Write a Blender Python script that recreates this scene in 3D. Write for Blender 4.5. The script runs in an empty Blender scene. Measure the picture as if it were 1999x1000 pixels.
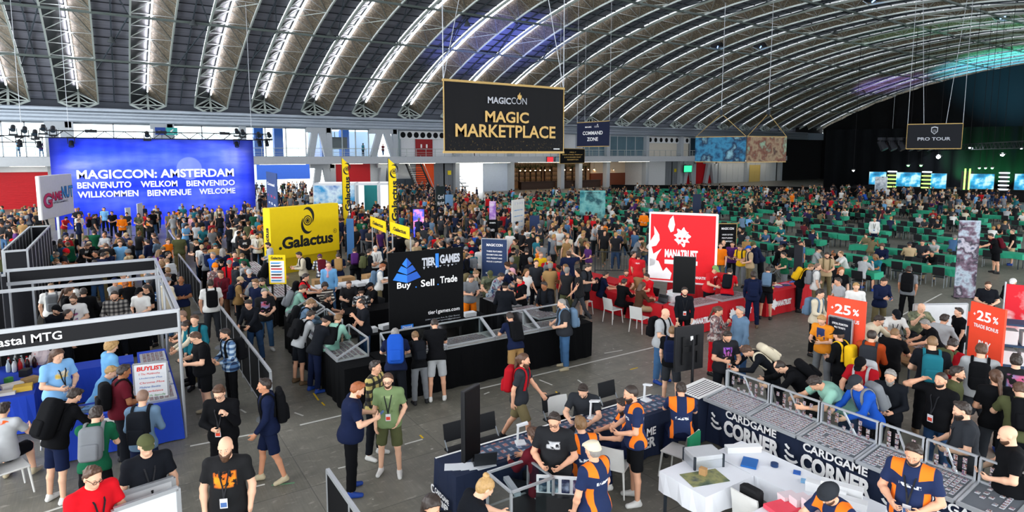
import bpy, math, random
import numpy as np
from mathutils import Vector, Matrix
C = bpy.context.scene.collection
SC = bpy.context.scene
R = math.radians
# ---------------------------------------------------------------- camera
F_PX, PP_X, PP_Y, HOR = 1200.0, 999.5, 435.0, 303.0
CAM_H = 5.4
PITCH = math.atan((PP_Y - HOR) / F_PX)
YAW = -math.atan((212 - PP_X) / F_PX * math.cos(PITCH))
cam = bpy.data.cameras.new('camera')
cam.lens = 36.0 * F_PX / 1999.0
cam.sensor_width = 36.0
cam.shift_y = -(500.0 - PP_Y) / 1999.0
cam.clip_end = 600
cam_o = bpy.data.objects.new('camera', cam); C.objects.link(cam_o)
cam_o.location = (0, 0, CAM_H)
cam_o.rotation_euler = (math.pi / 2 - PITCH, 0, -YAW)
SC.camera = cam_o
# ---------------------------------------------------------------- world: flat bright daylight outside the hall
w = bpy.data.worlds.new('daylight'); SC.world = w; w.use_nodes = True
bg = w.node_tree.nodes['Background']
bg.inputs['Color'].default_value = (0.93, 0.965, 1.0, 1); bg.inputs['Strength'].default_value = 3.3
SC.view_settings.view_transform = 'Standard'; SC.view_settings.look = 'None'
SC.view_settings.exposure = 0.66; SC.view_settings.gamma = 1.0; SC.view_settings.use_curve_mapping = False
SC.cycles.max_bounces = 6; SC.cycles.diffuse_bounces = 3; SC.cycles.glossy_bounces = 2
SC.cycles.transmission_bounces = 4; SC.cycles.transparent_max_bounces = 12
SC.cycles.caustics_reflective = False; SC.cycles.caustics_refractive = False
SC.cycles.use_denoising = True
TUBE_STRENGTH = 10.0

def pix(px, py):
    u = (px - PP_X) / F_PX; v = (PP_Y - py) / F_PX
    cp, sp = math.cos(PITCH), math.sin(PITCH)
    d = (u, cp + v * sp, -sp + v * cp)
    c, s = math.cos(YAW), math.sin(YAW)
    return Vector((c * d[0] + s * d[1], -s * d[0] + c * d[1], d[2]))
def P(px, py, Z):
    r = pix(px, py); t = (Z - CAM_H) / r.z
    return Vector((r.x * t, r.y * t, Z))
def XW(px, Y=79.0, py=303):
    r = pix(px, py); return Y * r.x / r.y
# ---------------------------------------------------------------- materials
def lin(c):
    if isinstance(c, str):
        c = [int(c[i:i+2], 16) / 255 for i in (0, 2, 4)]
    return tuple(x / 12.92 if x <= 0.04045 else ((x + 0.055) / 1.055) ** 2.4 for x in c)
_M = {}
def M(name, col='808080', rough=0.7, metal=0.0, var=0.08, scale=5.0, spec=0.3, sheen=0):
    if name in _M: return _M[name]
    m = bpy.data.materials.new(name); m.use_nodes = True; _M[name] = m
    nt = m.node_tree; b = nt.nodes['Principled BSDF']
    c = lin(col)
    b.inputs['Roughness'].default_value = rough; b.inputs['Metallic'].default_value = metal
    b.inputs['Specular IOR Level'].default_value = spec
    tc = nt.nodes.new('ShaderNodeTexCoord'); n = nt.nodes.new('ShaderNodeTexNoise')
    n.inputs['Scale'].default_value = scale; n.inputs['Detail'].default_value = 3
    r = nt.nodes.new('ShaderNodeMix'); r.data_type = 'RGBA'
    r.inputs[6].default_value = tuple(x * (1 - var) for x in c) + (1,)
    r.inputs[7].default_value = tuple(min(1, x * (1 + var)) for x in c) + (1,)
    nt.links.new(tc.outputs['Object'], n.inputs['Vector']); nt.links.new(n.outputs['Fac'], r.inputs[0])
    nt.links.new(r.outputs[2], b.inputs['Base Color'])
    return m
def EM(name, col, s):
    if name in _M: return _M[name]
    m = bpy.data.materials.new(name); m.use_nodes = True; _M[name] = m
    nt = m.node_tree; nt.nodes.clear()
    e = nt.nodes.new('ShaderNodeEmission'); o = nt.nodes.new('ShaderNodeOutputMaterial')
    e.inputs[0].default_value = lin(col) + (1,); e.inputs[1].default_value = s
    nt.links.new(e.outputs[0], o.inputs[0]); return m
def GLASS(name, col='e8f0f0', fac=0.12):
    if name in _M: return _M[name]
    m = bpy.data.materials.new(name); m.use_nodes = True; _M[name] = m
    nt = m.node_tree; nt.nodes.clear()
    t = nt.nodes.new('ShaderNodeBsdfTransparent'); g = nt.nodes.new('ShaderNodeBsdfGlossy'); mx = nt.nodes.new('ShaderNodeMixShader')
    t.inputs[0].default_value = lin(col) + (1,); g.inputs['Roughness'].default_value = 0.05
    lw = nt.nodes.new('ShaderNodeLayerWeight'); lw.inputs[0].default_value = fac + 0.1
    o = nt.nodes.new('ShaderNodeOutputMaterial')
    ml = nt.nodes.new('ShaderNodeMath'); ml.operation = 'MULTIPLY'; ml.inputs[1].default_value = 0.6
    nt.links.new(lw.outputs['Fresnel'], ml.inputs[0]); nt.links.new(ml.outputs[0], mx.inputs[0])
    nt.links.new(t.outputs[0], mx.inputs[1]); nt.links.new(g.outputs[0], mx.inputs[2]); nt.links.new(mx.outputs[0], o.inputs[0])
    return m
def node_mat(name, build, rough=0.7, metal=0.0):
    """a Principled material whose base colour comes from build(nodes helper)"""
    if name in _M: return _M[name]
    m = bpy.data.materials.new(name); m.use_nodes = True; _M[name] = m
    nt = m.node_tree; b = nt.nodes['Principled BSDF']
    b.inputs['Roughness'].default_value = rough; b.inputs['Metallic'].default_value = metal; b.inputs['Specular IOR Level'].default_value = 0.3
    h = NH(nt); out = build(h)
    nt.links.new(out, b.inputs['Base Color']); return m
class NH:
    def __init__(s, nt):
        s.nt = nt; s.tc = nt.nodes.new('ShaderNodeTexCoord')
        s.sep = nt.nodes.new('ShaderNodeSeparateXYZ'); s.L(s.tc.outputs['Object'], s.sep.inputs[0])
        s.x, s.y, s.z = s.sep.outputs
    def L(s, a, b): s.nt.links.new(a, b)
    def m(s, op, a, b=0.0, c=None):
        n = s.nt.nodes.new('ShaderNodeMath'); n.operation = op
        for i, v in enumerate((a, b, c)):
            if v is None: continue
            if isinstance(v, (int, float)): n.inputs[i].default_value = v
            else: s.L(v, n.inputs[i])
        return n.outputs[0]
    def mix(s, f, a, b):
        n = s.nt.nodes.new('ShaderNodeMix'); n.data_type = 'RGBA'
        if isinstance(f, (int, float)): n.inputs[0].default_value = f
        else: s.L(f, n.inputs[0])
        for i, v in ((6, a), (7, b)):
            if isinstance(v, (tuple, str)): n.inputs[i].default_value = (lin(v) if isinstance(v, str) else v) + (1,)
            else: s.L(v, n.inputs[i])
        return n.outputs[2]
    def noise(s, scale, vec=None, detail=3, sx=None):
        n = s.nt.nodes.new('ShaderNodeTexNoise'); n.inputs['Scale'].default_value = scale; n.inputs['Detail'].default_value = detail
        v = vec or s.tc.outputs['Object']
        if sx:
            mp = s.nt.nodes.new('ShaderNodeMapping'); mp.inputs['Scale'].default_value = sx; s.L(v, mp.inputs[0]); v = mp.outputs[0]
        s.L(v, n.inputs['Vector']); return n.outputs['Fac']
    def step(s, v, a, b):
        n = s.nt.nodes.new('ShaderNodeMapRange'); s.L(v, n.inputs[0])
        n.inputs[1].default_value = a; n.inputs[2].default_value = b; return n.outputs[0]
    def box(s, v, lo, hi, soft=0.004):
        return s.m('MULTIPLY', s.step(v, lo, lo + soft), s.step(v, hi, hi - soft))
    def ramp(s, f, cols):
        n = s.nt.nodes.new('ShaderNodeValToRGB'); s.L(f, n.inputs[0])
        el = n.color_ramp.elements
        while len(el) > 1: el.remove(el[-1])
        for i, (p, c) in enumerate(cols):
            e = el[0] if i == 0 else el.new(p)
            e.position = p; e.color = lin(c) + (1,)
        return n.outputs[0]
# ---------------------------------------------------------------- mesh builder
class MB:
    def __init__(s): s.v = []; s.f = []; s.mi = []; s.cur = 0
    def add(s, vs, fs):
        o = len(s.v); s.v += [tuple(p) for p in vs]
        for f in fs: s.f.append(tuple(o + i for i in f)); s.mi.append(s.cur)
    def box(s, lo, hi, bev=0):
        x0, y0, z0 = lo; x1, y1, z1 = hi
        if bev:
            b = bev
            # chamfered on vertical edges and top edges
            def ring(i, z): return [(x0+i+b, y0+i, z), (x1-i-b, y0+i, z), (x1-i, y0+i+b, z), (x1-i, y1-i-b, z), (x1-i-b, y1-i, z), (x0+i+b, y1-i, z), (x0+i, y1-i-b, z), (x0+i, y0+i+b, z)]
            vs = ring(b*.6, z0) + ring(0, z0+b*.6) + ring(0, z1-b*.6) + ring(b*.6, z1)
            fs = [tuple(range(7, -1, -1)), tuple(range(24, 32))]
            for k in range(3):
                for i in range(8):
                    j = (i+1) % 8; fs.append((k*8+i, k*8+j, k*8+8+j, k*8+8+i))
            s.add(vs, fs); return s
        s.add([(x0,y0,z0),(x1,y0,z0),(x1,y1,z0),(x0,y1,z0),(x0,y0,z1),(x1,y0,z1),(x1,y1,z1),(x0,y1,z1)],
              [(3,2,1,0),(4,5,6,7),(0,1,5,4),(1,2,6,5),(2,3,7,6),(3,0,4,7)]); return s
    def cbox(s, c, d, bev=0):
        return s.box([c[i]-d[i]/2 for i in range(3)], [c[i]+d[i]/2 for i in range(3)], bev)
    def bar(s, p, q, w, h=None, up=(0,0,1)):
        """rectangular bar from p to q"""
        h = h or w; p = Vector(p); q = Vector(q); d = (q-p).normalized()
        u = Vector(up)
        if abs(d.dot(u)) > 0.98: u = Vector((1,0,0))
        a = d.cross(u).normalized(); b = a.cross(d).normalized()
        vs = []
        for e in (p, q):
            for i, j in ((-1,-1),(1,-1),(1,1),(-1,1)): vs.append(e + a*i*w/2 + b*j*h/2)
        s.add(vs, [(3,2,1,0),(4,5,6,7),(0,1,5,4),(1,2,6,5),(2,3,7,6),(3,0,4,7)]); return s
    def tube(s, p, q, r, n=10, r2=None):
        p = Vector(p); q = Vector(q); d = (q-p).normalized(); r2 = r if r2 is None else r2
        u = Vector((0,0,1)) if abs(d.z) < 0.95 else Vector((1,0,0))
        a = d.cross(u).normalized(); b = d.cross(a).normalized(); vs = []
        for e, rr in ((p, r), (q, r2)):
            for i in range(n):
                t = 2*math.pi*i/n; vs.append(e + (a*math.cos(t)+b*math.sin(t))*rr)
        fs = [tuple(range(n-1,-1,-1)), tuple(range(n, 2*n))]
        for i in range(n): fs.append((i, (i+1) % n, n+(i+1) % n, n+i))
        s.add(vs, [tuple(reversed(f)) for f in fs]); return s
    def path(s, pts, r, n=6):
        for a, b in zip(pts, pts[1:]): s.tube(a, b, r, n)
        return s
    def lathe(s, prof, c=(0,0,0), n=16):
        vs = []; fs = []
        for r, z in prof:
            for i in range(n):
                t = 2*math.pi*i/n; vs.append((c[0]+r*math.cos(t), c[1]+r*math.sin(t), c[2]+z))
        for k in range(len(prof)-1):
            for i in range(n): fs.append((k*n+i, k*n+(i+1) % n, (k+1)*n+(i+1) % n, (k+1)*n+i))
        fs.append(tuple(range(n-1,-1,-1))); fs.append(tuple((len(prof)-1)*n+i for i in range(n)))
        s.add(vs, fs); return s
    def prism(s, poly, y0, y1):
        """polygon in XZ (counter-clockwise seen from -Y) extruded along Y"""
        n = len(poly)
        vs = [(x, y0, z) for x, z in poly] + [(x, y1, z) for x, z in poly]
        fs = [tuple(range(n)), tuple(range(2*n-1, n-1, -1))]
        for i in range(n): fs.append((i, n+i, n+(i+1) % n, (i+1) % n))
        s.add(vs, fs); return s
    def mesh(s, name, mats, smooth=False):
        me = bpy.data.meshes.new(name); me.from_pydata(s.v, [], s.f)
        for m in (mats if isinstance(mats, (list, tuple)) else [mats]): me.materials.append(m)
        if len(set(s.mi)) > 1: me.polygons.foreach_set('material_index', s.mi)
        if smooth: me.polygons.foreach_set('use_smooth', [True]*len(me.polygons))
        me.update(); return me
    def build(s, name, mats, parent=None, loc=None, rz=None, smooth=False):
        return link(name, s.mesh(name, mats, smooth), parent, loc, rz)
def link(name, me, parent=None, loc=None, rz=None):
    o = bpy.data.objects.new(name, me); C.objects.link(o)
    if parent is not None: o.parent = parent
    if loc is not None: o.location = loc
    if rz is not None: o.rotation_euler = (0, 0, rz)
    return o
def slot(o, mats):
    for i, m in enumerate(mats if isinstance(mats, (list, tuple)) else [mats]):
        o.material_slots[i].link = 'OBJECT'; o.material_slots[i].material = m
    return o
def tag(o, label=None, cat=None, group=None, kind=None):
    if label: o['label'] = label
    if cat: o['category'] = cat
    if group: o['group'] = group
    if kind: o['kind'] = kind
    return o
def empty(name, loc=(0,0,0), rz=0.0):
    o = bpy.data.objects.new(name, None); C.objects.link(o); o.location = loc; o.rotation_euler = (0,0,rz); return o
def thing(name, label, cat, loc=(0,0,0), rz=0.0, group=None):
    return tag(empty(name, loc, rz), label, cat, group)
def struct(o): o['kind'] = 'structure'; return o
def on_panel(p):
    for c in p.children:
        if c.name.split('.')[0] in ('panel', 'fabric', 'flag_cloth', 'border', 'cloth_cover', 'cloth', 'fascia_panel') and c.location.length < 1e-6: return c
    return p
def text(s, parent, cx, cz, w=None, h=0.2, mat=None, y=-0.012, bold=0.0, name='lettering', sx=None, shear=0, rot=None):
    """flat lettering in the parent's local XZ plane, facing -Y, centred on (cx, cz); h is the cap height, w the whole width"""
    cu = bpy.data.curves.new('text', 'FONT'); cu.body = s; cu.size = 1.0; cu.offset = bold; cu.resolution_u = 3; cu.shear = shear
    cu.align_x = 'CENTER'; cu.space_line = 0.9
    t = bpy.data.objects.new('text', cu); C.objects.link(t)
    me = bpy.data.meshes.new_from_object(t.evaluated_get(bpy.context.evaluated_depsgraph_get()))
    bpy.data.objects.remove(t); bpy.data.curves.remove(cu)
    n = len(me.vertices); co = np.empty(n*3, np.float32); me.vertices.foreach_get('co', co); co = co.reshape(n, 3)
    lo, hi = co.min(0), co.max(0)
    k = h / (hi[1]-lo[1]) if '\n' not in s else None
    kx = (w/(hi[0]-lo[0])) if w else k
    if k is None: k = h/(hi[1]-lo[1])
    out = np.zeros_like(co)
    out[:,0] = (co[:,0]-(lo[0]+hi[0])/2)*kx + cx; out[:,2] = (co[:,1]-(lo[1]+hi[1])/2)*k + cz; out[:,1] = y
    me.vertices.foreach_set('co', out.ravel()); me.materials.clear(); me.materials.append(mat); me.update()
    o = link(name, me, on_panel(parent))
    if rot: o.matrix_local = rot
    return o
def span(pl, pr):
    """bottom-centre, width and heading of an upright panel whose ends are two ground points; its local -Y faces the camera side"""
    d = Vector((pr.x-pl.x, pr.y-pl.y)); return Vector(((pl.x+pr.x)/2, (pl.y+pr.y)/2, 0)), d.length, math.atan2(d.y, d.x)
# ================================================================ the hall
MW = M('steel_pale', 'a9b3ae', .45, .1); MG = M('steel_grey', '8d959b', .5, .1); MDK = M('steel_dark', '2c343c', .6)
ALU = M('aluminium', 'b8bcc0', .35, .55); BLK = M('black_fabric', '0b0c0e', .9, 0, .08, 5, .15); BLKP = M('black_plastic', '17181b', .4, 0, .05, 5, .4)
WHT = M('white_paint', 'd9dcde', .6); WALLG = M('wall_grey', 'a3a9b0', .7); REDW = M('red_paint', 'c3141f', .5); CREAM = M('cream_wall', 'cfc9bb', .7)
CURT = M('black_drape', '0a0b0e', .95); GL = GLASS('clear_glass'); PAPER = M('paper', 'e9e9e6', .8); NAVY = M('navy_cloth', '1b2740', .85)
def floor_mat(h):
    n = h.noise(.35, detail=5); n2 = h.noise(3.0, detail=6); n3 = h.noise(1.0, detail=2, sx=(40, 3, 1))
    fx = h.m('FRACT', h.m('DIVIDE', h.x, 2.44)); fy = h.m('FRACT', h.m('DIVIDE', h.y, 1.22))
    seam = h.m('MAXIMUM', h.m('LESS_THAN', fx, .006), h.m('LESS_THAN', fy, .012))
    f = h.m('ADD', h.m('MULTIPLY', n, .45), h.m('ADD', h.m('MULTIPLY', n2, .35), h.m('MULTIPLY', n3, .2)))
    c = h.ramp(f, [(.3, '4c4b43'), (.5, '6a685d'), (.62, '7a776b'), (.8, '98948a')])
    wn_ = h.nt.nodes.new('ShaderNodeTexWhiteNoise'); cv = h.nt.nodes.new('ShaderNodeCombineXYZ'); h.L(h.m('FLOOR', h.m('DIVIDE', h.x, 2.44)), cv.inputs[0]); h.L(h.m('FLOOR', h.m('DIVIDE', h.y, 1.22)), cv.inputs[1]); h.L(cv.outputs[0], wn_.inputs[0])
    c = h.mix(h.m('MULTIPLY', wn_.outputs['Value'], .24), c, '8a877e')
    c = h.mix(h.m('MULTIPLY', h.step(h.noise(5, detail=6, sx=(1, 2.5, 1)), .60, .72), .55), c, 'aaa69a')
    return h.mix(h.m('MULTIPLY', seam, .55), c, '262628')
struct(MB().box((-22, -8, -.3), (138, 112, 0)).build('floor', node_mat('floor_planks', floor_mat, .42)))
rng = random.Random(5)
TAPE = M('white_tape', 'c9c9c2', .7); TAPEY = M('yellow_tape', 'd9b21c', .7); TAPEG = M('green_tape', '5f8a68', .7)
def tape(x0, y0, x1, y1, w=.05, m=TAPE):
    MB().bar((x0, y0, .002), (x1, y1, .002), w, .004).build('trim_tape', m)['kind'] = 'structure'
for seg in ((2.9, 12.25, 3.9, 12.25), (6.5, 11.95, 12.6, 11.95), (.95, 12.45, 2.35, 12.3), (20, 9.5, 27, 10.6), (-1.4, 11.2, 0.2, 11.5)): tape(*seg)
for px, py, qx, qy, m in ((612,768,622,782,TAPEY),(628,786,634,792,TAPEY),(575,806,592,812,TAPE),(543,944,560,936,TAPE),(500,950,517,946,TAPE),(790,868,825,858,TAPE),(820,850,826,856,TAPEY),(1053,742,1078,752,TAPE),(1085,765,1100,778,TAPEY),
        (1128,742,1136,748,TAPE),(1180,690,1215,684,TAPE),(1230,722,1245,718,TAPEY),(660,915,690,908,TAPE),(1545,740,1585,720,TAPE),(945,770,955,766,TAPE),(470,800,480,806,TAPE),(530,948,575,943,TAPEG),(1340,650,1352,646,TAPE),(980,690,990,688,TAPE)):
    a, b_ = P(px, py, 0), P(qx, qy, 0); tape(a.x, a.y, b_.x, b_.y, .035, m)
lit = MB()
for i in range(150):
    x, y = rng.uniform(-1, 26), rng.uniform(6, 24)
    if not (2.4 < x < 30): continue
    a = rng.uniform(0, 6.3); r_ = rng.uniform(.01, .05)
    lit.bar((x, y, .003), (x+math.cos(a)*r_, y+math.sin(a)*r_, .003), r_*.8, .004)
tag(lit.build('paper_litter', M('scrap_paper', 'b5b2a8', .8)), 'small white paper scraps trodden into the dark floor', 'litter', kind='stuff')

# ---- barrel vault: V-shaped ribs along the arch, dark plank bays between
ACY, ACZ, R0, R1 = 37.0, -69.7, 91.3, 92.65
A0, A1, NA = R(28.0), R(-29.6), 46
def arc(r, a): return (ACY+r*math.sin(a), ACZ+r*math.cos(a))
RIBX = [-14.3, -8.1, -2.3, 4, 10.3, 16.3, 22.3, 28.8, 35.2, 41.7, 48.3, 54.9, 61.6, 68.3, 75, 81.8, 88.6, 95.2, 101.9, 108.6, 115.3, 122, 128.7, 135.4]
HW = 1.72
def streak(c1, c2, c3):
    def f(h):
        n = h.noise(1.0, detail=5, sx=(.5, 9, 9)); n2 = h.noise(.5, detail=2)
        return h.mix(h.m('MULTIPLY', n2, .5), h.ramp(n, [(.3, c1), (.5, c2), (.68, c3)]), c2)
    return f
PAN = node_mat('roof_panel', streak('3d382f', '625a4c', '948b78'), .6)
PLK = node_mat('roof_plank', streak('5c5e69', '70727d', '83858f'), .75)
PLKB = M('roof_joint', '1f232a', .8); DGL = M('dark_glazing', '1b2024', .35, 0, .3, 1.5, .5); PURL = M('purlin_green_grey', '56605d', .6)
TUBE = EM('strip_lamp', 'f4f2ff', TUBE_STRENGTH)
def rib_mesh():
    parts = {}
    an = [A0+(A1-A0)*i/NA for i in range(NA+1)]
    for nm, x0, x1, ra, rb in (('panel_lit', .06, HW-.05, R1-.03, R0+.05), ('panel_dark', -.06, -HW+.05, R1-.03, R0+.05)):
        b = MB(); vs = []
        for a in an:
            for (x, r_) in ((x0, ra), (x0*.5+x1*.5, (ra+rb)/2+.06), (x1, rb)):
                y, z = arc(r_, a); vs.append((x, y, z))
        fs = []
        for i in range(NA):
            for j in (0, 1):
                q = (i*3+j, i*3+j+1, i*3+3+j+1, i*3+3+j); fs.append(q if x0 > 0 else q[::-1])
        b.add(vs, fs); parts[nm] = b
    ch = MB()
    for i in range(NA):
        for x, r_, w_ in ((HW, R0, .22), (-HW, R0, .22), (0, R1-.05, .2)):
            p, q = arc(r_, an[i]), arc(r_, an[i+1])
            ch.bar((x, *p), (x, *q), w_, .14, (1, 0, 0))
    parts['chord'] = ch
    st = MB(); sd = MB(); n2 = 42
    a2 = [A0+(A1-A0)*i/n2 for i in range(n2+1)]
    for i in range(n2):
        p0, p1 = arc(R1-.12, a2[i]), arc(R0, a2[i]); q0, q1 = arc(R1-.12, a2[i+1]), arc(R0, a2[i+1])
        st.bar((-.05, *p0), (-HW, *p1), .07); st.bar((-.05, *p0), (-HW, *q1), .055)
        sd.bar((.10, *arc(R1-.16, a2[i])), (HW-.03, *arc(R0-.0, a2[i])), .06); 
        if i % 2: sd.bar((.10, *arc(R1-.16, a2[i])), (HW-.03, *arc(R0, a2[i+1])), .06)
        else: sd.bar((.10, *arc(R1-.16, a2[i+1])), (HW-.03, *arc(R0, a2[i])), .06)
        if i % 6 == 3: st.bar((-HW, *p1), (HW, *q1), .06)
    parts['strut'] = st; parts['brace'] = sd
    ft = MB(); y, z = arc(R0, A0); yr, zr = arc(R1, A0)
    ft.cur = 0; ft.add([(-HW+.1, y+.25, z-.05), (HW-.1, y+.25, z-.05), (0, yr+.15, zr-.05)], [(0,1,2),(2,1,0)])
    ft.cur = 1
    ft.bar((-HW, y, z), (0, y-.2, z-.85), .3, .2); ft.bar((HW, y, z), (0, y-.2, z-.85), .3, .2); ft.bar((-HW, y, z), (HW, y, z), .12)
    ft.bar((0, yr, zr), (0, y-.2, z-.85), .2); ft.bar((0, yr-.1, zr-.25), (-HW, y, z), .1); ft.bar((0, yr-.1, zr-.25), (HW, y, z), .1)
    ft.bar((0, y-.1, z-.1), (-HW*.5, y-.1, z-.4), .09); ft.bar((0, y-.1, z-.1), (HW*.5, y-.1, z-.4), .09); ft.bar((-HW*.5, y, z), (0, yr, zr-.5), .08); ft.bar((HW*.5, y, z), (0, yr, zr-.5), .08)
    parts['foot_truss'] = ft
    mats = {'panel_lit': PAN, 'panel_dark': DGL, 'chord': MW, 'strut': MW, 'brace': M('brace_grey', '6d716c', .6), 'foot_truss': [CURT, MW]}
    return {k: b.mesh(k, mats[k], k.startswith('panel')) for k, b in parts.items()}
RM = rib_mesh()
lt = MB()
aa = [A0-.012+(A1-A0)*.985*i/70 for i in range(71)]
for i in range(70): lt.bar((0, *arc(R1-.30, aa[i])), (0, *arc(R1-.30, aa[i+1])), .17, .10, (1, 0, 0))
TM = lt.mesh('strip_light', TUBE)
for i, x in enumerate(RIBX):
    r_ = struct(empty('ceiling_rib', (x, 0, 0)))
    for k, me in RM.items(): link(k, me, r_)
    if x < 98:
        tag(link('strip_light', TM, None, (x, 0, 0)), 'long white strip light running up the ridge of a roof rib', 'light', 'strip lights inside the roof ribs')
NP = 60
for i in range(len(RIBX)-1):
    x0, x1 = RIBX[i]+HW+.05, RIBX[i+1]-HW-.05
    b = MB(); j = MB(); xm = (x0+x1)/2
    for k in range(NP):
        a, c = A0+(A1-A0)*k/NP, A0+(A1-A0)*(k+1)/NP
        p, q = arc(R0+.27, a), arc(R0+.27, c)
        b.add([(x0-xm, *p), (x1-xm, *p), (x1-xm, *q), (x0-xm, *q)], [(3, 2, 1, 0)])
        j.bar((x0-xm, *arc(R0+.22, a)), (x1-xm, *arc(R0+.22, a)), .06, .07)
    bay = struct(b.build('ceiling_bay', PLK, None, (xm, 0, 0)))
    j.build('joint', PLKB, bay)
    mid = MB()
    for k in range(0, NP, 2): mid.bar((0, *arc(R0+.12, A0+(A1-A0)*k/NP)), (0, *arc(R0+.12, A0+(A1-A0)*(k+2)/NP)), .1, .1, (1, 0, 0))
    for k in range(4, NP-14, 14):
        mid.bar((x0-xm, *arc(R0+.1, A0+(A1-A0)*k/NP)), (x1-xm, *arc(R0+.1, A0+(A1-A0)*(k+7)/NP)), .09)
        mid.bar((x1-xm, *arc(R0+.1, A0+(A1-A0)*(k+7)/NP)), (x0-xm, *arc(R0+.1, A0+(A1-A0)*(k+14)/NP)), .09)
    mid.build('brace', M('bay_brace', '39434b', .6), bay)
for k in range(1, 11):
    a = A0+(A1-A0)*k*.093
    y, z = arc(R0-.12, a)
    struct(MB().bar((RIBX[0], y, z), (RIBX[-1], y, z), .17, .2).build('ceiling_purlin', PURL))
# roof hatches with a cold lamp beside them
BLUEL = EM('cold_tube', '7fb2ff', 5)
for (i, k) in ((2,.34),(4,.36),(7,.47),(8,.60),(9,.40),(10,.57),(11,.5),(13,.5),(14,.3),(16,.55),(13,.28)):
    a = A0+(A1-A0)*k; x = RIBX[i]
    t = thing('roof_hatch', 'dark roof hatch in a rib panel with a cold tube lamp', 'hatch', (x, *arc(R0, a)), 0, 'dark hatches in the roof ribs')
    MB().cbox((.95, 0, .45), (1.1, 1.3, .5)).build('box', CURT, t); MB().bar((.4, -.55, .15), (1.4, .3, .15), .09).build('tube_lamp', BLUEL, t); MB().bar((.3, .7, .2), (1.6, .7, -.05), .07).build('bracket', MW, t)
for (i, k) in ((2,.14),(3,.19),(3,.07),(5,.2),(6,.13),(7,.26),(9,.22),(10,.32),(12,.2),(14,.4)):
    a = A0+(A1-A0)*k; x = (RIBX[i]+RIBX[i+1])/2
    t = thing('roof_speaker', 'small dark horn speaker fixed under a roof bay', 'speaker', (x, *arc(R0-.1, a)), 0, 'horn speakers under the roof bays')
    MB().lathe([(.10, .1), (.14, 0), (.34, -.35), (.36, -.42), (.30, -.42)], (0, 0, 0), 14).build('horn', M('speaker_grey', '4a4f52', .6), t, smooth=True); MB().tube((0, 0, .1), (0, 0, .45), .04).build('stem', MDK, t)

# ---- far wall: balcony, windows, doors, bar
YW = 79.0
def X(px): return XW(px, YW)
def fbox(name, x0, x1, z0, z1, m, y0=YW, y1=YW+.3, parent=None, kind=True):
    o = MB().box((min(x0, x1), y0, z0), (max(x0, x1), y1, z1)).build(name, m, parent)
    if kind and parent is None: struct(o)
    return o
fbox('balcony_slab', -20, 118, 4.35, 5.15, WALLG, 76.6, 84)
fbox('balcony_edge', -20, 118, 4.30, 5.22, M('balcony_fascia', 'b4b9bd', .6), 76.3, 76.6)
for z, r_ in ((10.1, .2), (9.72, .14), (9.4, .2), (9.02, .24)):
    tag(MB().tube((-20, 78.2, z), (128, 78.2, z), r_, 12).build('wall_pipe', M('pipe_blue_grey', '96a0ab', .4, .2), smooth=True), None, None, None, 'structure')
fbox('wall_upper', -22, 136, 8.75, 10.25, M('beam_blue_grey', '6f7b88', .6), 78.7, 79.4); fbox('wall_eaves', -22, 137, 8.75, 12.2, M('eaves_dark', '2a2e36', .8), 80.6, 80.9); fbox('wall_end_strip', 126, 136, 0, 12.2, CURT, 79.5, 79.8)
# balcony railing
rl = MB(); x = -20
while x < 112: rl.bar((x, 76.5, 5.2), (x, 76.5, 6.2), .05); x += 1.4
rl.bar((-20, 76.5, 6.22), (112, 76.5, 6.22), .07); rl.bar((-20, 76.5, 5.75), (112, 76.5, 5.75), .035); rl.bar((-20, 76.5, 5.45), (112, 76.5, 5.45), .03)
struct(rl.build('balcony_rail', MW))
LAMP = EM('soffit_lamp', 'fff4e0', 9)
for px0, px1 in ((20, 90), (500, 590), (880, 985), (1000, 1080), (1100, 1180), (1195, 1255), (640, 700), (1385, 1500), (770, 840), (730, 760)):
    t = thing('soffit_light', 'long recessed light under the balcony slab', 'light', ((X(px0)+X(px1))/2, 77.4, 4.34), 0, 'lights under the balcony')
    hw = (X(px1)-X(px0))/2; MB().box((-hw, -.12, -.05), (hw, .12, 0)).build('housing', MG, t); MB().box((-hw+.05, -.08, -.065), (hw-.05, .08, -.045)).build('diffuser', LAMP, t)
# columns of both storeys
COLM = M('column_grey', 'a9b0b6', .6)
def column(px, w_=.7):
    o = MB().box((X(px)-w_/2, 78.2, 0), (X(px)+w_/2, 79.2, 8.8)).build('column', COLM); struct(o)
for px in (100, 131, 313, 474, 888, 995, 1093, 1182, 1325, 1258, 1128, 1400, 1455, 1520): column(px)
def aframe(px0, px1, z0, z1):
    b = MB(); a, c = X(px0), X(px1); m_ = (a+c)/2; w_ = .55
    b.bar((a+.2, 78.4, z0), (m_-.35, 78.4, z1), w_, .8); b.bar((c-.2, 78.4, z0), (m_+.35, 78.4, z1), w_, .8); b.box((a-.2, 78.1, z1-.6), (c+.2, 78.7, z1)); b.box((c-.35, 78.1, z0), (c+.35, 78.8, z1))
    struct(b.build('column_frame', COLM))
for a, c in ((600, 640), (722, 768), (100, 140), (300, 335)): aframe(a, c, 5.15, 8.8)
for a, c in ((605, 645), (735, 765), (1330, 1350), (1372, 1392)): aframe(a, c, 0, 4.35)
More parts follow.
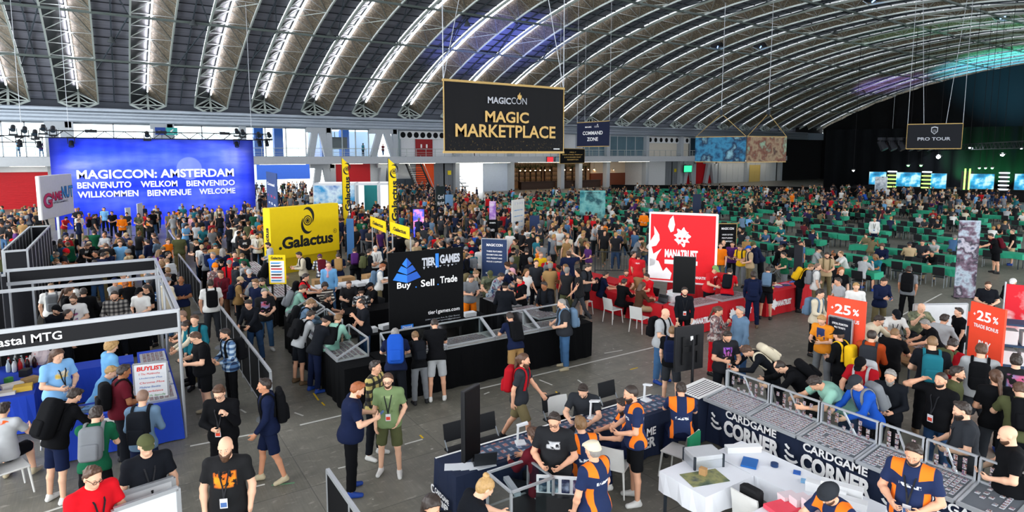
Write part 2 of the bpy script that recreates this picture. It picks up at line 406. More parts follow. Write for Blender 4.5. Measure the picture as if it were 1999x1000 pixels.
# upper storey
wn = [0]
def window(px0, px1, z0, z1, n, m=GL, fr=COLM):
    wn[0] += 1; x0, x1 = X(px0), X(px1)
    f = MB(); f.box((x0, 78.9, z0), (x1, 79.05, z0+.12)); f.box((x0, 78.9, z1-.12), (x1, 79.05, z1))
    for i in range(n+1):
        xx = x0+(x1-x0)*i/n; f.box((xx-.06, 78.9, z0), (xx+.06, 79.05, z1))
    o = struct(f.build('window_%d' % wn[0], fr)); MB().box((x0, 78.97, z0), (x1, 78.99, z1)).build('pane', m, o); return o
window(-40, 96, 5.15, 8.75, 3); window(104, 126, 5.15, 8.75, 1); window(136, 308, 5.15, 8.75, 2); window(318, 470, 5.15, 8.75, 2); window(478, 598, 5.15, 8.75, 3)
window(642, 720, 5.15, 8.75, 3); window(769, 782, 5.15, 8.75, 1)
BLUEP = M('blue_column', '2f62b8', .5)
for px in (655, 694, 560, 520): struct(MB().box((X(px)-.55, 83, 5.15), (X(px)+.55, 84, 8.8)).build('column_blue', BLUEP))
t = thing('wall_screen', 'dark flat screen mounted on the balcony wall between blue columns', 'screen', (X(673), 82.8, 7), 0); MB().cbox((0, 0, 0), (3.2, .12, 1.6)).build('panel', BLKP, t); MB().cbox((0, -.07, .0), (3.0, .02, 1.4)).build('display', M('dark_screen', '202832', .3), t); MB().bar((0, .05, 0), (0, .3, 1.5), .1).build('bracket', MG, t)
fbox('wall_back_upper', X(640), X(785), 5.15, 8.8, M('pale_blue_wall', 'b9cbe6', .6), 88, 88.2)
fbox('wall_panel_white', X(778), X(1125), 5.15, 8.75, WHT, 79.2, 79.4)
fbox('wall_panel_cream', X(1258), X(1345), 5.15, 8.75, CREAM, 79.2, 79.4)
fbox('wall_panel_grey', X(1345), 118, 5.15, 8.75, M('wall_slate_grey', '5c646c', .7), 79.2, 79.4)  # plain wall panel in one even, darker grey
window(1130, 1256, 5.15, 8.7, 7, M('blue_grey_glazing', '55707c', .2, 0, .15, 1, .6)); window(1346, 1398, 5.15, 8.7, 4, M('dark_blue_glazing', '263640', .2, 0, .15, 1, .6))
def ventrow(px0, px1, n, z, lab):
    t = thing('vent_row', lab, 'vent', ((X(px0)+X(px1))/2, 78.85, z), 0); hw = (X(px1)-X(px0))/2
    MB().box((-hw, 0, -.55), (hw, .35, .55)).build('panel', WHT, t)
    for i in range(n):
        x_ = -hw+2*hw*(i+.5)/n; b = MB()
        vs = [(x_+.38*math.cos(q*.4488), -.02, .40*math.sin(q*.4488)) for q in range(14)]
        b.add(vs, [tuple(range(14))]); b.add([(v[0], v[1]+.01, v[2]) for v in vs], [tuple(range(13, -1, -1))]); b.build('vent_opening', CURT, t)
ventrow(780, 868, 7, 8.15, 'row of seven round vents above the dark red balcony doors'); ventrow(1262, 1344, 8, 8.1, 'row of eight round vents above the cream balcony wall')
dn = [0]
def door(px0, px1, z0, z1, m, lab=None, win=True, split=True, y=78.95):
    dn[0] += 1; x0, x1 = X(px0), X(px1); h_ = z1-z0
    o = struct(MB().box((x0, y, z0), (x1, y+.18, z1)).build('door_%d' % dn[0], m))
    fr = MB()
    for xx in (x0, x1): fr.box((xx-.08, y-.05, z0), (xx+.08, y, z1))
    fr.box((x0, y-.05, z1-.1), (x1, y, z1)); lh = z0+min(2.6, h_*.62)
    fr.box((x0, y-.04, lh), (x1, y, lh+.07)); fr.box(((x0+x1)/2-.03, y-.03, z0), ((x0+x1)/2+.03, y, lh)); fr.build('door_frame', m, o)
    if win:
        for s_ in (-1, 1):
            xx = (x0+x1)/2+s_*(x1-x0)*.17; MB().cbox((xx, y-.02, z0+1.5), (.22, .04, .5)).build('pane', PAPER, o); MB().cbox((xx-s_*(x1-x0)*.1, y-.06, z0+1.05), (.05, .08, .25)).build('door_handle', MDK, o)
    return o
door(812, 843, 5.15, 8.2, M('dark_red_paint', '8f1419', .5)); door(812, 845, 0, 4.3, M('orange_paint', 'ec5312', .5)); door(847, 866, 0, 4.3, M('door_grey', '757a80', .6), win=False); door(866, 884, 0, 4.3, M('door_grey', '757a80', .6), win=False)
door(1300, 1312, 0, 4.3, M('door_grey', '757a80', .6), win=False); door(1312, 1323, 0, 4.3, M('door_grey', '757a80', .6), win=False)
t = thing('notice_sign', 'small yellow notice on the grey doors right of the orange doors', 'sign', (X(876), 78.85, 2.9)); MB().cbox((0, 0, 0), (.55, .04, .6)).build('plate', M('yellow_sign', 'e8d21a', .5), t)
t = thing('notice_sign', 'small yellow notice on the grey doors left of the red wall', 'sign', (X(1318), 78.85, 2.6)); MB().cbox((0, 0, 0), (.55, .04, .6)).build('plate', M('yellow_sign', 'e8d21a', .5), t)
# lower storey
def ribbed(name, px0, px1, z0, z1, m, n, horiz=True, y=78.9):
    b = MB(); x0, x1 = X(px0), X(px1)
    for i in range(n):
        if horiz: b.box((x0, y, z0+(z1-z0)*i/n), (x1, y+.12, z0+(z1-z0)*(i+.82)/n))
        else: b.box((x0+(x1-x0)*i/n, y, z0), (x0+(x1-x0)*(i+.85)/n, y+.12, z1))
    b.box((x0, y+.06, z0), (x1, y+.2, z1)); return struct(b.build(name, m))
ribbed('wall_red', -60, 97, 0, 3.7, REDW, 22); fbox('wall_soffit', -20, X(100), 3.7, 4.35, WHT, 78.6, 79.2)
fbox('wall_behind_backdrop', X(100), X(492), 0, 4.35, WALLG)
fbox('wall_red_centre', X(646), X(722), 0, 4.35, REDW); fbox('wall_white_centre', X(722), X(812), 0, 4.35, M('panel_white_grey', 'c4c8ca', .6)); 
t = thing('electrical_cabinet', 'dark cabinet standing against the pale wall left of the stairs', 'cabinet', (X(783), 78.2, 0)); MB().box((-1.2, -.4, 0), (1.2, .4, 2.2)).build('body', M('cabinet_dark', '3a444e', .6), t); MB().box((-.02, -.42, .1), (.02, -.39, 2.1)).build('door_gap', CURT, t)
t = struct(empty('stairs', (X(804), 78.6, 0)))
b = MB()
for k in range(15): b.box((-1.1, -4.2+.28*k, .29*k), (1.1, -3.9+.28*k, .29*k+.08))
b.build('tread', M('stair_dark', '24272a', .7), t); MB().bar((-1.1, -4.2, 0), (-1.1, 0, 4.3), .12, .3).bar((1.1, -4.2, 0), (1.1, 0, 4.3), .12, .3).build('stringer', M('stair_dark', '24272a', .7), t)
MB().bar((-1.1, -4.2, 1), (-1.1, 0, 5.3), .06).bar((1.1, -4.2, 1), (1.1, 0, 5.3), .06).bar((1.1, -4.2, 0), (1.1, -4.2, 1), .06).bar((-1.1, -4.2, 0), (-1.1, -4.2, 1), .06).build('handrail', MW, t)
fbox('wall_far_hall', X(480), X(640), 0, 4.35, M('pale_blue_wall', 'b9cbe6', .6), 108, 108.3); fbox('wall_blue_hall', XW(500, 96), XW(604, 96), 1.8, 4.3, M('royal_blue_panel', '2f58b0', .6), 96, 96.2)
ribbed('door_shutter', 943, 990, 0, 4.2, M('shutter_blue_white', 'c7d3e2', .5), 26)
fbox('wall_hall_opening', X(893), X(941), 0, 4.35, WHT, 92, 92.2)
t = thing('bleachers', 'stepped grey seating seen through the opening left of the shutter', 'bleachers', (X(918), 86, 0))
for k in range(6):
    MB().box((-3.6, .8*k, .5*k+.4), (3.6, .8*k+.45, .5*k+.52)).build('bench', M('bench_dark', '4a5058', .6), t)
b = MB()
for xx in (-3, 0, 3): b.bar((xx, 0, 0), (xx, 4.6, 3), .1); b.bar((xx, 4.6, 0), (xx, 4.6, 3), .1)
b.build('frame', MG, t)
# bar and cafe behind the columns
WARM = M('warm_wall', 'b08c68', .7); BARB = M('bar_brown', '3b2a22', .6)
fbox('wall_bar', X(998), X(1256), 0, 4.35, WARM, 84, 84.2); fbox('wall_bar_side', X(998)-.2, X(998), 0, 4.35, M('dark_wood', '4a3a2e', .7), 79, 84); fbox('wall_cafe_side', X(1256), X(1256)+.2, 0, 4.35, WHT, 79, 84)
fbox('wall_cafe', X(1188), X(1256), 2.2, 4.2, M('cafe_cream', 'e2cdb2', .7), 83.6, 83.8); fbox('wall_cafe_lower', X(1188), X(1256), 0, 2.2, M('cafe_wood', '7a3f28', .6), 83.5, 83.9)
for k, (a, c) in enumerate(((1022, 1090), (1096, 1178))):
    t = thing('bar_counter', ('dark bar counter left of the middle column' if k == 0 else 'dark bar counter right of the middle column'), 'bar', ((X(a)+X(c))/2, 79.6, 0)); hw = (X(c)-X(a))/2
    MB().box((-hw, 0, 0), (hw, .7, 1.15)).build('front', BARB, t); MB().box((-hw-.1, -.15, 1.15), (hw+.1, .85, 1.23)).build('top', M('bar_top', '2a1d18', .4), t)
    sh = thing('bottle_shelf', ('lit bottle shelf behind the left bar counter' if k == 0 else 'lit bottle shelf behind the right bar counter'), 'shelf', ((X(a)+X(c))/2, 83.6, 1.2)); b = MB()
    for z in (0, .7, 1.4, 2.2): b.box((-hw, -.2, z), (hw, .2, z+.06))
    for i in range(7): b.box((-hw+2*hw*i/6-.04, -.2, -1.2), (-hw+2*hw*i/6+.04, .2, 2.3))
    b.build('rack', BARB, sh)
    b = MB(); r_ = random.Random(k)
    for z in (.06, .76, 1.46):
        for i in range(34): b.lathe([(.055, 0), (.055, .22), (.02, .3), (.02, .38)], (-hw+2*hw*(i+.5)/34+r_.uniform(-.03, .03), 0, z), 6)
    o = b.build('bottles', M('bottle_glass', '6a5a34', .3, 0, .6, 1.3), sh); o['kind'] = 'stuff'
    pl = MB()
    for i in range(260):
        x_, z_ = r_.uniform(-hw, hw), r_.uniform(2.35, 2.9); pl.bar((x_, -.1+r_.uniform(-.2, .2), z_), (x_+r_.uniform(-.2, .2), -.1+r_.uniform(-.3, .3), z_+r_.uniform(-.3, .2)), .07, .01)
    tag(pl.build('hanging_foliage', M('bar_foliage', '4d6136', .8), None, ((X(a)+X(c))/2, 82.6, 1.0)), 'hanging green plants above the ' + ('left' if k == 0 else 'right') + ' bar counter', 'plants', kind='stuff')
    for i in range(7):
        t = thing('pendant_lamp', 'small warm pendant lamp hanging over the ' + ('left' if k == 0 else 'right') + ' bar counter', 'lamp', ((X(a)+X(c))/2-hw+2*hw*(i+.5)/7, 80.6, 3.0), 0, 'pendant lamps over the %s bar' % ('left' if k == 0 else 'right'))
        MB().lathe([(.02, .25), (.05, .2), (.2, 0), (.19, 0), (.02, .18)], (0, 0, 0), 12).build('shade', BARB, t); MB().lathe([(.01, -.1), (.09, -.05), (.1, .03), (.03, .1)], (0, 0, 0), 10).build('bulb', EM('warm_bulb', 'ffc98a', 40), t); MB().tube((0, 0, .25), (0, 0, 1.3), .015, 5).build('cord', CURT, t)
for px in (1195, 1232):
    t = thing('wall_lamp', 'warm wall lamp on the cream cafe wall', 'lamp', (X(px), 83.4, 2.9), 0, 'wall lamps in the cafe'); MB().lathe([(.05, .15), (.12, .1), (.2, -.15)], (0, 0, 0), 10).build('shade', CREAM, t); MB().lathe([(.01, -.2), (.1, -.1), (.05, .05)], (0, 0, 0), 8).build('bulb', EM('warm_bulb', 'ffc98a', 40), t)
fbox('wall_white_passage', X(1258), X(1302), 0, 4.35, WHT); 
b = MB(); a, c = X(1338), X(1382); b.prism([(a, 0), (c+1.2, 0), (c-.6, 4.1), (a+2.2, 4.1)], 78.85, 79); struct(b.build('wall_red_panel', REDW))
fbox('wall_grey_passage', X(1322), X(1392), 0, 4.35, WALLG)
ribbed('wall_white_panels', 1384, 1516, 0, 4.3, M('panel_white_grey', 'c4c8ca', .6), 12, False)
door(1462, 1482, 0, 3.4, M('passage_yellow', 'cbb26a', .6), win=False, y=78.7)
t = thing('exit_screen', 'small green screen hanging left of the red panel', 'screen', (X(1329), 77.3, 2.9)); MB().cbox((0, 0, 0), (2.2, .15, 1.3)).build('casing', BLKP, t); MB().cbox((0, -.09, 0), (2.05, .02, 1.15)).build('display', EM('green_display', '2fcf7f', 1.6), t); MB().tube((0, 0, .6), (0, 0, 1.45), .04).build('bracket', MG, t)
for px, m in ((1052, 'e23a44'), (1068, '53656e'), (1083, 'e23a44')):
    t = thing('info_screen', {1052: 'left red screen on the balcony edge under the big black banner', 1068: 'dark middle screen between two red screens on the balcony edge', 1083: 'right red screen on the balcony edge beside the small black sign'}[px], 'screen', (X(px), 76.1, 4.75)); MB().cbox((0, 0, 0), (1.25, .12, .85)).build('casing', BLKP, t); MB().cbox((0, -.07, 0), (1.15, .02, .72)).build('display', EM('disp_'+m, m, .9), t); MB().cbox((0, .12, 0), (.4, .2, .2)).build('bracket', MG, t)
t = thing('exit_sign', 'blue and green emergency exit sign above the blue backdrop', 'sign', (X(326), 77.5, 8.0)); MB().cbox((-.6, 0, 0), (1.0, .1, .8)).build('arrow_plate', M('sign_blue', '1c3f8f', .5), t); MB().cbox((.5, 0, 0), (1.1, .1, .8)).build('exit_plate', M('sign_green', '3fa4a0', .5), t); text('<', t, .5, 0, .3, .5, PAPER, -.06, .03)
# right end: black drape wall under the last arch, with a black fence
b = MB(); ny = 60; vs = []; fs = []
for i in range(ny+1):
    y = -6+(85)*i/ny; zt = ACZ+math.sqrt(R0**2-(y-ACY)**2)-.2; xo = .35*math.sin(i*1.9)
    vs += [(135+xo, y, 0), (135+xo, y, zt)]
for i in range(ny): fs.append((i*2, i*2+1, i*2+3, i*2+2))
b.add(vs, fs); struct(b.build('wall_right', CURT, smooth=True))
fbox('wall_far_dark', 112, 136, 0, 8.75, CURT, 79.0, 79.3)
b = MB()
for (x0, y0, x1, y1) in ((60, 66, 76, 50), (76, 50, 82, 36)): b.bar((x0, y0, .6), (x1, y1, .6), .08, 1.2)
tag(b.build('drape_fence', BLK), 'long low black draped fence in front of the white wall panels', 'fence')
# ================================================================ signs, banners, booths, tables
GOLD = M('gold_trim', 'b89a5e', .45, .3); GOLDT = M('gold_print', 'd9b36a', .5); WTX = M('white_print', 'f2f2f2', .6); BTX = M('black_print', '15161a', .6); NTX = M('grey_print', 'b8bcc4', .6)
WIRE = M('steel_wire', 'b4bac0', .4, .4)
def plane_pt(px, py, Y):
    r = pix(px, py); t = Y/r.y; return r.x*t, CAM_H+r.z*t
def sign(name, label, cat, pl, pr, zt, zb, mat, thick=.05, group=None, part='panel', bev=0):
    a, b = P(pl[0], pl[1], zt), P(pr[0], pr[1], zt); c, w_, rz = span(a, b)
    t = thing(name, label, cat, (c.x, c.y, zb), rz, group)
    MB().box((-w_/2, -thick/2, 0), (w_/2, thick/2, zt-zb), bev).build(part, mat, t)
    t['w'] = w_; t['h'] = zt-zb; return t, w_, zt-zb
def feet(t, w_, zb, m=None, depth=.5, posts=2):
    b = MB()
    for i in range(posts):
        x_ = (-w_/2+.06+(w_-.12)*i/(posts-1)) if posts > 1 else 0
        b.bar((x_, .06, -zb+.02), (x_, .06, .1), .05); b.box((x_-.04, -depth/2, -zb), (x_+.04, depth/2, -zb+.03))
    b.build('foot_stand', m or ALU, t)
def hang(t, xs, z0, dz, m=None, toward=None):
    for x_ in xs:
        MB().tube((x_, 0, z0), (x_ if toward is None else toward, 0, z0+dz), .018, 5).build('cable', m or WIRE, t)
def poly(parent, pts, m, y, name='emblem', th=.004):
    """a flat printed shape in the panel plane, given as (x, z) counter-clockwise"""
    b = MB(); b.prism(pts, y-th, y); return b.build(name, m, on_panel(parent))
def ringpts(cx, cz, rx, rz_, a0, a1, n=24): return [(cx+rx*math.cos(a0+(a1-a0)*i/n), cz+rz_*math.sin(a0+(a1-a0)*i/n)) for i in range(n+1)]
def stroke(parent, pts, wd, m, y, name='emblem'):
    """variable width stroke along pts"""
    n = len(pts); L = []; Rr = []
    for i in range(n):
        a, c = pts[max(0, i-1)], pts[min(n-1, i+1)]; dx, dz = c[0]-a[0], c[1]-a[1]; l = math.hypot(dx, dz)+1e-9
        w_ = wd(i/(n-1)) if callable(wd) else wd
        L.append((pts[i][0]-dz/l*w_/2, pts[i][1]+dx/l*w_/2)); Rr.append((pts[i][0]+dz/l*w_/2, pts[i][1]-dx/l*w_/2))
    b = MB()
    for i in range(n-1): b.add([(L[i][0], y, L[i][1]), (Rr[i][0], y, Rr[i][1]), (Rr[i+1][0], y, Rr[i+1][1]), (L[i+1][0], y, L[i+1][1])], [(0, 1, 2, 3)])
    return b.build(name, m, on_panel(parent))
def flame(parent, cx, cz, s, m, y):
    pts = [(0,-.5),(.28,-.3),(.34,.0),(.22,.22),(.20,.02),(.08,.2),(.10,.5),(-.10,.24),(-.16,.02),(-.24,.2),(-.34,-.02),(-.26,-.32)]
    return poly(parent, [(cx+x_*s, cz+z*s) for x_, z in pts], m, y)
def art(name, cols, sc=2.0, seed=0.0, bands=True):
    def f(h):
        mp = h.nt.nodes.new('ShaderNodeMapping'); mp.inputs['Location'].default_value = (seed, seed*.7, seed*1.3); h.L(h.tc.outputs['Object'], mp.inputs[0])
        n = h.noise(sc, mp.outputs[0], 6); n2 = h.noise(sc*.45, mp.outputs[0], 3)
        v = h.m('ADD', h.m('MULTIPLY', n, .6), h.m('MULTIPLY', n2, .55))
        k = len(cols); return h.ramp(v, [(.34+.46*i/(k-1), c) for i, c in enumerate(cols)])
    return node_mat(name, f, .6)
# ---- hanging banners
def dust(h):
    n = h.noise(9, detail=4); z = h.step(h.z, 1.1, 0.0); g = h.m('MULTIPLY', h.step(n, .60, .72), z)
    return h.mix(h.m('MULTIPLY', g, .55), '101114', 'a58a4c')
Y0 = 29.0; xl, xr = XW(867, Y0), XW(1099, Y0); xc = (xl+xr)/2; zb = plane_pt(869, 297, Y0)[1]; zt = plane_pt(867, 156, Y0)[1]
t = thing('hanging_banner', 'huge black fabric banner with gold edge and gold capitals hanging from the roof', 'banner', (xc, Y0, zb))
hw = (xr-xl)/2; hh = zt-zb
b = MB(); vs = []; fs = []; nx = 40
for i in range(nx+1):
    x_ = -hw+2*hw*i/nx
    for k in range(9): vs.append((x_, .03*math.sin(i*.9)*math.sin(k*.8+.4)+.012*math.sin(i*2.3), hh*k/8))
for i in range(nx):
    for k in range(8): fs.append((i*9+k, i*9+9+k, i*9+10+k, i*9+k+1))
b.add(vs, fs); b.build('fabric', node_mat('banner_black', dust, .8), t, smooth=True)
b = MB(); b.bar((-hw-.05, 0, hh), (hw+.05, 0, hh), .12, .12); b.build('top_rail', GOLD, t); MB().bar((-hw-.05, 0, 0), (hw+.05, 0, 0), .12, .12).build('bottom_rail', GOLD, t)
MB().bar((-hw, -.02, 0), (-hw, -.02, hh), .05).bar((hw, -.02, 0), (hw, -.02, hh), .05).build('side_trim', GOLD, t)
def put(t, s, px0, px1, py0, py1, Y, xc, zb, m, y=-.07, bold=.02, **k):
    x0, z0 = plane_pt(px0, py1, Y); x1, z1 = plane_pt(px1, py0, Y); return text(s, t, (x0+x1)/2-xc, (plane_pt((px0+px1)/2, py0, Y)[1]+plane_pt((px0+px1)/2, py1, Y)[1])/2-zb, x1-x0, plane_pt((px0+px1)/2, py0, Y)[1]-plane_pt((px0+px1)/2, py1, Y)[1], m, y, bold, **k)
put(t, 'MAGIC', 951, 996, 190, 203, Y0, xc, zb, NTX, bold=.03); put(t, 'CON', 997, 1027, 191, 204, Y0, xc, zb, NTX, bold=0)
fx, fz = plane_pt(1013, 188, Y0); flame(t, fx-xc, fz-zb, .42, GOLDT, -.07)
put(t, 'MAGIC', 946, 1031, 218, 240, Y0, xc, zb, GOLDT, bold=.025); put(t, 'MARKETPLACE', 888, 1083, 244, 269, Y0, xc, zb, GOLDT, bold=.02)
put(t, '▬', 1079, 1091, 290, 292, Y0, xc, zb, WTX)
for s_ in (-1, 1):
    MB().tube((s_*hw, 0, hh), (s_*hw, 0, hh+12), .025, 5).build('cable', WIRE, t); MB().tube((s_*hw, 0, hh), (s_*(hw-2.2), 0, hh+9.5), .02, 5).build('cable', WIRE, t)
t, w_, h_ = sign('hanging_sign', 'navy hanging sign with pale capitals right of the huge black banner', 'sign', (1127, 240), (1190, 236), 8.58, 6.23, M('sign_navy', '121a38', .8))
text('MAGIC', t, -.27*w_/2, h_*.80, w_*.2, .16, WTX, -.035, .03); text('CON', t, .24*w_/2, h_*.80, w_*.13, .16, WTX, -.035); text('COMMAND', t, 0, h_*.55, w_*.62, h_*.15, WTX, -.035, .02); text('ZONE', t, 0, h_*.30, w_*.34, h_*.15, WTX, -.035, .02); hang(t, (-w_/2, w_/2), h_, 12); flame(t, .3*w_/2, h_*.88, .2, WTX, -.03)
for z_ in (0, h_): MB().bar((-w_/2, 0, z_), (w_/2, 0, z_), .07).build('rail', GOLD, t)
t, w_, h_ = sign('hanging_sign', 'small black hanging sign with four lines of text under the huge banner', 'sign', (1093, 290), (1141, 291), 6.1, 4.5, BLK)
for i, (s, k) in enumerate((('HALL 7', .25), ('MAIN STAGE, FREEPLAY', .82), ('& SCAVENGER HUNT', .68), ('REDEMPTION', .45))): text(s, t, 0, h_*(.76-.17*i), w_*k, h_*.08, GOLDT, -.035, .02)
MB().bar((-w_/2, 0, 0), (w_/2, 0, 0), .07).bar((-w_/2, 0, h_), (w_/2, 0, h_), .07).bar((-w_/2, 0, 0), (-w_/2, 0, h_), .06).bar((w_/2, 0, 0), (w_/2, 0, h_), .06).build('rail', GOLD, t); hang(t, (-w_/2, w_/2), h_, 14)
t, w_, h_ = sign('hanging_sign', 'dark hanging sign with silver capitals and shield emblem above the far stage', 'sign', (1772, 243), (1880, 241), 7.84, 5.9, M('sign_dark', '14171d', .8))
text('PRO TOUR', t, 0, h_*.40, w_*.60, h_*.13, NTX, -.035, .02); sh = [(-.16, .2), (-.16, -.05), (0, -.2), (.16, -.05), (.16, .2), (0, .25)]
poly(t, [(x_*1.4, h_*.72+z*1.4) for x_, z in sh], NTX, -.03); poly(t, [(x_*1.05, h_*.72+z*1.05) for x_, z in sh], M('sign_dark', '14171d'), -.036); text('PRO\nTOUR', t, 0, h_*.72, .26, .2, NTX, -.045)
MB().bar((-w_/2, 0, 0), (w_/2, 0, 0), .06).bar((-w_/2, 0, h_), (w_/2, 0, h_), .06).bar((-w_/2, 0, 0), (-w_/2, 0, h_), .05).bar((w_/2, 0, 0), (w_/2, 0, h_), .05).build('rail', GOLD, t)
hang(t, (-w_/2, w_/2), h_, 10); hang(t, (-w_/5,), h_, 10, None, -w_/2.6); hang(t, (w_/5,), h_, 10, None, w_/2.4)
a1 = art('art_blue', ['081a2c', '134a70', '3a8cb4', '12284a', '8cc0d0', '184a70'], 1.1, 3); a2 = art('art_teal_red', ['5f8873', '89a78e', '6c3b2e', '99856a', '4b2b24', '7f9f88'], 1.2, 8)
for (pl, pr, m, lab, apx) in (((1358, 268), (1457, 266.5), a1, 'hanging printed panel in blues, left face of the hanging pair', 1405), ((1459, 266.5), (1536, 267.5), a2, 'hanging printed panel in green and rust, right face of the hanging pair', 1503)):
    t, w_, h_ = sign('hanging_art_panel', lab, 'banner', pl, pr, 7.22, 4.72, m, .05)
    for z_ in (0, h_): MB().bar((-w_/2, 0, z_), (w_/2, 0, z_), .07).build('rail', GOLD, t)
    for s_ in (-1, 1): MB().tube((s_*w_/2, 0, h_), (0, 0, h_+2.3), .03, 5).build('cable', GOLD, t)
    MB().tube((0, 0, h_+2.3), (0, 0, h_+13), .03, 5).build('cable', WIRE, t); MB().cbox((0, 0, h_+2.4), (.25, .25, .5)).build('hoist', MDK, t)
# ---- blue welcome backdrop with truss and lights
YB = 55.0; xl, xr = XW(97, YB), XW(495, YB); xc = (xl+xr)/2; hw = (xr-xl)/2; hb = plane_pt(300, 270, YB)[1]
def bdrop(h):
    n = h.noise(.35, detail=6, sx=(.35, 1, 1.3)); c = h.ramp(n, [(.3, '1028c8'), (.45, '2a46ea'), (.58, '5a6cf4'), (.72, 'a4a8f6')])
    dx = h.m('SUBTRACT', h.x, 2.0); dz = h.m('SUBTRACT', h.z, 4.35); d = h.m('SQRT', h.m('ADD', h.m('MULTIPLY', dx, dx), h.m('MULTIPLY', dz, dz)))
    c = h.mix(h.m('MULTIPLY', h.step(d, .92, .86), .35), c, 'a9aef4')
    ex = h.m('ABSOLUTE', h.m('DIVIDE', h.x, hw)); ed = h.m('MULTIPLY', h.step(ex, .8, .99), .75)  # sides darkened in the colour, as where the stage wash thins out
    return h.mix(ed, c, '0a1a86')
t = thing('welcome_backdrop', 'huge blue backdrop with moon and white welcome words in six languages', 'backdrop', (xc, YB, 0))
b = MB(); vs = []; fs = []
for i in range(61):
    x_ = -hw+2*hw*i/60
    for k in range(2): vs.append((x_, .03*math.sin(i*1.7), hb*k))
for i in range(60): fs.append((i*2, i*2+2, i*2+3, i*2+1))
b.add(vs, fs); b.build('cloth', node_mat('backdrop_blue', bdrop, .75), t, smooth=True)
MB().box((-hw, .05, 0), (hw, .15, hb)).build('frame_panel', M('deep_blue', '0a1a86', .8), t)
for s, a, c, y0, y1 in (('MAGICCON: AMSTERDAM', 150, 456, 330.5, 347.5), ('BENVENUTO', 151, 256, 355, 367.5), ('WELKOM', 275, 346, 353, 365), ('BIENVENIDO', 364, 458, 351.5, 363), ('WILLKOMMEN', 152, 270, 372.5, 385), ('BIENVENUE', 288, 373, 370, 382), ('WELCOME', 389, 459, 367.5, 378.5)):
    put(t, s, a, c, y0, y1, YB, xc, 0, WTX, -.06, .03)
TR = M('truss_black', '16191f', .5, .3)
def truss(name, label, p, q, s_=.45, n=None, m=None, group=None, drop=None):
    p, q = Vector(p), Vector(q); L = (q-p).length; n = n or max(4, int(L/.6)); t = thing(name, label, 'truss', ((p.x+q.x)/2, (p.y+q.y)/2, p.z), math.atan2(q.y-p.y, q.x-p.x), group)
    b = MB()
    for y_, z in ((-s_/2, 0), (s_/2, 0), (-s_/2, s_), (s_/2, s_)): b.bar((-L/2, y_, z), (L/2, y_, z), .06)
    b.build('chord', m or TR, t); b = MB()
    for i in range(n):
        x0, x1 = -L/2+L*i/n, -L/2+L*(i+1)/n
        for y_ in (-s_/2, s_/2): b.bar((x0, y_, 0 if i % 2 else s_), (x1, y_, s_ if i % 2 else 0), .035)
        b.bar((x0, -s_/2, 0), (x0, s_/2, 0), .03); b.bar((x0, -s_/2, s_), (x1, s_/2, s_), .03)
    b.build('lacing', m or TR, t)
    if drop:
        for s2 in (-.4, .4): MB().tube((L*s2, 0, s_), (L*s2, 0, drop), .02, 5).build('cable', WIRE, t)
    return t
truss('lighting_truss', 'dark lighting truss along the top of the blue backdrop', (xl-.3, YB-.3, hb-.05), (xr+1.4, YB-.3, hb-.05), .5, drop=11)
truss('lighting_truss', 'dark lighting truss left of the blue backdrop at the photo edge', (xl-9, YB-.2, hb-.4), (xl-.6, YB-.2, hb-.4), .45, drop=11)
def stagelight(x_, y_, z, label, group, hang_=.5, em=None, rz=0., dn=-40, big=1.0):
    t = thing('stage_light', label, 'stage light', (x_, y_, z), rz, group)
    MB().cbox((0, 0, hang_), (.5*big, .2*big, .12*big)).build('base', TR, t); MB().bar((-.2*big, 0, hang_), (-.2*big, 0, 0), .05).bar((.2*big, 0, hang_), (.2*big, 0, 0), .05).bar((-.2*big, 0, hang_), (.2*big, 0, hang_), .05).build('yoke', TR, t)
    b = MB(); d = Vector((0, -math.cos(R(dn)), math.sin(R(dn)))); p = Vector((0, 0, 0)); b.tube(p-d*.22*big, p+d*.22*big, .14*big, 12, .17*big); b.build('head', TR, t, smooth=False)
    b = MB(); b.tube(p+d*.221*big, p+d*.235*big, .15*big, 12); b.build('lens', em or M('lens_glass', '33414d', .1, .2), t); return t
for i, (px, py) in enumerate(((25, 246), (48, 249), (68, 255), (84, 245), (103, 248), (287, 258), (462, 252), (474, 254), (505, 259), (525, 259))):
    x_, z = plane_pt(px, py+4, YB-.3); stagelight(x_, YB-.3, z, 'black moving stage light standing on the truss by the blue backdrop', 'moving lights on the backdrop truss', -.45 if px < 300 else -.4)
for i, (px, py) in enumerate(((38, 280), (76, 282), (139, 281), (463, 282), (508, 280), (522, 280))):
    x_, z = plane_pt(px, py, YB-.5); stagelight(x_, YB-.3, z, 'black stage light hanging below the backdrop truss', 'lights under the backdrop truss', max(.3, hb-.05-z), dn=-60)
def spot(name, loc, to, energy, col, ang=60, blend=.8, size=.3):
    l = bpy.data.lights.new(name, 'SPOT'); l.energy = energy; l.color = col; l.spot_size = R(ang); l.spot_blend = blend; l.shadow_soft_size = size
    o = bpy.data.objects.new(name, l); C.objects.link(o); o.location = loc; o.rotation_euler = (Vector(to)-Vector(loc)).to_track_quat('-Z', 'Y').to_euler(); return o
for s_ in (-.62, 0, .62): spot('wash_lamp', (xc+hw*s_, YB-3.2, 7.0), (xc+hw*s_*.9, YB, 3.2), 1500, (.25, .35, 1.0), 95)
for i in range(3):
    s_ = (-.62, 0, .62)[i]; t = thing('wash_bar', 'slim wash light on an arm in front of the blue backdrop', 'stage light', (xc+hw*s_, YB-3.2, 7.05), 0, 'wash lights in front of the backdrop'); MB().cbox((0, 0, 0), (.7, .2, .2)).build('casing', TR, t); MB().bar((0, 0, .1), (0, 2.9, .2), .06).build('arm', TR, t)
for px in (1020, 1350):   # blue uplights that tint the vault
    pass
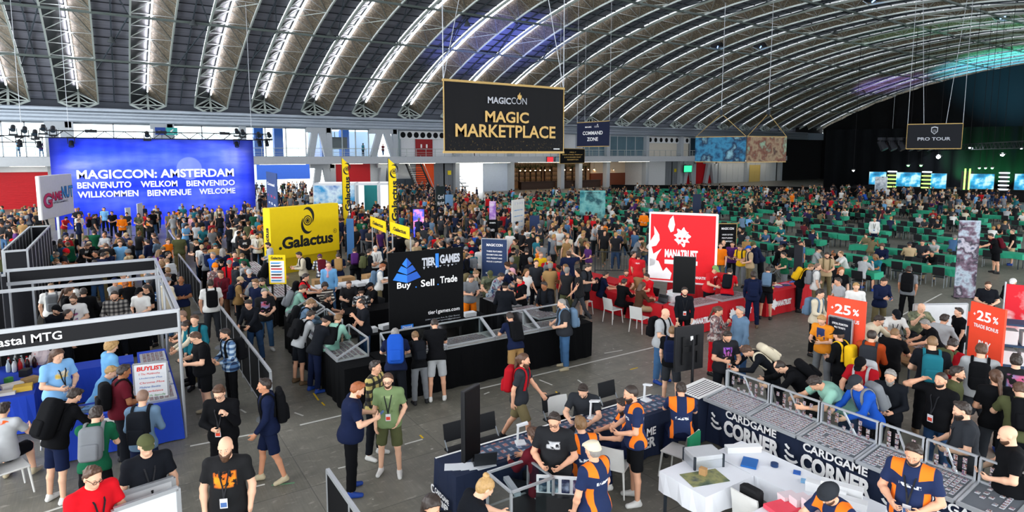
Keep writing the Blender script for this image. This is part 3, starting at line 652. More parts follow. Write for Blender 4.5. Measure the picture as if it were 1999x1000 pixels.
# ---- white framed sign of the left booth row
t, w_, h_ = sign('booth_sign', 'white sign with red and blue cartoon lettering left of the blue backdrop', 'sign', (72, 344), (136, 339), 4.3, 1.94, M('sign_white', 'd8d8da', .6), .2, None, 'panel', .04)
RT = M('red_print', 'd02028', .5); BT = M('blue_print', '2f8fd0', .5)
G3 = [(.0, .26, .16), (.30, .16, .10), (.47, .165, .11), (.62, .16, .11)]
text('G', t, -w_*.32, h_*.42, w_*.26, h_*.36, BTX, -.112, .06); text('G', t, -w_*.32, h_*.425, w_*.25, h_*.34, RT, -.118, .03)
text('AME', t, -w_*.05, h_*.50, w_*.34, h_*.22, BTX, -.112, .06); text('AME', t, -w_*.05, h_*.505, w_*.33, h_*.20, RT, -.118, .03)
text('NUT', t, w_*.30, h_*.56, w_*.38, h_*.30, BTX, -.112, .06); text('NUT', t, w_*.30, h_*.565, w_*.36, h_*.275, BT, -.118, .03)
stroke(t, [(-w_*.2+w_*.5*i/10, h_*(.33+.03*math.sin(i*.314))) for i in range(11)], .09, BTX, -.112); stroke(t, [(-w_*.19+w_*.48*i/10, h_*(.33+.03*math.sin(i*.314))) for i in range(11)], .065, PAPER, -.118); text('ENTERTAINMENT', t, w_*.05, h_*.345, w_*.44, h_*.03, BTX, -.122, .03)
MB().bar((0, 0, -1.94), (0, 0, .1), .12).build('pole', ALU, t); MB().cbox((0, 0, -1.91), (1.0, 1.0, .06)).build('base_plate', ALU, t)
# ---- big yellow box sign
YEL = M('yellow_fabric', 'f0cf08', .7, 0, .04)
t, w_, h_ = sign('box_sign', 'large yellow fabric box sign with black spiral eye emblem above a counter', 'sign', (526, 407.5), (660, 396.5), 3.05, .72, YEL, .5)
for v_ in t.children[0].data.vertices: v_.co.y += .25
yv = -.008
def eye(t, cx, cz, s, m, y):
    stroke(t, ringpts(cx, cz, .30*s, .30*s, 0, 2*math.pi, 30), .07*s, m, y); stroke(t, ringpts(cx, cz, .17*s, .17*s, 0, 2*math.pi, 24), .06*s, m, y)
    stroke(t, ringpts(cx, cz, .055*s, .055*s, 0, 2*math.pi, 14), .11*s, m, y)
    stroke(t, ringpts(cx-.02*s, cz+.18*s, .47*s, .62*s, R(125), R(-35), 24), lambda u: .02*s+.20*s*math.sin(math.pi*u), m, y); stroke(t, ringpts(cx+.02*s, cz-.18*s, .47*s, .62*s, R(305), R(145), 24), lambda u: .02*s+.20*s*math.sin(math.pi*u), m, y)
eye(t, w_*.02, h_*.70, .72, BTX, yv); text('.Galactus', t, 0, h_*.30, w_*.80, h_*.24, BTX, yv, .04); stroke(t, ringpts(w_*.435, h_*.42, .10, .10, 0, 2*math.pi, 20), .022, BTX, yv); text('R', t, w_*.435, h_*.42, .075, .1, BTX, yv, .03)
side = Matrix.Translation((-w_/2-.008, .25, h_*.35)) @ Matrix.Rotation(-math.pi/2, 4, 'Z') @ Matrix.Rotation(-math.pi/2, 4, 'Y')
text('Galactus', t, 0, 0, h_*.55, .26, BTX, 0, .04, rot=side)
MB().box((-w_/2+.1, .1, -.72), (w_/2-.1, .4, .0)).build('base_plinth', M('plinth_yellow', 'd4b608', .7), t)
# ---- feather flags and little yellow way signs
def feather(px, pyt, base, label, H_=5.25):
    p = P(base[0], base[1], 0); t = thing('feather_flag', label, 'flag', (p.x, p.y, 0), -YAW+math.atan2(-p.x, p.y)*0)
    t.rotation_euler[2] = math.atan2(p.y, p.x)-math.pi/2
    MB().tube((-.22, 0, 0), (-.20, 0, H_), .02, 6).build('pole', MDK, t); MB().lathe([(.3, 0), (.3, .05), (.06, .08), (.05, .3)], (-.22, 0, 0), 12).build('base', MDK, t)
    out = []; n = 24
    for i in range(n+1):
        u = i/n; out.append((.30*math.sin(math.pi*min(1, u*.62+.38))**.6*(.55+.45*u) if u < .97 else .05, .9+(H_-.9)*u))
    pts = [(-.2, .9)]+[(-.2+max(.05, .44*(1-abs(2*u-1.15)**2.2*.62) if u < .9 else .5*(1-u)/.1+.02), .9+(H_-.95)*u) for u in [i/n for i in range(n+1)]]+[(-.2, H_)]
    MB().prism(pts, -.012, .012).build('flag_cloth', YEL, t)
    rot = Matrix.Translation((.10, -.016, 2.9)) @ Matrix.Rotation(-math.pi/2, 4, 'Y')
    text('.Galactus', t, 0, 0, 2.3, .34, BTX, 0, .04, rot=rot); eye(t, .1, 4.55, .42, BTX, -.016)
feather(686, 291, (678, 470), 'tall yellow feather flag with black lettering, left of the pair behind the yellow sign')
feather(783, 308, (769, 500), 'tall yellow feather flag with black lettering, right of the pair beside the small way signs')
for pl, pr, zt, lab in (((723, 422), (753, 433), 2.45, 'small yellow lettered way sign on two posts, left one of two'), ((762, 433), (799, 444), 2.45, 'small yellow lettered way sign on two posts, right one of two')):
    t, w_, h_ = sign('way_sign', lab, 'sign', pl, pr, zt, zt-.5, YEL, .03); text('.Galactus', t, 0, h_*.5, w_*.7, .17, BTX, -.025, .03); feet(t, w_, zt-h_*1, ALU)
t, w_, h_ = sign('price_board', 'narrow yellow price board with lines of writing in front of the big yellow sign', 'sign', (524, 498), (557, 498), 2.3, 1.38, YEL, .03)
poly(t, [(-w_*.42, h_*.05), (w_*.42, h_*.05), (w_*.42, h_*.80), (-w_*.42, h_*.80)], PAPER, -.02); text('Galactus', t, 0, h_*.90, w_*.7, .09, BTX, -.03, .03)
r_ = random.Random(3)
for i in range(7): poly(t, [(-w_*.36, h_*(.1+.1*i)), (w_*r_.uniform(.1, .38), h_*(.1+.1*i)), (w_*.3, h_*(.145+.1*i)), (-w_*.36, h_*(.145+.1*i))], [BT, RT, BTX][i % 3], -.026, 'written_line')
feet(t, w_, 1.38, BLKP)
# ---- black seller banner with blue pyramid
t, w_, h_ = sign('seller_banner', 'black banner with blue pyramid emblem behind the glass cases', 'banner', (757, 495), (903, 482), 2.92, .72, BLK, .06); yv = -.04
BL1 = M('pyramid_blue', '2a7de0', .5); BL2 = M('pyramid_blue_deep', '1b55b4', .5)
cx, bz, tz = -w_*.27, h_*.66, h_*.93; pw = w_*.36
for i, (a, c) in enumerate(((0, .30), (.36, .60), (.66, 1.0))):
    wa, wc = pw/2*(1-a), pw/2*(1-c); zz = lambda u: bz+(tz-bz)*u
    poly(t, [(cx-wa, zz(a)+.05), (cx, zz(a)-.06), (cx, zz(c)-(.04 if c < 1 else 0)), (cx-wc-.001, zz(c)+(.04 if c < 1 else 0))], BL1, yv); poly(t, [(cx, zz(a)-.06), (cx+wa, zz(a)+.05), (cx+wc+.001, zz(c)+(.04 if c < 1 else 0)), (cx, zz(c)-(.04 if c < 1 else 0))], BL2, yv)
text('TIER', t, w_*.02, h_*.86, w_*.18, h_*.10, NTX, yv, .05); text('1', t, w_*.133, h_*.865, w_*.045, h_*.17, BL1, yv, .0); text('GAMES', t, w_*.31, h_*.875, w_*.28, h_*.11, NTX, yv, .05)
for i in range(9): poly(t, [(w_*(-.06+.055*i), h_*.80), (w_*(-.045+.055*i), h_*(.77+.012*(i % 3))), (w_*(-.03+.055*i), h_*.80)], NTX, yv, 'lettering_drip')
text('Buy', t, -w_*.31, h_*.60, w_*.18, h_*.095, WTX, yv, .02); text('Sell', t, 0, h_*.605, w_*.18, h_*.085, WTX, yv, .02); text('Trade', t, w_*.29, h_*.62, w_*.24, h_*.085, WTX, yv, .02)
for s_ in (-.155, .14): poly(t, ringpts(w_*s_, h_*.57, .018, .018, 0, 2*math.pi, 10), BL1, yv)
text('tier1games.com', t, w_*.22, h_*.23, w_*.44, h_*.06, WTX, yv, .01); text('23901 Jefferson Ave, St. Clair Shores', t, w_*.2, h_*.15, w_*.48, h_*.02, NTX, yv); text('tier1games@gmail.com', t, w_*.28, h_*.12, w_*.34, h_*.022, NTX, yv)
poly(t, [(-w_*.36, h_*.08), (-w_*.2, h_*.08), (-w_*.2, h_*.13), (-w_*.36, h_*.13)], BL1, yv, 'label_strip'); text('Discord', t, -w_*.28, h_*.105, w_*.12, h_*.03, WTX, yv-.006, .02)
feet(t, w_, .72, BLKP)
# ---- red flame sign
RED = M('red_sign', 'e01420', .55); 
t, w_, h_ = sign('booth_sign', 'large red sign with white flames and border at the red market booth', 'sign', (1268, 413), (1403, 418), 3.47, 1.05, WTX, .12, None, 'border', .05); yv = -.064
poly(t, [(-w_/2+.07, .07), (w_/2-.07, .07), (w_/2-.07, h_-.07), (-w_/2+.07, h_-.07)], RED, yv, 'red_field')
yv -= .008
poly(t, [(w_*-.17, h_*.72), (w_*-.13, h_*.74), (w_*-.11, h_*.83), (w_*-.14, h_*.96), (w_*-.19, h_*.90), (w_*-.21, h_*.80)], WTX, yv, 'flame')
poly(t, [(w_*-.47, h_*.22), (w_*-.40, h_*.24), (w_*-.36, h_*.38), (w_*-.30, h_*.48), (w_*-.42, h_*.40), (w_*-.45, h_*.50), (w_*-.38, h_*.52), (w_*-.33, h_*.60), (w_*-.34, h_*.68), (w_*-.42, h_*.80), (w_*-.41, h_*.68), (w_*-.47, h_*.58)], WTX, yv, 'flame')
poly(t, [(w_*-.47, h_*.05), (w_*-.16, h_*.05), (w_*-.14, h_*.14), (w_*-.22, h_*.22), (w_*-.27, h_*.16), (w_*-.34, h_*.30), (w_*-.47, h_*.34)], WTX, yv, 'flame')
pts = [(0+.30*math.sin(a)*(1+.25*math.sin(a*9+1)), .34*math.cos(a)*(1+.22*math.sin(a*7))) for a in [-i*2*math.pi/40 for i in range(40)]]
poly(t, [(x_*.8, h_*.66+z*.85) for x_, z in pts], WTX, yv); poly(t, ringpts(-.08, h_*.64, .05, .04, 0, 6.28, 8), RED, yv-.006, 'emblem_eye'); poly(t, ringpts(.08, h_*.64, .05, .04, 0, 6.28, 8), RED, yv-.006, 'emblem_eye'); poly(t, [(-.06, h_*.57), (.06, h_*.57), (.0, h_*.60)], RED, yv-.006, 'emblem_mouth')
text('MANATRUST', t, w_*-.01, h_*.42, w_*.48, h_*.12, WTX, yv, .05); poly(t, [(-w_*.25, h_*.27), (w_*.23, h_*.27), (w_*.23, h_*.33), (-w_*.25, h_*.33)], WTX, yv, 'underline'); text('MANATRUST', t, w_*.3, h_*.10, w_*.26, h_*.04, WTX, yv, .04)
feet(t, w_, 1.05, BLKP)
def monitor(name, label, pl, pr, zt, zb, polex=0, front=True, rzoff=0):
    a, b_ = P(pl[0], pl[1], zt), P(pr[0], pr[1], zt); c, w_, rz = span(a, b_); t = thing(name, label, 'monitor', (c.x, c.y, 0), rz+rzoff)
    MB().box((-w_/2, -.035, zb), (w_/2, .035, zt), .01).build('casing', BLKP, t)
    if front: MB().box((-w_/2+.02, -.04, zb+.02), (w_/2-.02, -.036, zt-.02)).build('screen', M('black_screen', '050608', .45, 0, 0, 1, .2), t)
    else:
        b = MB(); b.box((-w_*.3, -.075, zb+.15), (-w_*.22, -.03, zt-.2)); b.box((w_*.22, -.075, zb+.15), (w_*.3, -.03, zt-.2)); b.cbox((0, -.06, (zt+zb)/2), (w_*.6, .04, .12)); b.build('wall_bracket', M('bracket_black', '0e0f11', .5), t); MB().cbox((w_*.05, -.04, zb+(zt-zb)*.72), (.06, .02, .09)).build('sticker', PAPER, t)
    yb = .10 if front else -.13
    MB().tube((polex, yb, .05), (polex, yb, (zt+zb)/2+.2), .03, 10).build('pole', BLKP, t)
    b = MB()
    for k in range(3): b.bar((polex, yb, .35), (polex+.5*math.cos(k*2.09+.5), yb+.5*math.sin(k*2.09+.5), .03), .03)
    b.build('tripod_leg', BLKP, t); return t
monitor('display_monitor', 'tall dark monitor standing upright before the red flame sign', (1315, 500), (1359, 502), 2.35, 1.22)
monitor('display_monitor', 'black monitor on tripod seen from behind beside the seated staff member', (1318, 640), (1373, 632), 1.98, 1.06, 0, False)
monitor('display_monitor', 'tall black monitor seen nearly edge on at the near playmat counter', (902, 765), (934, 748), 2.05, .98, .18, True)
def standsign(label, pl, pr, zt, zb, m, lines, title=None, grp=None, frame=None):
    t, w_, h_ = sign('standing_sign', label, 'sign', pl, pr, zt, zb, m, .05, grp)
    for (s, cx, cz, ww, hh, mm) in lines: text(s, t, cx*w_, cz*h_, ww*w_, hh*h_, mm, -.03, .025)
    if frame: MB().bar((-w_/2, 0, 0), (-w_/2, 0, h_), .05).bar((w_/2, 0, 0), (w_/2, 0, h_), .05).bar((-w_/2, 0, h_), (w_/2, 0, h_), .05).build('frame', frame, t)
    feet(t, w_, zb, BLKP); return t
OR = M('orange_red_sign', 'ee4a2c', .6)
L25 = [('+', -.36, .865, .07, .035, WTX), ('25', -.08, .86, .42, .12, WTX), ('%', .26, .85, .16, .08, WTX), ('TRADE BONUS', 0, .735, .72, .045, WTX)]
standsign('orange red bonus sign partly hidden by a small dark poster board', (1617, 577), (1692, 590), 2.2, .35, OR, L25+[('BUY', 0, .52, .3, .09, WTX), ('SELL', 0, .38, .36, .09, WTX), ('TRADE', .05, .24, .5, .09, WTX)])
standsign('orange red bonus sign beside the blue metal rack at the right edge', (1898, 588), (1965, 606), 2.2, .35, OR, L25+[('BUY', 0, .52, .36, .10, WTX), ('SELL', 0, .38, .40, .10, WTX), ('TRADE', 0, .24, .55, .10, WTX)])
standsign('small dark framed poster board in front of the left orange red sign', (1620, 616), (1664, 626), 1.75, .35, M('poster_navy', '0f1626', .6), [('OFFICIAL PROMOTION', 0, .90, .7, .035, WTX), ('PRO TICKETS', 0, .84, .5, .03, WTX), ('B S', .1, .6, .5, .12, M('violet_print', '8f7fc8', .6)), ('READY', 0, .3, .5, .05, WTX)], None, None, ALU)
artp = art('art_grey_rose', ['141a24', '4f6070', 'a9b8c4', '6f5a6a', '2a2834', 'b8b4c0', '36465a'], 3.0, 5)
standsign('tall printed art pillar sign standing on the open floor at right', (1873, 430), (1915, 431), 2.97, .02, artp, [('COMMAND', 0, .93, .5, .025, NTX)])
standsign('printed grey pillar sign before the far stage, taller nearer one', (1709, 345), (1733, 345), 3.0, .02, art('art_grey', ['2a3138', '8a97a4', 'd4dade', '5a6672'], 2.5, 2), [('PRO TOUR', 0, .9, .5, .03, NTX)])
standsign('printed grey pillar sign before the far stage, smaller one behind', (1684, 333), (1702, 333), 3.0, .02, art('art_grey', ['2a3138', '8a97a4', 'd4dade', '5a6672'], 2.5, 2), [('PRO TOUR', 0, .9, .5, .03, NTX)])
standsign('wide teal printed sign in the middle of the seated crowd', (1132, 372), (1182, 372), 2.75, .02, art('art_teal', ['0f2f38', '2f7f88', '79b7b4', '1c4a54', '4fa09e'], 1.6, 4), [('GREEN STAGE', 0, .94, .6, .035, M('dark_teal_print', '0a2028', .6))])
standsign('tall white list sign in the middle of the standing crowd', (999, 391), (1023, 388), 2.85, .02, M('list_white', 'd4d4cf', .7), [('THS', 0, .92, .8, .05, NTX)]+[('Judge Booth Table', 0, .78-.12*i, .7, .03, BT) for i in range(5)])
standsign('navy information sign behind the black pyramid banner', (941, 466), (990, 468), 2.2, .3, M('info_navy', '22365c', .6), [('MAGIC', -.13, .88, .36, .055, WTX), ('CON', .2, .88, .26, .055, WTX)]+[(s, 0, .75-.07*i, .62, .03, WTX) for i, s in enumerate(('THESE FEATURED', 'EXHIBITORS ARE', '100% PRESENT AND', 'PROUD 2 SUPPORT'))]+[('HORDE', -.25, .3, .2, .04, WTX)], None, None, ALU)
standsign('black information board with gold frame beside the red flame sign', (1403, 437), (1438, 437), 2.2, .6, BLK, [('MAGIC', -.14, .86, .4, .07, WTX), ('CON', .22, .86, .26, .07, WTX)]+[(s, 0, .68-.1*i, .6, .04, WTX) for i, s in enumerate(('UNDER CUP 2024', 'FEATURED', 'EXHIBITORS'))], None, None, GOLD)
standsign('black easel sign in the crowd left of the white list sign', (952, 429), (971, 429), 2.0, .6, BLK, [('EXHIBITS', 0, .88, .6, .05, WTX), ('INFO', 0, .6, .4, .1, WTX)])
standsign('purple lit poster pillar left of the white list sign', (955, 393), (968, 393), 2.6, .3, art('art_purple', ['3a1858', 'a070c8', 'e8c8e8', '5a2a80'], 3, 1), [('EVENT', 0, .9, .6, .05, WTX)])
t = standsign('glowing blue and pink poster screen in the crowd right of the yellow flags', (805, 405), (829, 405), 2.2, .3, BLKP, [])
EMB = node_mat('screen_art', lambda h: h.ramp(h.noise(2.2, detail=3), [(.35, '1a2ad0'), (.5, '5a60f0'), (.62, 'f07a90'), (.75, 'f4d0e0')]), .4)
nt = EMB.node_tree; bsdf = nt.nodes['Principled BSDF']; nt.links.new(bsdf.inputs['Base Color'].links[0].from_socket, bsdf.inputs['Emission Color']); bsdf.inputs['Emission Strength'].default_value = .9
w_, h_ = t['w'], t['h']; MB().box((-w_/2+.05, -.035, .05), (w_/2-.05, -.03, h_-.12)).build('screen', EMB, t)
standsign('dark banner with white script lettering in the crowd below the grey doors', (851, 365), (868, 363), 3.0, .1, M('dark_green_banner', '1e2a2c', .8), [('Card', .0, .72, .7, .12, WTX), ('Market', .0, .55, .8, .12, WTX), ('eu', .1, .40, .4, .1, WTX)])
standsign('blue directory banner at the right end of the blue backdrop', (520, 335), (540, 339), 4.4, .1, M('directory_blue', '27406e', .7), [('Command', -.05, .84, .7, .04, WTX), ('1 2 3', 0, .68, .7, .03, RT), ('4 5 6', 0, .58, .7, .03, WTX), ('7 8 9', 0, .4, .7, .05, WTX)])
for lab, pl, pr, zt, m in (('blue slim poster stand behind the left yellow flag', (676, 427), (690, 427), 2.3, M('poster_blue', '3c6fa8', .6)), ('pale blue poster stand right of the dark script banner', (868, 380), (884, 380), 2.3, M('poster_pale_blue', '6f96bc', .6)), ('navy notice stand in the seated crowd right of the teal sign', (1353, 379), (1369, 379), 2.3, M('poster_navy2', '1a2742', .6)), ('dark covered sign on a stand in the green table rows', (1552, 478), (1568, 480), 2.1, M('poster_black', '171b22', .6)), ('navy suitcase shaped board behind the white list sign', (1034, 421), (1053, 421), 1.9, M('poster_navy3', '22345a', .6)), ('white leaning board on the blue backdrop stage, left one', (244, 406), (254, 405), 1.9, WHT), ('white leaning board on the blue backdrop stage, right one', (267, 398), (277, 396), 2.3, WHT)):
    standsign(lab, pl, pr, zt, .15, m, [])
# ---- black crowd fences along the aisle
def fence(p, q, label, h_=1.1):
    p, q = Vector((*p, 0)), Vector((*q, 0)); L = (q-p).length; d = q-p; t = thing('crowd_fence', label, 'fence', ((p+q)/2), math.atan2(d.y, d.x))
    n = max(1, round(L/1.0))
    MB().box((-L/2, -.015, .12), (L/2, .015, h_-.03)).build('panel', BLK, t)
    MB().bar((-L/2, 0, h_), (L/2, 0, h_), .05).bar((-L/2, 0, .1), (L/2, 0, .1), .04).build('rail', ALU, t)
    for i in range(n+1): MB().bar((-L/2+L*i/n, 0, 0), (-L/2+L*i/n, 0, h_), .045).build('post', ALU, t)
    for s_ in (-.5, .5): MB().tube((L*s_*.9, 0, 0), (L*s_*.9, 0, .02), .25, 14).build('base_plate', M('plate_grey', '7c8084', .5), t)
    return t
fence((2.26, 6.2), (2.26, 8.1), 'black panel fence with metal rail nearest the camera at bottom centre')
fence((2.45, 12.6), (2.42, 18.9), 'black panel fence along the aisle beside the plaid shirt man')
fence((2.35, 22.9), (2.30, 30.2), 'black panel fence further up the aisle right of the dark fascia booths')
fence((2.55, 33), (2.62, 40.1), 'black panel fence in front of the blue backdrop stage')
def steel_fence(p, q, label):
    p, q = Vector((*p, 0)), Vector((*q, 0)); L = (q-p).length; d = q-p; t = thing('steel_barrier', label, 'barrier', ((p+q)/2), math.atan2(d.y, d.x))
    MB().tube((-L/2, 0, 1.05), (L/2, 0, 1.05), .02).tube((-L/2, 0, .2), (L/2, 0, .2), .02).build('rail', MDK, t); b = MB()
    for i in range(int(L/.13)): b.tube((-L/2+.13*i, 0, .2), (-L/2+.13*i, 0, 1.05), .008, 5)
    b.build('bars', MDK, t); MB().bar((-L/2, -.25, .02), (-L/2, .25, .02), .04).bar((L/2, -.25, .02), (L/2, .25, .02), .04).bar((-L/2, 0, 0), (-L/2, 0, 1.05), .04).bar((L/2, 0, 0), (L/2, 0, 1.05), .04).build('foot', MDK, t)
steel_fence((18.2, 21.0), (20.6, 19.2), 'dark bar barrier behind the red market booth, left one'); steel_fence((20.8, 19.0), (22.8, 17.5), 'dark bar barrier behind the red market booth, right one')
# ---- shell scheme booths on the left
FAS = M('fascia_black', '0d0e13', .6); WALLB = M('booth_wall_black', '1b1c22', .8)
def booth_rail(t, p, q, zt, zb=None, y=0, infill=FAS, ticks=None):
    p, q = Vector(p), Vector(q)
    MB().bar((p.x, p.y, zt), (q.x, q.y, zt), .06, .07).build('top_rail', ALU, t)
    if zb is not None:
        MB().bar((p.x, p.y, zb), (q.x, q.y, zb), .06, .09).build('bottom_rail', ALU, t); MB().bar((p.x, p.y, (zt+zb)/2), (q.x, q.y, (zt+zb)/2), .02, zt-zb-.06).build('fascia_panel', infill, t)
def posts(t, pts, h_=2.5):
    for x_, y_ in pts: MB().tube((x_, y_, 0), (x_, y_, h_), .03, 8).build('post', ALU, t)
t = thing('exhibition_booth', 'front booth frame with black fascia lettered in white at left', 'booth', (0, 0, 0)); XR = .92
booth_rail(t, (-6, 12.9, 0), (XR, 12.9, 0), 2.5, 2.14); booth_rail(t, (XR, 12.9, 0), (XR, 16.75, 0), 2.5, 2.3); posts(t, ((XR, 12.9), (-3.2, 12.9)))
text('Coastal MTG', t, -1.42, 2.32, 1.12, .15, WTX, 12.885, .015)
t = thing('exhibition_booth', 'middle booth frame, thin bare metal rail behind the lettered fascia', 'booth', (0, 0, 0)); booth_rail(t, (-6, 16.75, 0), (XR, 16.75, 0), 2.5); booth_rail(t, (XR, 16.8, 0), (XR, 19.7, 0), 2.5, 2.3); posts(t, ((XR, 16.75), (XR-.02, 18.2)))
t = thing('exhibition_booth', 'rear booth frame with blank black fascia at left', 'booth', (0, 0, 0)); booth_rail(t, (-2.35, 19.75, 0), (XR, 19.75, 0), 2.5, 2.16); posts(t, ((XR, 19.75), (-2.3, 19.75)))
def boothwall(label, p, q, h_=2.5, n=None):
    p, q = Vector((*p, 0)), Vector((*q, 0)); L = (q-p).length; d = q-p; t = thing('booth_wall', label, 'partition', ((p+q)/2), math.atan2(d.y, d.x)); n = n or max(1, round(L))
    MB().box((-L/2, -.012, .05), (L/2, .012, h_-.05)).build('panel', WALLB, t); MB().bar((-L/2, 0, h_-.03), (L/2, 0, h_-.03), .06).bar((-L/2, 0, .03), (L/2, 0, .03), .05).build('rail', ALU, t)
    for i in range(n+1): MB().bar((-L/2+L*i/n, 0, 0), (-L/2+L*i/n, 0, h_), .05).build('post', ALU, t)
boothwall('black booth wall, end panel of the narrow store room at left', (-2.85, 24), (-2.3, 24.05)); boothwall('black booth wall with pale uprights, right side of the narrow store room', (-2.3, 24.1), (-2.22, 31.8)); boothwall('black booth wall, left side of the narrow store room', (-2.9, 24.1), (-2.88, 31.8)); boothwall('black booth wall, rear end of the narrow store room', (-2.85, 31.85), (-2.25, 31.85))
boothwall('black booth wall panel under the rear fascia near the left edge', (-3.2, 19.9), (-1.85, 19.9), 2.4, 2); boothwall('black booth wall running back from the left edge behind the cyan banner', (-2.55, 16.8), (-2.45, 19.6), 2.5, 3)
t = thing('hanging_print', 'cyan printed banner hanging at the left edge of the photo', 'banner', (-2.35, 15.6, .7), R(-78)); MB().box((-.75, -.01, 0), (.75, .01, 1.75)).build('cloth', art('art_cyan', ['2fb4c0', '58c8cc', 'e8e8e0', 'd86a30', '2a7f98'], 1.4, 6), t); MB().bar((-.8, 0, 1.78), (.8, 0, 1.78), .04).build('rail', ALU, t); MB().bar((0, 0, 0), (0, 0, -.7), .03).build('pole', ALU, t); MB().cbox((0, 0, -.68), (.4, .4, .04)).build('base', ALU, t)
# ---- tables with draped cloths
def cloth_table(name, label, x0, x1, y0, y1, h_, m, drop=None, fold=.02, rz=0, group=None, cat='table', topm=None):
    drop = h_-.02 if drop is None else drop
    cx, cy = (x0+x1)/2, (y0+y1)/2; a, c = (x1-x0)/2, (y1-y0)/2; t = thing(name, label, cat, (cx, cy, 0), rz, group); b = MB()
    per = []
    def edge(p, q, n):
        for i in range(n): per.append((p[0]+(q[0]-p[0])*i/n, p[1]+(q[1]-p[1])*i/n))
    nx, ny = max(4, int(a*2/.12)), max(4, int(c*2/.12)); edge((-a, -c), (a, -c), nx); edge((a, -c), (a, c), ny); edge((a, c), (-a, c), nx); edge((-a, c), (-a, -c), ny)
    n = len(per); vs = [(x_, y_, h_) for x_, y_ in per]
    for i, (x_, y_) in enumerate(per):
        k = fold*(1+math.sin(i*1.9)+.6*math.sin(i*.73)); l = math.hypot(x_/a if a else 0, y_/c if c else 0)
        vs.append((x_+(k if abs(x_) >= a-.001 else 0)*(1 if x_ > 0 else -1), y_+(k if abs(y_) >= c-.001 else 0)*(1 if y_ > 0 else -1), h_-drop))
    b.add(vs, [tuple(range(n))]+[(i, n+i, n+(i+1) % n, (i+1) % n) for i in range(n)]); b.build('cloth_cover', m, t)
    if drop < h_-.1:
        for sx in (-1, 1):
            for sy in (-1, 1): MB().bar((sx*(a-.08), sy*(c-.06), 0), (sx*(a-.08), sy*(c-.06), h_-.03), .035).build('leg', MDK, t)
    return t
BLUEC = M('royal_blue_cloth', '1b3fb0', .8, 0, .12, 2); REDC = M('red_cloth', 'c01420', .8, 0, .12, 2); BLKC = M('black_cloth', '090a0c', .95, 0, .2, 2, .1); GRN = M('green_cloth', '2a9c78', .8, 0, .1, 2); WHC = M('white_cloth', 'dcdfe4', .8, 0, .05, 2); NAVC = M('navy_cloth2', '18233c', .85, 0, .15, 2)
cloth_table('cloth_table', 'blue clothed table where the green shirt man leans, front of left booth', -1.15, .25, 12.95, 13.7, .75, BLUEC); cloth_table('cloth_table', 'blue clothed snack table at the left edge behind the light blue shirt seller', -3.0, -1.5, 14.8, 17.2, .75, BLUEC)
cloth_table('cloth_table', 'blue clothed card counter along the right side of the front booth', .28, .86, 12.85, 16.6, .78, BLUEC); cloth_table('cloth_table', 'blue clothed table at the back of the front booth', -1.3, .2, 16.0, 16.6, .75, BLUEC)
cloth_table('cloth_table', 'dark clothed table inside the middle booth under the bare rail', -1.8, .6, 19.0, 19.6, .75, BLKC); cloth_table('cloth_table', 'black clothed long table behind the rear fascia booth', -1.9, 1.0, 22.5, 23.2, .75, BLKC); cloth_table('cloth_table', 'black clothed table heaped with card boxes below the white cartoon sign', -2.0, .5, 28.5, 29.3, .75, BLKC)
# ---- glass cases
SLV = M('card_sleeve', 'c9ced4', .25, .2); CARD = node_mat('card_backs', lambda h: h.ramp(h.noise(23, detail=2), [(.3, '1f232c'), (.40, '7a463c'), (.47, 'b0aea8'), (.53, '34506a'), (.60, '8a4a5a'), (.66, 'c0beb8'), (.75, '3a3446')]), .5)
def cards(parent, x0, x1, y0, y1, z, nx, ny, tilt=0, name='card_rows', fill=.95, seed=0, cw=.063, ch=.088):
    b = MB(); r_ = random.Random(seed)
    for i in range(nx):
        for j in range(ny):
            if r_.random() > fill: continue
            x_, y_ = x0+(x1-x0)*(i+.5)/nx, y0+(y1-y0)*(j+.5)/ny; dz = tilt*(y_-y0); b.box((x_-cw/2, y_-ch/2, z+dz), (x_+cw/2, y_+ch/2, z+dz+.006))
    o = b.build(name, CARD, parent); o['kind'] = 'stuff'; return o
def case(label, cx, cy, rz, L=1.3, D=.72, zb=.97, hf=.08, hb=.42, seed=0, group=None):
    t = thing('display_case', label, 'display case', (cx, cy, zb), rz, group)
    MB().box((-L/2, -D/2, 0), (L/2, D/2, .03)).build('tray', M('case_tray', 'b9b6b0', .7), t)
    b = MB()
    for x_ in (-L/2, L/2): b.bar((x_, -D/2, 0), (x_, -D/2, hf), .03); b.bar((x_, D/2, 0), (x_, D/2, hb), .03); b.bar((x_, -D/2, hf), (x_, D/2, hb), .035); b.bar((x_, -D/2, .01), (x_, D/2, .01), .035)
    for y_, z in ((-D/2, .01), (D/2, .01), (-D/2, hf), (D/2, hb)): b.bar((-L/2, y_, z), (L/2, y_, z), .035)
    b.build('metal_frame', ALU, t)
    b = MB(); b.add([(-L/2, -D/2, hf), (L/2, -D/2, hf), (L/2, D/2, hb), (-L/2, D/2, hb)], [(0, 1, 2, 3)]); b.build('glass_lid', GL, t)
    for x_ in (-L/2, L/2):
        b = MB(); b.add([(x_, -D/2, .01), (x_, D/2, .01), (x_, D/2, hb), (x_, -D/2, hf)], [(0, 1, 2, 3)]); b.build('glass_side', GL, t)
    cards(t, -L/2+.05, L/2-.05, -D/2+.05, D/2-.05, .032, int(L/.085), int(D/.12), 0, seed=seed); return t
cloth_table('counter', 'long black clothed counter carrying the glass cases of the pyramid banner seller', 4.65, 10.6, 12.3, 13.1, .95, BLKC, cat='counter'); cloth_table('counter', 'black clothed side counter left of the pyramid banner', 3.85, 4.6, 12.3, 17.6, .95, BLKC, cat='counter')
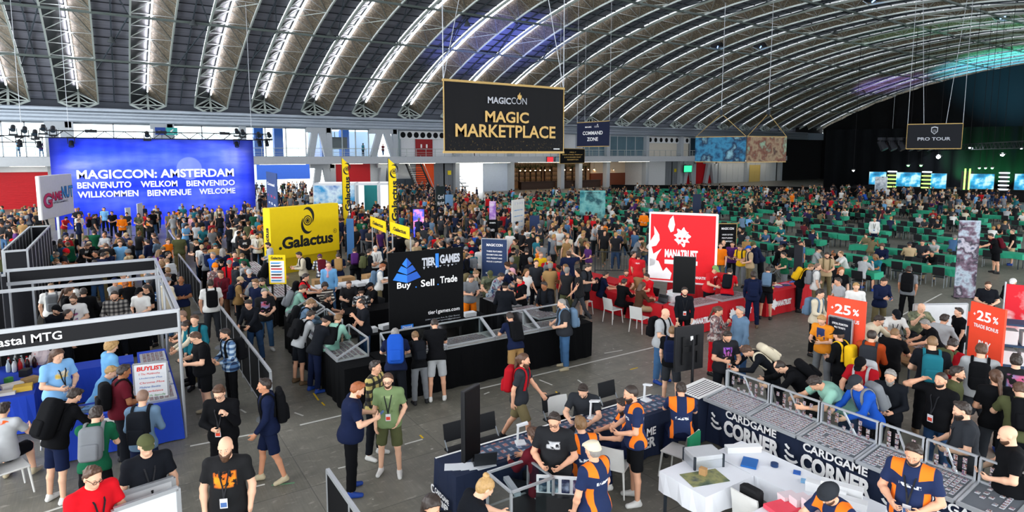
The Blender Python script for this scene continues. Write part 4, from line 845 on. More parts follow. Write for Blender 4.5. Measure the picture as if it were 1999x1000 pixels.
cloth_table('counter', 'black clothed side counter right of the pyramid banner', 9.6, 10.4, 13.2, 16.6, .9, BLKC, cat='counter'); cloth_table('counter', 'black clothed seat side counter behind the pyramid banner', 4.7, 7.6, 17.4, 18.2, .75, BLKC, cat='counter')
for i in range(4): case(('leftmost', 'second', 'third', 'rightmost')[i]+' glass lidded card case on the long black counter', 4.95+.62+1.32*i, 12.68, 0, 1.28, .7, .95, seed=i)
case('glass lidded card case on the left black counter, nearest end', 4.22, 13.5, R(-90), 1.3, .7, .95, seed=7); case('glass lidded card case on the left black counter, middle', 4.22, 15.3, R(-90), 1.3, .7, .95, seed=8); case('glass lidded card case on the left black counter, far end', 4.22, 16.8, R(-90), 1.3, .7, .95, seed=9)
for i, y_ in enumerate((14.1, 15.7)):
    t = thing('card_tray', ('flat card tray on the right black counter, nearer one', 'flat card tray on the right black counter, further one')[i], 'tray', (10.0, y_, .9)); MB().box((-.38, -.72, 0), (.38, .72, .03)).build('base', ALU, t); cards(t, -.34, .34, -.68, .68, .032, 7, 12, seed=20+i)
# inner table of that booth with white boxes
cloth_table('counter', 'inner work table crowded with boxes behind the pyramid banner', 5.3, 9.0, 15.0, 15.7, .75, BLKC, cat='counter'); 
BOXM = M('cardboard', 'a98458', .8); WBOX = M('white_cardboard', 'd9dbdc', .75)
def cbox(label, x_, y_, z, d, m, rz=0, lid=True, group=None, name='card_box'):
    t = thing(name, label, 'box', (x_, y_, z), rz, group); MB().box((-d[0]/2, -d[1]/2, 0), (d[0]/2, d[1]/2, d[2]*(.8 if lid else 1))).build('body', m, t)
    if lid: MB().box((-d[0]/2-.004, -d[1]/2-.004, d[2]*.62), (d[0]/2+.004, d[1]/2+.004, d[2])).build('lid', m, t)
    return t
for i in range(7): cbox('white card box on the work table behind the pyramid banner', 5.5+.5*i, 15.3+.1*(i % 2), .75, (.36, .22, .12), [WBOX, BOXM, WBOX][i % 3] if i % 3 != 1 else WBOX, .2*(i % 3), True, 'white boxes behind the pyramid banner')
# ---- yellow seller counters
cloth_table('counter', 'black clothed card counter along the left of the yellow sign', 4.2, 5.0, 19.9, 28.0, .85, BLKC, cat='counter'); cloth_table('counter', 'black clothed card counter in front of the yellow sign', 5.1, 8.6, 20.4, 21.2, .85, BLKC, cat='counter'); cloth_table('counter', 'black clothed counter at the right of the yellow sign', 9.1, 9.7, 21.3, 27.6, .85, BLKC, cat='counter')
for i in range(5):
    t = thing('card_tray', 'flat tray of loose cards on the counter left of the yellow sign', 'tray', (4.6, 21 + 1.5*i, .85), 0, 'trays left of the yellow sign'); MB().box((-.36, -.68, 0), (.36, .68, .04)).build('base', WBOX, t); cards(t, -.33, .33, -.65, .65, .042, 7, 12, seed=30+i)
for i in range(8): cbox('long white card box on the counter in front of the yellow sign', 5.4+.42*i, 20.8, .85, (.3, .62, .11), WBOX, .03*i, True, 'long white boxes before the yellow sign')
for i in range(3): cbox('brown cardboard box on the counter before the yellow sign', 6.0+.9*i, 21.5 if i else 21.6, .0, (.5, .4, 1.05), BOXM, .1*i, True, 'brown boxes before the yellow sign')
# ---- red booth
t = cloth_table('counter', 'red clothed front counter lettered in white at the red booth', 14.0, 17.5, 12.15, 12.95, .82, REDC, cat='counter')
def redlogo(t, x_, y_, s=1.0, rz=0):
    rot = Matrix.Translation((x_, y_, .42)) @ Matrix.Rotation(rz, 4, 'Z'); o = text('MANATRUST', t, .55*s, 0, .85*s, .2*s, WTX, -.06, .05, rot=rot)
    pts = [(.13*math.sin(a)*(1+.25*math.sin(a*9+1))*s, .17*math.cos(a)*(1+.22*math.sin(a*7))*s) for a in [-i*2*math.pi/30 for i in range(30)]]
    o = poly(t, pts, WTX, -.06); o.matrix_local = rot
redlogo(t, .4, -.43); redlogo(t, -1.5, -.43)
t = cloth_table('counter', 'red clothed counter with coloured mats at the right of the red booth', 18.1, 20.7, 12.2, 13.0, .82, REDC, cat='counter'); redlogo(t, -1.0, -.43)
cloth_table('counter', 'red clothed play table on the left side of the red booth', 14.1, 14.9, 13.1, 16.6, .75, REDC, cat='counter'); cloth_table('counter', 'red clothed rear play table at the left of the red booth', 15.1, 15.9, 16.3, 18.6, .75, REDC, cat='counter')
cloth_table('counter', 'red clothed back counter behind the red flame sign', 17.4, 20.0, 15.2, 15.9, .8, REDC, cat='counter')
def tray(label, x_, y_, z, L, D, rz, seed, group=None):
    t = thing('card_tray', label, 'tray', (x_, y_, z), rz, group); MB().box((-L/2, -D/2, 0), (L/2, D/2, .05)).build('base', ALU, t); cards(t, -L/2+.04, L/2-.04, -D/2+.04, D/2-.04, .052, int(L/.09), int(D/.12), seed=seed); return t
tray('flat glass topped card tray on the red front counter, left one', 14.9, 12.55, .82, 1.5, .65, 0, 41); tray('flat glass topped card tray on the red front counter, right one', 16.6, 12.55, .82, 1.5, .65, 0, 42)
MATS = ['d84030', '3068b8', 'e0b030', '4a9a60', '8a50a0', 'e8e0d0', '20406a', 'c86a90']
r_ = random.Random(11)
for i in range(10):
    tag(MB().cbox((0, 0, .01), (.32, .24, .02), .004).build('play_booklet', M('booklet_'+MATS[i % 8], MATS[i % 8], .5), None, (18.35+.24*i, 12.6+.15*(i % 2), .82), r_.uniform(-.4, .4)), 'colourful flat packet on the right red counter', 'packet', 'packets on the right red counter')
for i in range(4): cbox('white card box stacked on the red counter behind the laptop', 14.85+.02*i, 13.35, .75+.09*i, (.4, .25, .085), WBOX, .05*i, True, 'white boxes by the red booth laptop')
cbox('brown cardboard box on the red booth table beside the dark monitor', 15.6, 15.7, 0, (.5, .45, 1.0), BOXM, .2)
def laptop(label, x_, y_, z, rz, scr='202830', glow=0):
    t = thing('laptop', label, 'laptop', (x_, y_, z), rz); MB().box((-.17, -.12, 0), (.17, .12, .018)).build('base', M('laptop_grey', '6c7076', .4, .4), t)
    MB().bar((0, .12, .02), (0, .19, .24), .34, .012, (0, 1, 0)).build('lid', M('laptop_dark', '2a2d32', .4, .2), t)
    b = MB(); b.add([(-.155, .118, .03), (.155, .118, .03), (.155, .178, .225), (-.155, .178, .225)], [(0, 1, 2, 3)]); b.build('screen', EM('laptop_glow', 'dfe8f0', 1.1) if glow else M('black_screen', '050608'), t); MB().box((-.15, -.05, .018), (.15, .1, .021)).build('keyboard', BLKP, t); return t
laptop('dark laptop seen from behind on the red play table', 14.35, 13.4, .75, R(-80))
def white_chair(label, x_, y_, rz, m=None, name='plastic_chair', group=None):
    m = m or M('chair_white', 'd8d8d4', .45); t = thing(name, label, 'chair', (x_, y_, 0), rz, group)
    MB().box((-.22, -.22, .43), (.22, .22, .46), .015).build('seat', m, t)
    b = MB(); vs = []
    for i in range(9):
        u = -1+2*i/8
        for z, k in ((.46, 0), (.65, .03), (.83, .07)): vs.append((u*.215*(1-.08*(z-.46)), -.205-k-.015*(1-u*u), z)); vs.append((u*.215*(1-.08*(z-.46)), -.18-k-.015*(1-u*u), z))
    fs = []
    for i in range(8):
        for k in range(2):
            a = i*6+k*2; fs += [(a, a+6, a+8, a+2), (a+1, a+3, a+9, a+7)]
        fs += [(i*6+4, i*6+10, i*6+11, i*6+5)]
    b.add(vs, fs); b.build('backrest', m, t)
    for sx in (-1, 1):
        for sy in (-1, 1): MB().tube((sx*.23, sy*.23, 0), (sx*.195, sy*.19, .44), .014, 8, .02).build('leg', m, t)
    return t
def dark_chair(label, x_, y_, rz, group=None, full=True, m=None):
    m = m or M('chair_black', '15171b', .6)
    t = thing('folding_chair', label, 'chair', (x_, y_, 0), rz, group)
    MB().box((-.22, -.21, .42), (.22, .21, .46), .012).build('seat', m, t); MB().bar((0, -.20, .56), (0, -.25, .86), .42, .03, (0, 1, 0)).build('backrest', m, t)
    for sx in (-1, 1): MB().tube((sx*.21, .22, 0), (sx*.21, -.20, .60), .012, 6).build('leg', MG, t); MB().tube((sx*.21, -.26, 0), (sx*.21, .16, .43), .012, 6).build('leg', MG, t)
    return t
# ---- near right seller: navy counter, cases, white tables
t = cloth_table('counter', 'navy counter with playmats where the staff in orange and navy sit', 3.9, 8.5, 7.45, 8.15, .8, NAVC, cat='counter')
rot = Matrix.Translation((-2.36, .02, -.0)) @ Matrix.Rotation(-math.pi/2, 4, 'Z')
text('CARDGAME', t, 0.02, .36, .46, .085, WTX, 0, .03, rot=rot); text('CORNER', t, .02, .24, .44, .11, WTX, 0, .04, rot=rot)
o = stroke(t, ringpts(-.27, .34, .06, .06, R(60), R(330), 12), .03, WTX, 0); o.matrix_local = rot
rot2 = Matrix.Translation((0, -.40, 0)); text('CARDGAME', t, 1.2, .52, 1.0, .15, WTX, 0, .03, rot=rot2); text('CORNER', t, 1.2, .32, 1.0, .2, WTX, 0, .04, rot=rot2)
MB().box((-2.3, .30, .801), (2.3, .335, .806)).build('white_edge', PAPER, t)
PM = node_mat('playmat_print', lambda h: h.mix(h.m('MULTIPLY', h.box(h.m('FRACT', h.m('MULTIPLY', h.x, 7)), .2, .8, .05), h.box(h.m('FRACT', h.m('MULTIPLY', h.y, 6)), .2, .85, .05)), '33475f', h.ramp(h.noise(6), [(.35, '7a8fa0'), (.5, '9a5a50'), (.6, '90a8b8'), (.7, '6a5a80')])), .6)
for i in range(4): tag(MB().box((-.5, -.26, 0), (.5, .24, .005)).build('playmat', PM, None, (4.95+1.05*i, 7.8, .803)), ('first', 'second', 'third', 'fourth')[i]+' printed playmat along the navy counter counted from the near left end', 'playmat')
LEAF = M('leaflet', 'cfd3d8', .6)
for i in range(5): tag(MB().box((-.15, -.1, 0), (.15, .1, .004+.002*i)).build('leaflet', LEAF, None, (4.02+.1*i, 7.72-.05*i, .803), -.5+.1*i), 'white price leaflet fanned on the near end of the navy counter', 'leaflet', 'leaflets on the navy counter')
laptop('open laptop with dim screen at the near end of the navy counter', 4.45, 7.45+.15, .803, R(160)); laptop('open laptop with white screen before the seated staff on the navy counter', 5.95, 7.62, .803, R(200), glow=1)
def deskcam(label, x_, y_, z, rz):
    t = thing('desk_scanner', label, 'scanner', (x_, y_, z), rz); MB().cbox((0, 0, .015), (.16, .16, .03), .005).build('base', WHT, t); MB().bar((0, .05, .03), (0, .04, .3), .03).build('post', WHT, t); MB().bar((0, .06, .3), (0, -.12, .34), .07, .03).build('head', WHT, t)
deskcam('white desk scanner lamp at the right end of the navy counter', 8.2, 7.95, .803, 0); deskcam('white desk scanner lamp beside the navy counter laptop', 5.25, 7.8, .803, 1.2); deskcam('white desk scanner lamp near the standing staff man', 6.85, 7.9, .803, .4)
def corner_skirt(label, x0, x1, y0, y1):
    t = cloth_table('counter', label, x0, x1, y0, y1, .86, NAVC, cat='counter')
    return t
t = corner_skirt('long navy counter lettered in white under the glass card cases', 9.2, 9.72, 2.6, 7.3)
for k, yy in enumerate((1.55, .05, -1.5)):
    rot = Matrix.Translation((-.31, yy, 0)) @ Matrix.Rotation(-math.pi/2, 4, 'Z')
    text('CARDGAME', t, .12, .71, 1.02, .14, WTX, 0, .03, rot=rot); text('CORNER', t, .14, .45, 1.12, .30, WTX, 0, .05, rot=rot)
    for j in range(3):
        o = stroke(t, ringpts(-.58, .46+.10*j, .12, .10, R(200), R(330-40*j), 10), .045, WTX, 0); o.matrix_local = rot
def flatcase(label, y0, y1, seed, ncol, fill):
    x0, x1 = 8.98, 9.64; t = thing('display_case', label, 'display case', ((x0+x1)/2, (y0+y1)/2, .87)); a, c = (x1-x0)/2, (y1-y0)/2
    b = MB()
    b.add([(-a, -c, .0), (a, -c, .09), (a, c, .09), (-a, c, 0), (-a, -c, .03), (a, -c, .12), (a, c, .12), (-a, c, .03)], [(3,2,1,0),(4,5,6,7),(0,1,5,4),(1,2,6,5),(2,3,7,6),(3,0,4,7)]); b.build('tray', M('case_tray_grey', '5b6066', .5), t)
    b = MB()
    for y_ in (-c, c): b.bar((-a, y_, .03), (a, y_, .12), .05, .03)
    b.bar((-a, -c, .03), (-a, c, .03), .04, .05); b.bar((a, -c, .12), (a, c, .12), .04, .06); b.bar((a, -c, .1), (a, -c, .46), .05); b.bar((a, c, .1), (a, c, .46), .05); b.bar((a, -c, .46), (a, c, .46), .03)
    b.bar((a-.02, -c*.3, .12), (a, c*.2, .44), .025); b.build('metal_frame', ALU, t)
    b = MB(); b.add([(a, -c, .12), (a, c, .12), (a, c, .46), (a, -c, .46)], [(0, 1, 2, 3)]); b.build('glass_front', GL, t)
    b = MB(); r_ = random.Random(seed); nx = 9
    for i in range(nx):
        for j in range(ncol):
            if r_.random() > fill: continue
            x_, y_ = -a+.06+(2*a-.12)*(i+.5)/nx, -c+.05+(2*c-.1)*(j+.5)/ncol; z = .032+.09*(x_+a)/(2*a); b.cur = 1; b.box((x_-.036, y_-.026, z), (x_+.036, y_+.026, z+.006)); b.cur = 0; b.box((x_-.012, y_-.021, z+.006), (x_+.03, y_+.021, z+.012))
    o = b.build('card_rows', [CARD, SLV], t); o['kind'] = 'stuff'
    b = MB()
    for i in range(3):
        for j in range(ncol//2):
            if r_.random() < .7: b.cbox((a-.015, -c+.08+(2*c-.16)*(j+.5)/(ncol//2), .17+.09*i), (.012, .05, .07))
    o = b.build('standing_cards', CARD, t); o['kind'] = 'stuff'; return t
for i, (y0, y1, nc, fl) in enumerate(((6.35, 7.25, 13, 1), (5.42, 6.32, 13, 1), (4.49, 5.39, 13, .9), (3.85, 4.46, 8, .85), (3.2, 3.82, 8, .8), (2.6, 3.17, 6, .35))): flatcase(('first', 'second', 'third', 'fourth', 'fifth', 'sixth')[i]+' open backed card case on the lettered navy counter counted from the far end', y0, y1, 50+i, nc, fl)
b = MB(); t = thing('price_list_board', 'slanted board of white price lists at the far end of the card cases', 'board', (9.35, 7.62, 0)); MB().box((-.4, -.28, .0), (.4, .28, .86)).build('base', NAVC, t); b.add([(-.4, -.28, .87), (.4, -.28, .95), (.4, .28, .95), (-.4, .28, .87)], [(0, 1, 2, 3)]); b.build('board', PAPER, t)
for i in range(7): MB().bar((-.36, -.2+.06*i, .878), (.34, -.2+.06*i, .95), .012, .004).build('printed_line', BTX, t)
# white work tables
cloth_table('work_table', 'white clothed work table carrying the silver case, left arm of the L', 6.55, 7.6, 5.2, 6.05, .75, WHC, .3); cloth_table('work_table', 'white clothed work table with blue packets beside the lettered counter', 7.62, 8.4, 3.7, 6.0, .75, WHC, .3)
t = thing('flight_case', 'silver aluminium case lying on the white work table', 'case', (7.28, 5.85, .75), -.35); MB().box((-.24, -.17, 0), (.24, .17, .13), .01).build('body', M('case_silver', 'b9bec3', .35, .5), t); MB().box((-.24, -.17, .132), (.24, .17, .20), .01).build('lid', M('case_silver_light', 'cfd3d6', .35, .4), t)
for sx in (-1, 1):
    for sy in (-1, 1): MB().cbox((sx*.235, sy*.165, .1), (.03, .03, .2)).build('corner_cap', MDK, t)
tag(MB().box((-.3, -.18, 0), (.3, .18, .006)).build('playmat', art('art_mat', ['1f2a24', '4a5a48', '8a8a5a', '2a3a4a'], 7, 3), None, (6.95, 5.55, .752), -.3), 'dark printed playmat under the silver case on the white table', 'playmat')
cbox('small brown deck box on the playmat beside the silver case', 7.0, 5.62, .758, (.08, .1, .1), BOXM, .3, False)
for i, (x_, y_, d, rz) in enumerate(((8.1, 5.75, (.55, .12, .1), -.5), (8.0, 4.35, (.5, .13, .14), -1.2), (8.12, 4.2, (.5, .13, .18), -1.2), (8.0, 4.02, (.4, .13, .1), -1.2))): cbox(('long white card box at the far end of the white work table', 'white card box on the white table, left of the stepped three', 'white card box on the white table, tallest of the stepped three', 'white card box on the white table, right of the stepped three')[i], x_, y_, .752, d, WBOX, rz)
for lab, x_, y_, s_, m in (('blue foil packet with white label on the white table', 7.85, 5.45, (.3, .22, .03), M('packet_blue', '2060a8', .3)), ('small blue square pad on the white table', 8.2, 4.9, (.12, .1, .015), M('pad_blue', '2a5aa8', .5)), ('pale blue small packet on the white table', 8.05, 4.7, (.1, .08, .03), M('packet_pale', '7fb0d8', .4)), ('dark green small box at the corner of the silver case', 7.62, 5.8, (.1, .07, .07), M('box_green', '2a5a4a', .5))):
    tag(MB().cbox((0, 0, s_[2]/2), s_, .004).build('packet', m, None, (x_, y_, .752), .5), lab, 'packet')
tag(MB().lathe([(.03, 0), (.055, 0), (.055, .05), (.03, .05)], (0, 0, 0), 18).build('tape_roll', M('tape_dark_blue', '1a3560', .4), None, (8.1, 5.2, .752)), 'dark blue roll of tape on the white table', 'tape')
for i in range(3): cbox('pink white card box in the low row at the bottom edge', 7.35-.0*i, 4.5-.17*i, .77, (.22, .14, .12+.05*i), M('box_pinkish', 'dccbcf', .7), -.3, True, 'pinkish boxes at the bottom edge')
tag(MB().cbox((0, 0, .03), (.42, .3, .06), .02).build('pink_tray', M('tray_pink', 'e8485a', .5), None, (7.12, 4.42, .775), -.2), 'bright pink folder lying at the bottom edge of the photo', 'folder'); cloth_table('work_table', 'low white side table at the bottom edge under the pink folder', 6.75, 7.5, 3.9, 4.62, .77, WHC, .2)
t = thing('water_bottle', 'clear water bottle with blue cap standing on the carton', 'bottle', (6.15, 5.0, .42)); MB().lathe([(.03, 0), (.035, .02), (.035, .15), (.014, .2), (.014, .22)], (0, 0, 0), 12).build('body', M('bottle_clear', 'c8d8e4', .1), t, smooth=True); MB().lathe([(.016, .22), (.016, .24)], (0, 0, 0), 10).build('cap', M('cap_blue', '2050b0', .4), t)
cbox('open brown carton on the floor beside the white work table', 6.1, 4.95, 0, (.5, .4, .42), BOXM, .4, False)
white_chair('pale plastic chair at the white work table carrying a black bag', 7.2, 4.88, R(-90)); white_chair('white plastic chair with green cloth behind the seated staff man', 7.75, 6.75, R(15)); white_chair('white plastic chair whose back the standing staff man holds', 6.55, 7.0, R(-60))
tag(MB().prism([(-.22, 0), (.22, 0), (.20, .42), (-.20, .42)], -.02, .02).build('green_cloth', M('green_towel', '157a52', .8), None, (7.78, 6.45, .42), R(15)), 'green cloth hanging over a white plastic chair', 'cloth')
tag(MB().box((-.16, -.08, 0), (.16, .08, .42), .04).build('laptop_bag', M('bag_black', '0c0d10', .7), None, (7.1, 4.88, .46), R(-90)), 'black bag standing on a pale plastic chair by the white work table', 'bag')
white_chair('white plastic chair behind the seated man in dark T-shirt across the navy counter', 6.85, 8.75, R(170)); 
for i, (px, py, lab) in enumerate(((965, 850, 'black chair at the aisle side of the navy counter, middle one'), (912, 872, 'black chair at the aisle side of the navy counter, near one'), (1195, 775, 'black chair at the aisle side of the navy counter, far one'), (1090, 805, 'black chair under the seated dark T-shirt man at the navy counter'))):
    p = P(px, py, .6); dark_chair(lab, p.x, 8.75 if i != 3 else 8.8, R(180))
# glass cabinet and card rack near bottom centre
t = thing('glass_cabinet', 'square glass display cabinet with metal edges at bottom centre', 'cabinet', (4.45, 6.62, 0), .0); b = MB()
for sx in (-1, 1):
    for sy in (-1, 1): b.bar((sx*.34, sy*.3, 0), (sx*.34, sy*.3, 1.05), .03)
for z in (.55, 1.05):
    for s_ in (-1, 1): b.bar((-.34, s_*.3, z), (.34, s_*.3, z), .03); b.bar((s_*.34, -.3, z), (s_*.34, .3, z), .03)
b.build('metal_frame', ALU, t); MB().box((-.33, -.29, 0), (.33, .29, .55)).build('base', BLKP, t)
for s_ in (-1, 1):
    b = MB(); b.add([(-.34, s_*.3, .55), (.34, s_*.3, .55), (.34, s_*.3, 1.05), (-.34, s_*.3, 1.05)], [(0, 1, 2, 3)]); b.build('glass_side', GL, t); b = MB(); b.add([(s_*.34, -.3, .55), (s_*.34, .3, .55), (s_*.34, .3, 1.05), (s_*.34, -.3, 1.05)], [(0, 1, 2, 3)]); b.build('glass_side', GL, t)
MB().bar((-.2, -.25, .95), (-.1, .2, .95), .08, .05).build('lamp_bar', MG, t)
t = thing('card_rack', 'white slanted rack of framed cards in front of the glass cabinet', 'rack', (4.95, 6.25, .0), R(-40)); MB().box((-.4, -.12, 0), (.4, .2, .8)).build('base', BLKP, t); MB().bar((-.4, 0, .92), (.4, 0, .92), .03, .26).build('board', WHT, t)
for i in range(5): MB().cbox((-.31+.155*i, -.025, .92), (.11, .02, .19), .01).build('framed_card', art('art_card%d' % i, [('3a5a78', '1f3040', 'a8b8c0'), ('406a8a', '1f3040', 'a8c8d0'), ('3a4a78', '1a2040', '98a8c0'), ('6a4a78', '2f2040', 'b8a8c0'), ('3a7a58', '1f4030', 'a8c8b0')][i], 12, i), t)
# ---- folding white framed board and near left details
for i, (pl, pr, zt, lab) in enumerate((((203, 976), (338, 933), 1.30, 'white board in a metal frame at the bottom edge, upper one of two'), ((222, 996), (347, 953), 1.32, 'white board in a metal frame at the bottom edge, lower front one of two'))):
    t, w_, h_ = sign('framed_board', lab, 'board', pl, pr, zt, .2, WHT, .03); MB().bar((-w_/2, 0, 0), (-w_/2, 0, h_), .05).bar((w_/2, 0, 0), (w_/2, 0, h_), .05).bar((-w_/2, 0, h_), (w_/2, 0, h_), .05).build('frame', ALU, t); feet(t, w_, .2, ALU, .2)
a, b_ = P(277, 683, 1.45), P(328, 668, 1.45)
t = thing('buy_list_board', 'white board handwritten with a buy list leaning on the booth counter', 'board', (.42, 13.15, .55), R(-12)); bw_, bh = .56, .95
MB().box((-bw_/2, -.015, 0), (bw_/2, .015, bh)).build('panel', WHT, t); MB().bar((-bw_/2, 0, 0), (-bw_/2, 0, bh), .03).bar((bw_/2, 0, 0), (bw_/2, 0, bh), .03).bar((-bw_/2, 0, bh), (bw_/2, 0, bh), .03).bar((-bw_/2, 0, 0), (bw_/2, 0, 0), .03).build('frame', ALU, t)
MRK = [M('marker_red', 'd8322a', .6), M('marker_green', '4a9a58', .6), M('marker_blue', '3a6ab0', .6)]
text('BUYLIST', t, 0, bh*.90, bw_*.8, .085, MRK[0], -.02, .04, shear=.1)
for i, (s, m) in enumerate((('1 The Muldrotha', 0), ('Undercity Plus', 2), ('Chrome Mox', 0), ('Mishras Bauble', 2), ('Counterbalance', 0), ('Fetch lands', 1), ('Moxen Sol', 0), ('Urza Tron', 1))): text(s, t, -.02+.02*(i % 3), bh*(.79-.09*i), bw_*(.62+.06*(i % 3)), .04, MRK[m], -.02, 0, shear=.15)
MB().bar((-.2, .02, -.53), (-.2, .02, .2), .03).bar((.2, .02, -.53), (.2, .02, .2), .03).build('easel_leg', ALU, t)
SODA = [M('soda_red', 'b01818', .3), M('soda_dark', '2a1410', .2), M('soda_clear', 'b8c8cc', .15), M('soda_white', 'e0e0dc', .4)]
r_ = random.Random(8)
for i in range(14):
    x_, y_ = -2.1+.55*(i % 5)/5+r_.uniform(0, .05), 16.9-.13*(i//5)-r_.uniform(0, .05); t = thing('soda_bottle', 'plastic soda bottle in the cluster on the left blue snack table', 'bottle', (x_, y_, .75), 0, 'soda bottles on the snack table')
    MB().lathe([(.03, 0), (.042, .02), (.042, .16), (.016, .23), (.016, .25)], (0, 0, 0), 10).build('body', SODA[i % 4], t, smooth=True); MB().lathe([(.018, .25), (.018, .27)], (0, 0, 0), 8).build('cap', SODA[(i*3) % 4], t)
for i, (x_, y_, d, m, lab) in enumerate(((-1.7, 15.2, (.3, .22, .1), 'd8b040', 'yellow box on the left blue snack table'), (-1.9, 15.5, (.35, .2, .08), 'e8e4d8', 'white flat box on the left blue snack table'), (-1.62, 15.6, (.25, .2, .12), 'a88858', 'tan box on the left blue snack table'), (-2.0, 15.9, (.12, .1, .1), '4a9a48', 'green small box on the left blue snack table'), (-1.75, 16.2, (.2, .16, .14), '28282c', 'black box on the left blue snack table'), (-1.95, 15.1, (.2, .3, .06), 'd0ccc0', 'cream tray on the left blue snack table'))): cbox(lab, x_, y_, .75, d, M('snack_'+m, m, .6), .3*i, False)
t = thing('plastic_bag', 'crumpled white and pink plastic bag on the snack table', 'bag', (-1.55, 17.0, .75)); b = MB(); b.lathe([(.16, 0), (.2, .08), (.19, .2), (.12, .3), (.05, .36)], (0, 0, 0), 14); b.v = [(x_*(1+.18*math.sin(7*x_*z*40+i)), y_*(1+.18*math.cos(i*1.7)), z) for i, (x_, y_, z) in enumerate(b.v)]; b.build('body', M('bag_plastic', 'd8c8c8', .4), t)
for i, (x_, y_, c, lab) in enumerate(((-.75, 13.35, '1f5aa0', 'blue playmat on the front blue table, left one'), (-.1, 13.3, '2a6ab0', 'blue playmat on the front blue table, right one'))): tag(MB().box((-.28, -.2, 0), (.28, .2, .006)).build('playmat', art('mat_'+c, [c, '6a9ac8', '183050', 'a8c0d0'], 7, i), None, (x_, y_, .752), .1), lab, 'playmat')
cbox('brown deck box standing on the front blue table', -.42, 13.5, .752, (.1, .14, .16), BOXM, .4, False); laptop('small tablet stand on the front blue table beside the red box', -.85, 13.5, .752, R(150)); cbox('red flat box on the front blue table', -1.0, 13.25, .752, (.2, .14, .05), RT, .2, False)
for i in range(4): tray('tray of cards on the right blue counter of the front booth', .57, 13.3+.85*i, .78, .5, .75, 0, 70+i, 'trays on the right blue counter')
white_chair('white plastic chair at the bottom left edge', -1.62, 12.2, R(-70)); white_chair('white plastic chair tucked behind the blue front table', -1.1, 13.95, R(170)); white_chair('white plastic chair under the blue front table beside the black backpack man', -.2, 12.75, R(-20))
for i, (x_, y_, rz) in enumerate(((14.0-.55, 15.9, -90), (13.55, 14.55, -90), (13.5, 13.3, -75))): white_chair(('white chair under the navy shirt man, far one at the red play table', 'white chair under the black shirt man, middle one at the red play table', 'white chair under the khaki shorts person, near one at the red play table')[i], x_-.15, y_, R(rz))
# ---- trade table and rack at right
t = cloth_table('trade_table', 'brown topped trade table between the two orange red signs', 14.9, 17.3, 6.35, 7.25, .75, M('table_brown', '7a5a38', .6), .05); laptop('open laptop with bright screen on the trade table', 16.7, 6.9, .75, R(100), glow=1)
r_ = random.Random(4)
for i in range(22): tag(MB().cbox((0, 0, .01), (.1, .14, .02)).build('card_stack', CARD, None, (15.1+r_.uniform(0, 2.0), 6.45+r_.uniform(0, .7), .75), r_.uniform(0, 3)), 'small stack of cards on the trade table', 'cards', 'card stacks on the trade table')
t = thing('storage_rack', 'blue metal storage rack with white boxes at the right edge', 'rack', (16.6, 4.75, 0), R(-60)); SB = M('rack_blue', '24405f', .5)
for sx in (-1, 1):
    for sy in (-1, 1): MB().bar((sx*.6, sy*.25, 0), (sx*.6, sy*.25, 1.75), .05).build('upright', SB, t)
for z in (.35, .8, 1.25, 1.72): MB().box((-.62, -.27, z), (.62, .27, z+.04)).build('shelf', SB, t)
for i in range(9):
    x_ = -.42+.4*(i % 3); z = (.39, .84, 1.29)[i//3]; m_ = Matrix.Rotation(R(-60), 4, 'Z') @ Vector((x_, -.05, 0)); cbox('white box with black slots on the blue metal rack', 16.6+m_.x, 4.75+m_.y, z, (.32, .3, .3), WBOX, R(-60), True, 'white boxes on the blue rack')
t = thing('framed_board', 'white board leaning behind the trade table', 'board', (18.6, 7.3, .3), R(-30)); MB().box((-.75, -.02, 0), (.75, .02, 1.1)).build('panel', WHT, t); MB().bar((-.75, 0, 1.1), (.75, 0, 1.1), .04).bar((-.75, 0, -.3), (-.75, 0, 1.1), .04).bar((.75, 0, -.3), (.75, 0, 1.1), .04).build('frame', ALU, t)
for i, (x_, y_, rz) in enumerate(((19.6, 7.1, -50), (20.3, 6.6, -50))):
    t = thing('red_counter_shelf', ('orange edged counter shelf behind the right bonus sign, left one', 'orange edged counter shelf behind the right bonus sign, right one')[i], 'shelf', (x_, y_, 0), R(rz)); MB().box((-.5, -.02, .7), (.5, .02, 1.1)).build('front', OR, t); MB().box((-.5, 0, .75), (.5, .5, .8)).build('top', BLKP, t); MB().box((-.48, .05, 0), (.48, .45, .75)).build('base', BLKP, t)
t = thing('red_flag', 'red and white printed banner at the right edge above the rack', 'banner', (18.2, 5.35, 0), R(-65)); MB().box((-.4, -.015, .9), (.4, .015, 2.3)).build('cloth', art('art_redwhite', ['d01828', 'd01828', 'f0e8e8', 'd01828'], 2.2, 2), t); MB().tube((-.42, 0, 0), (-.42, 0, 2.35), .02).build('pole', ALU, t); MB().cbox((-.42, 0, .02), (.4, .4, .04)).build('base', ALU, t)
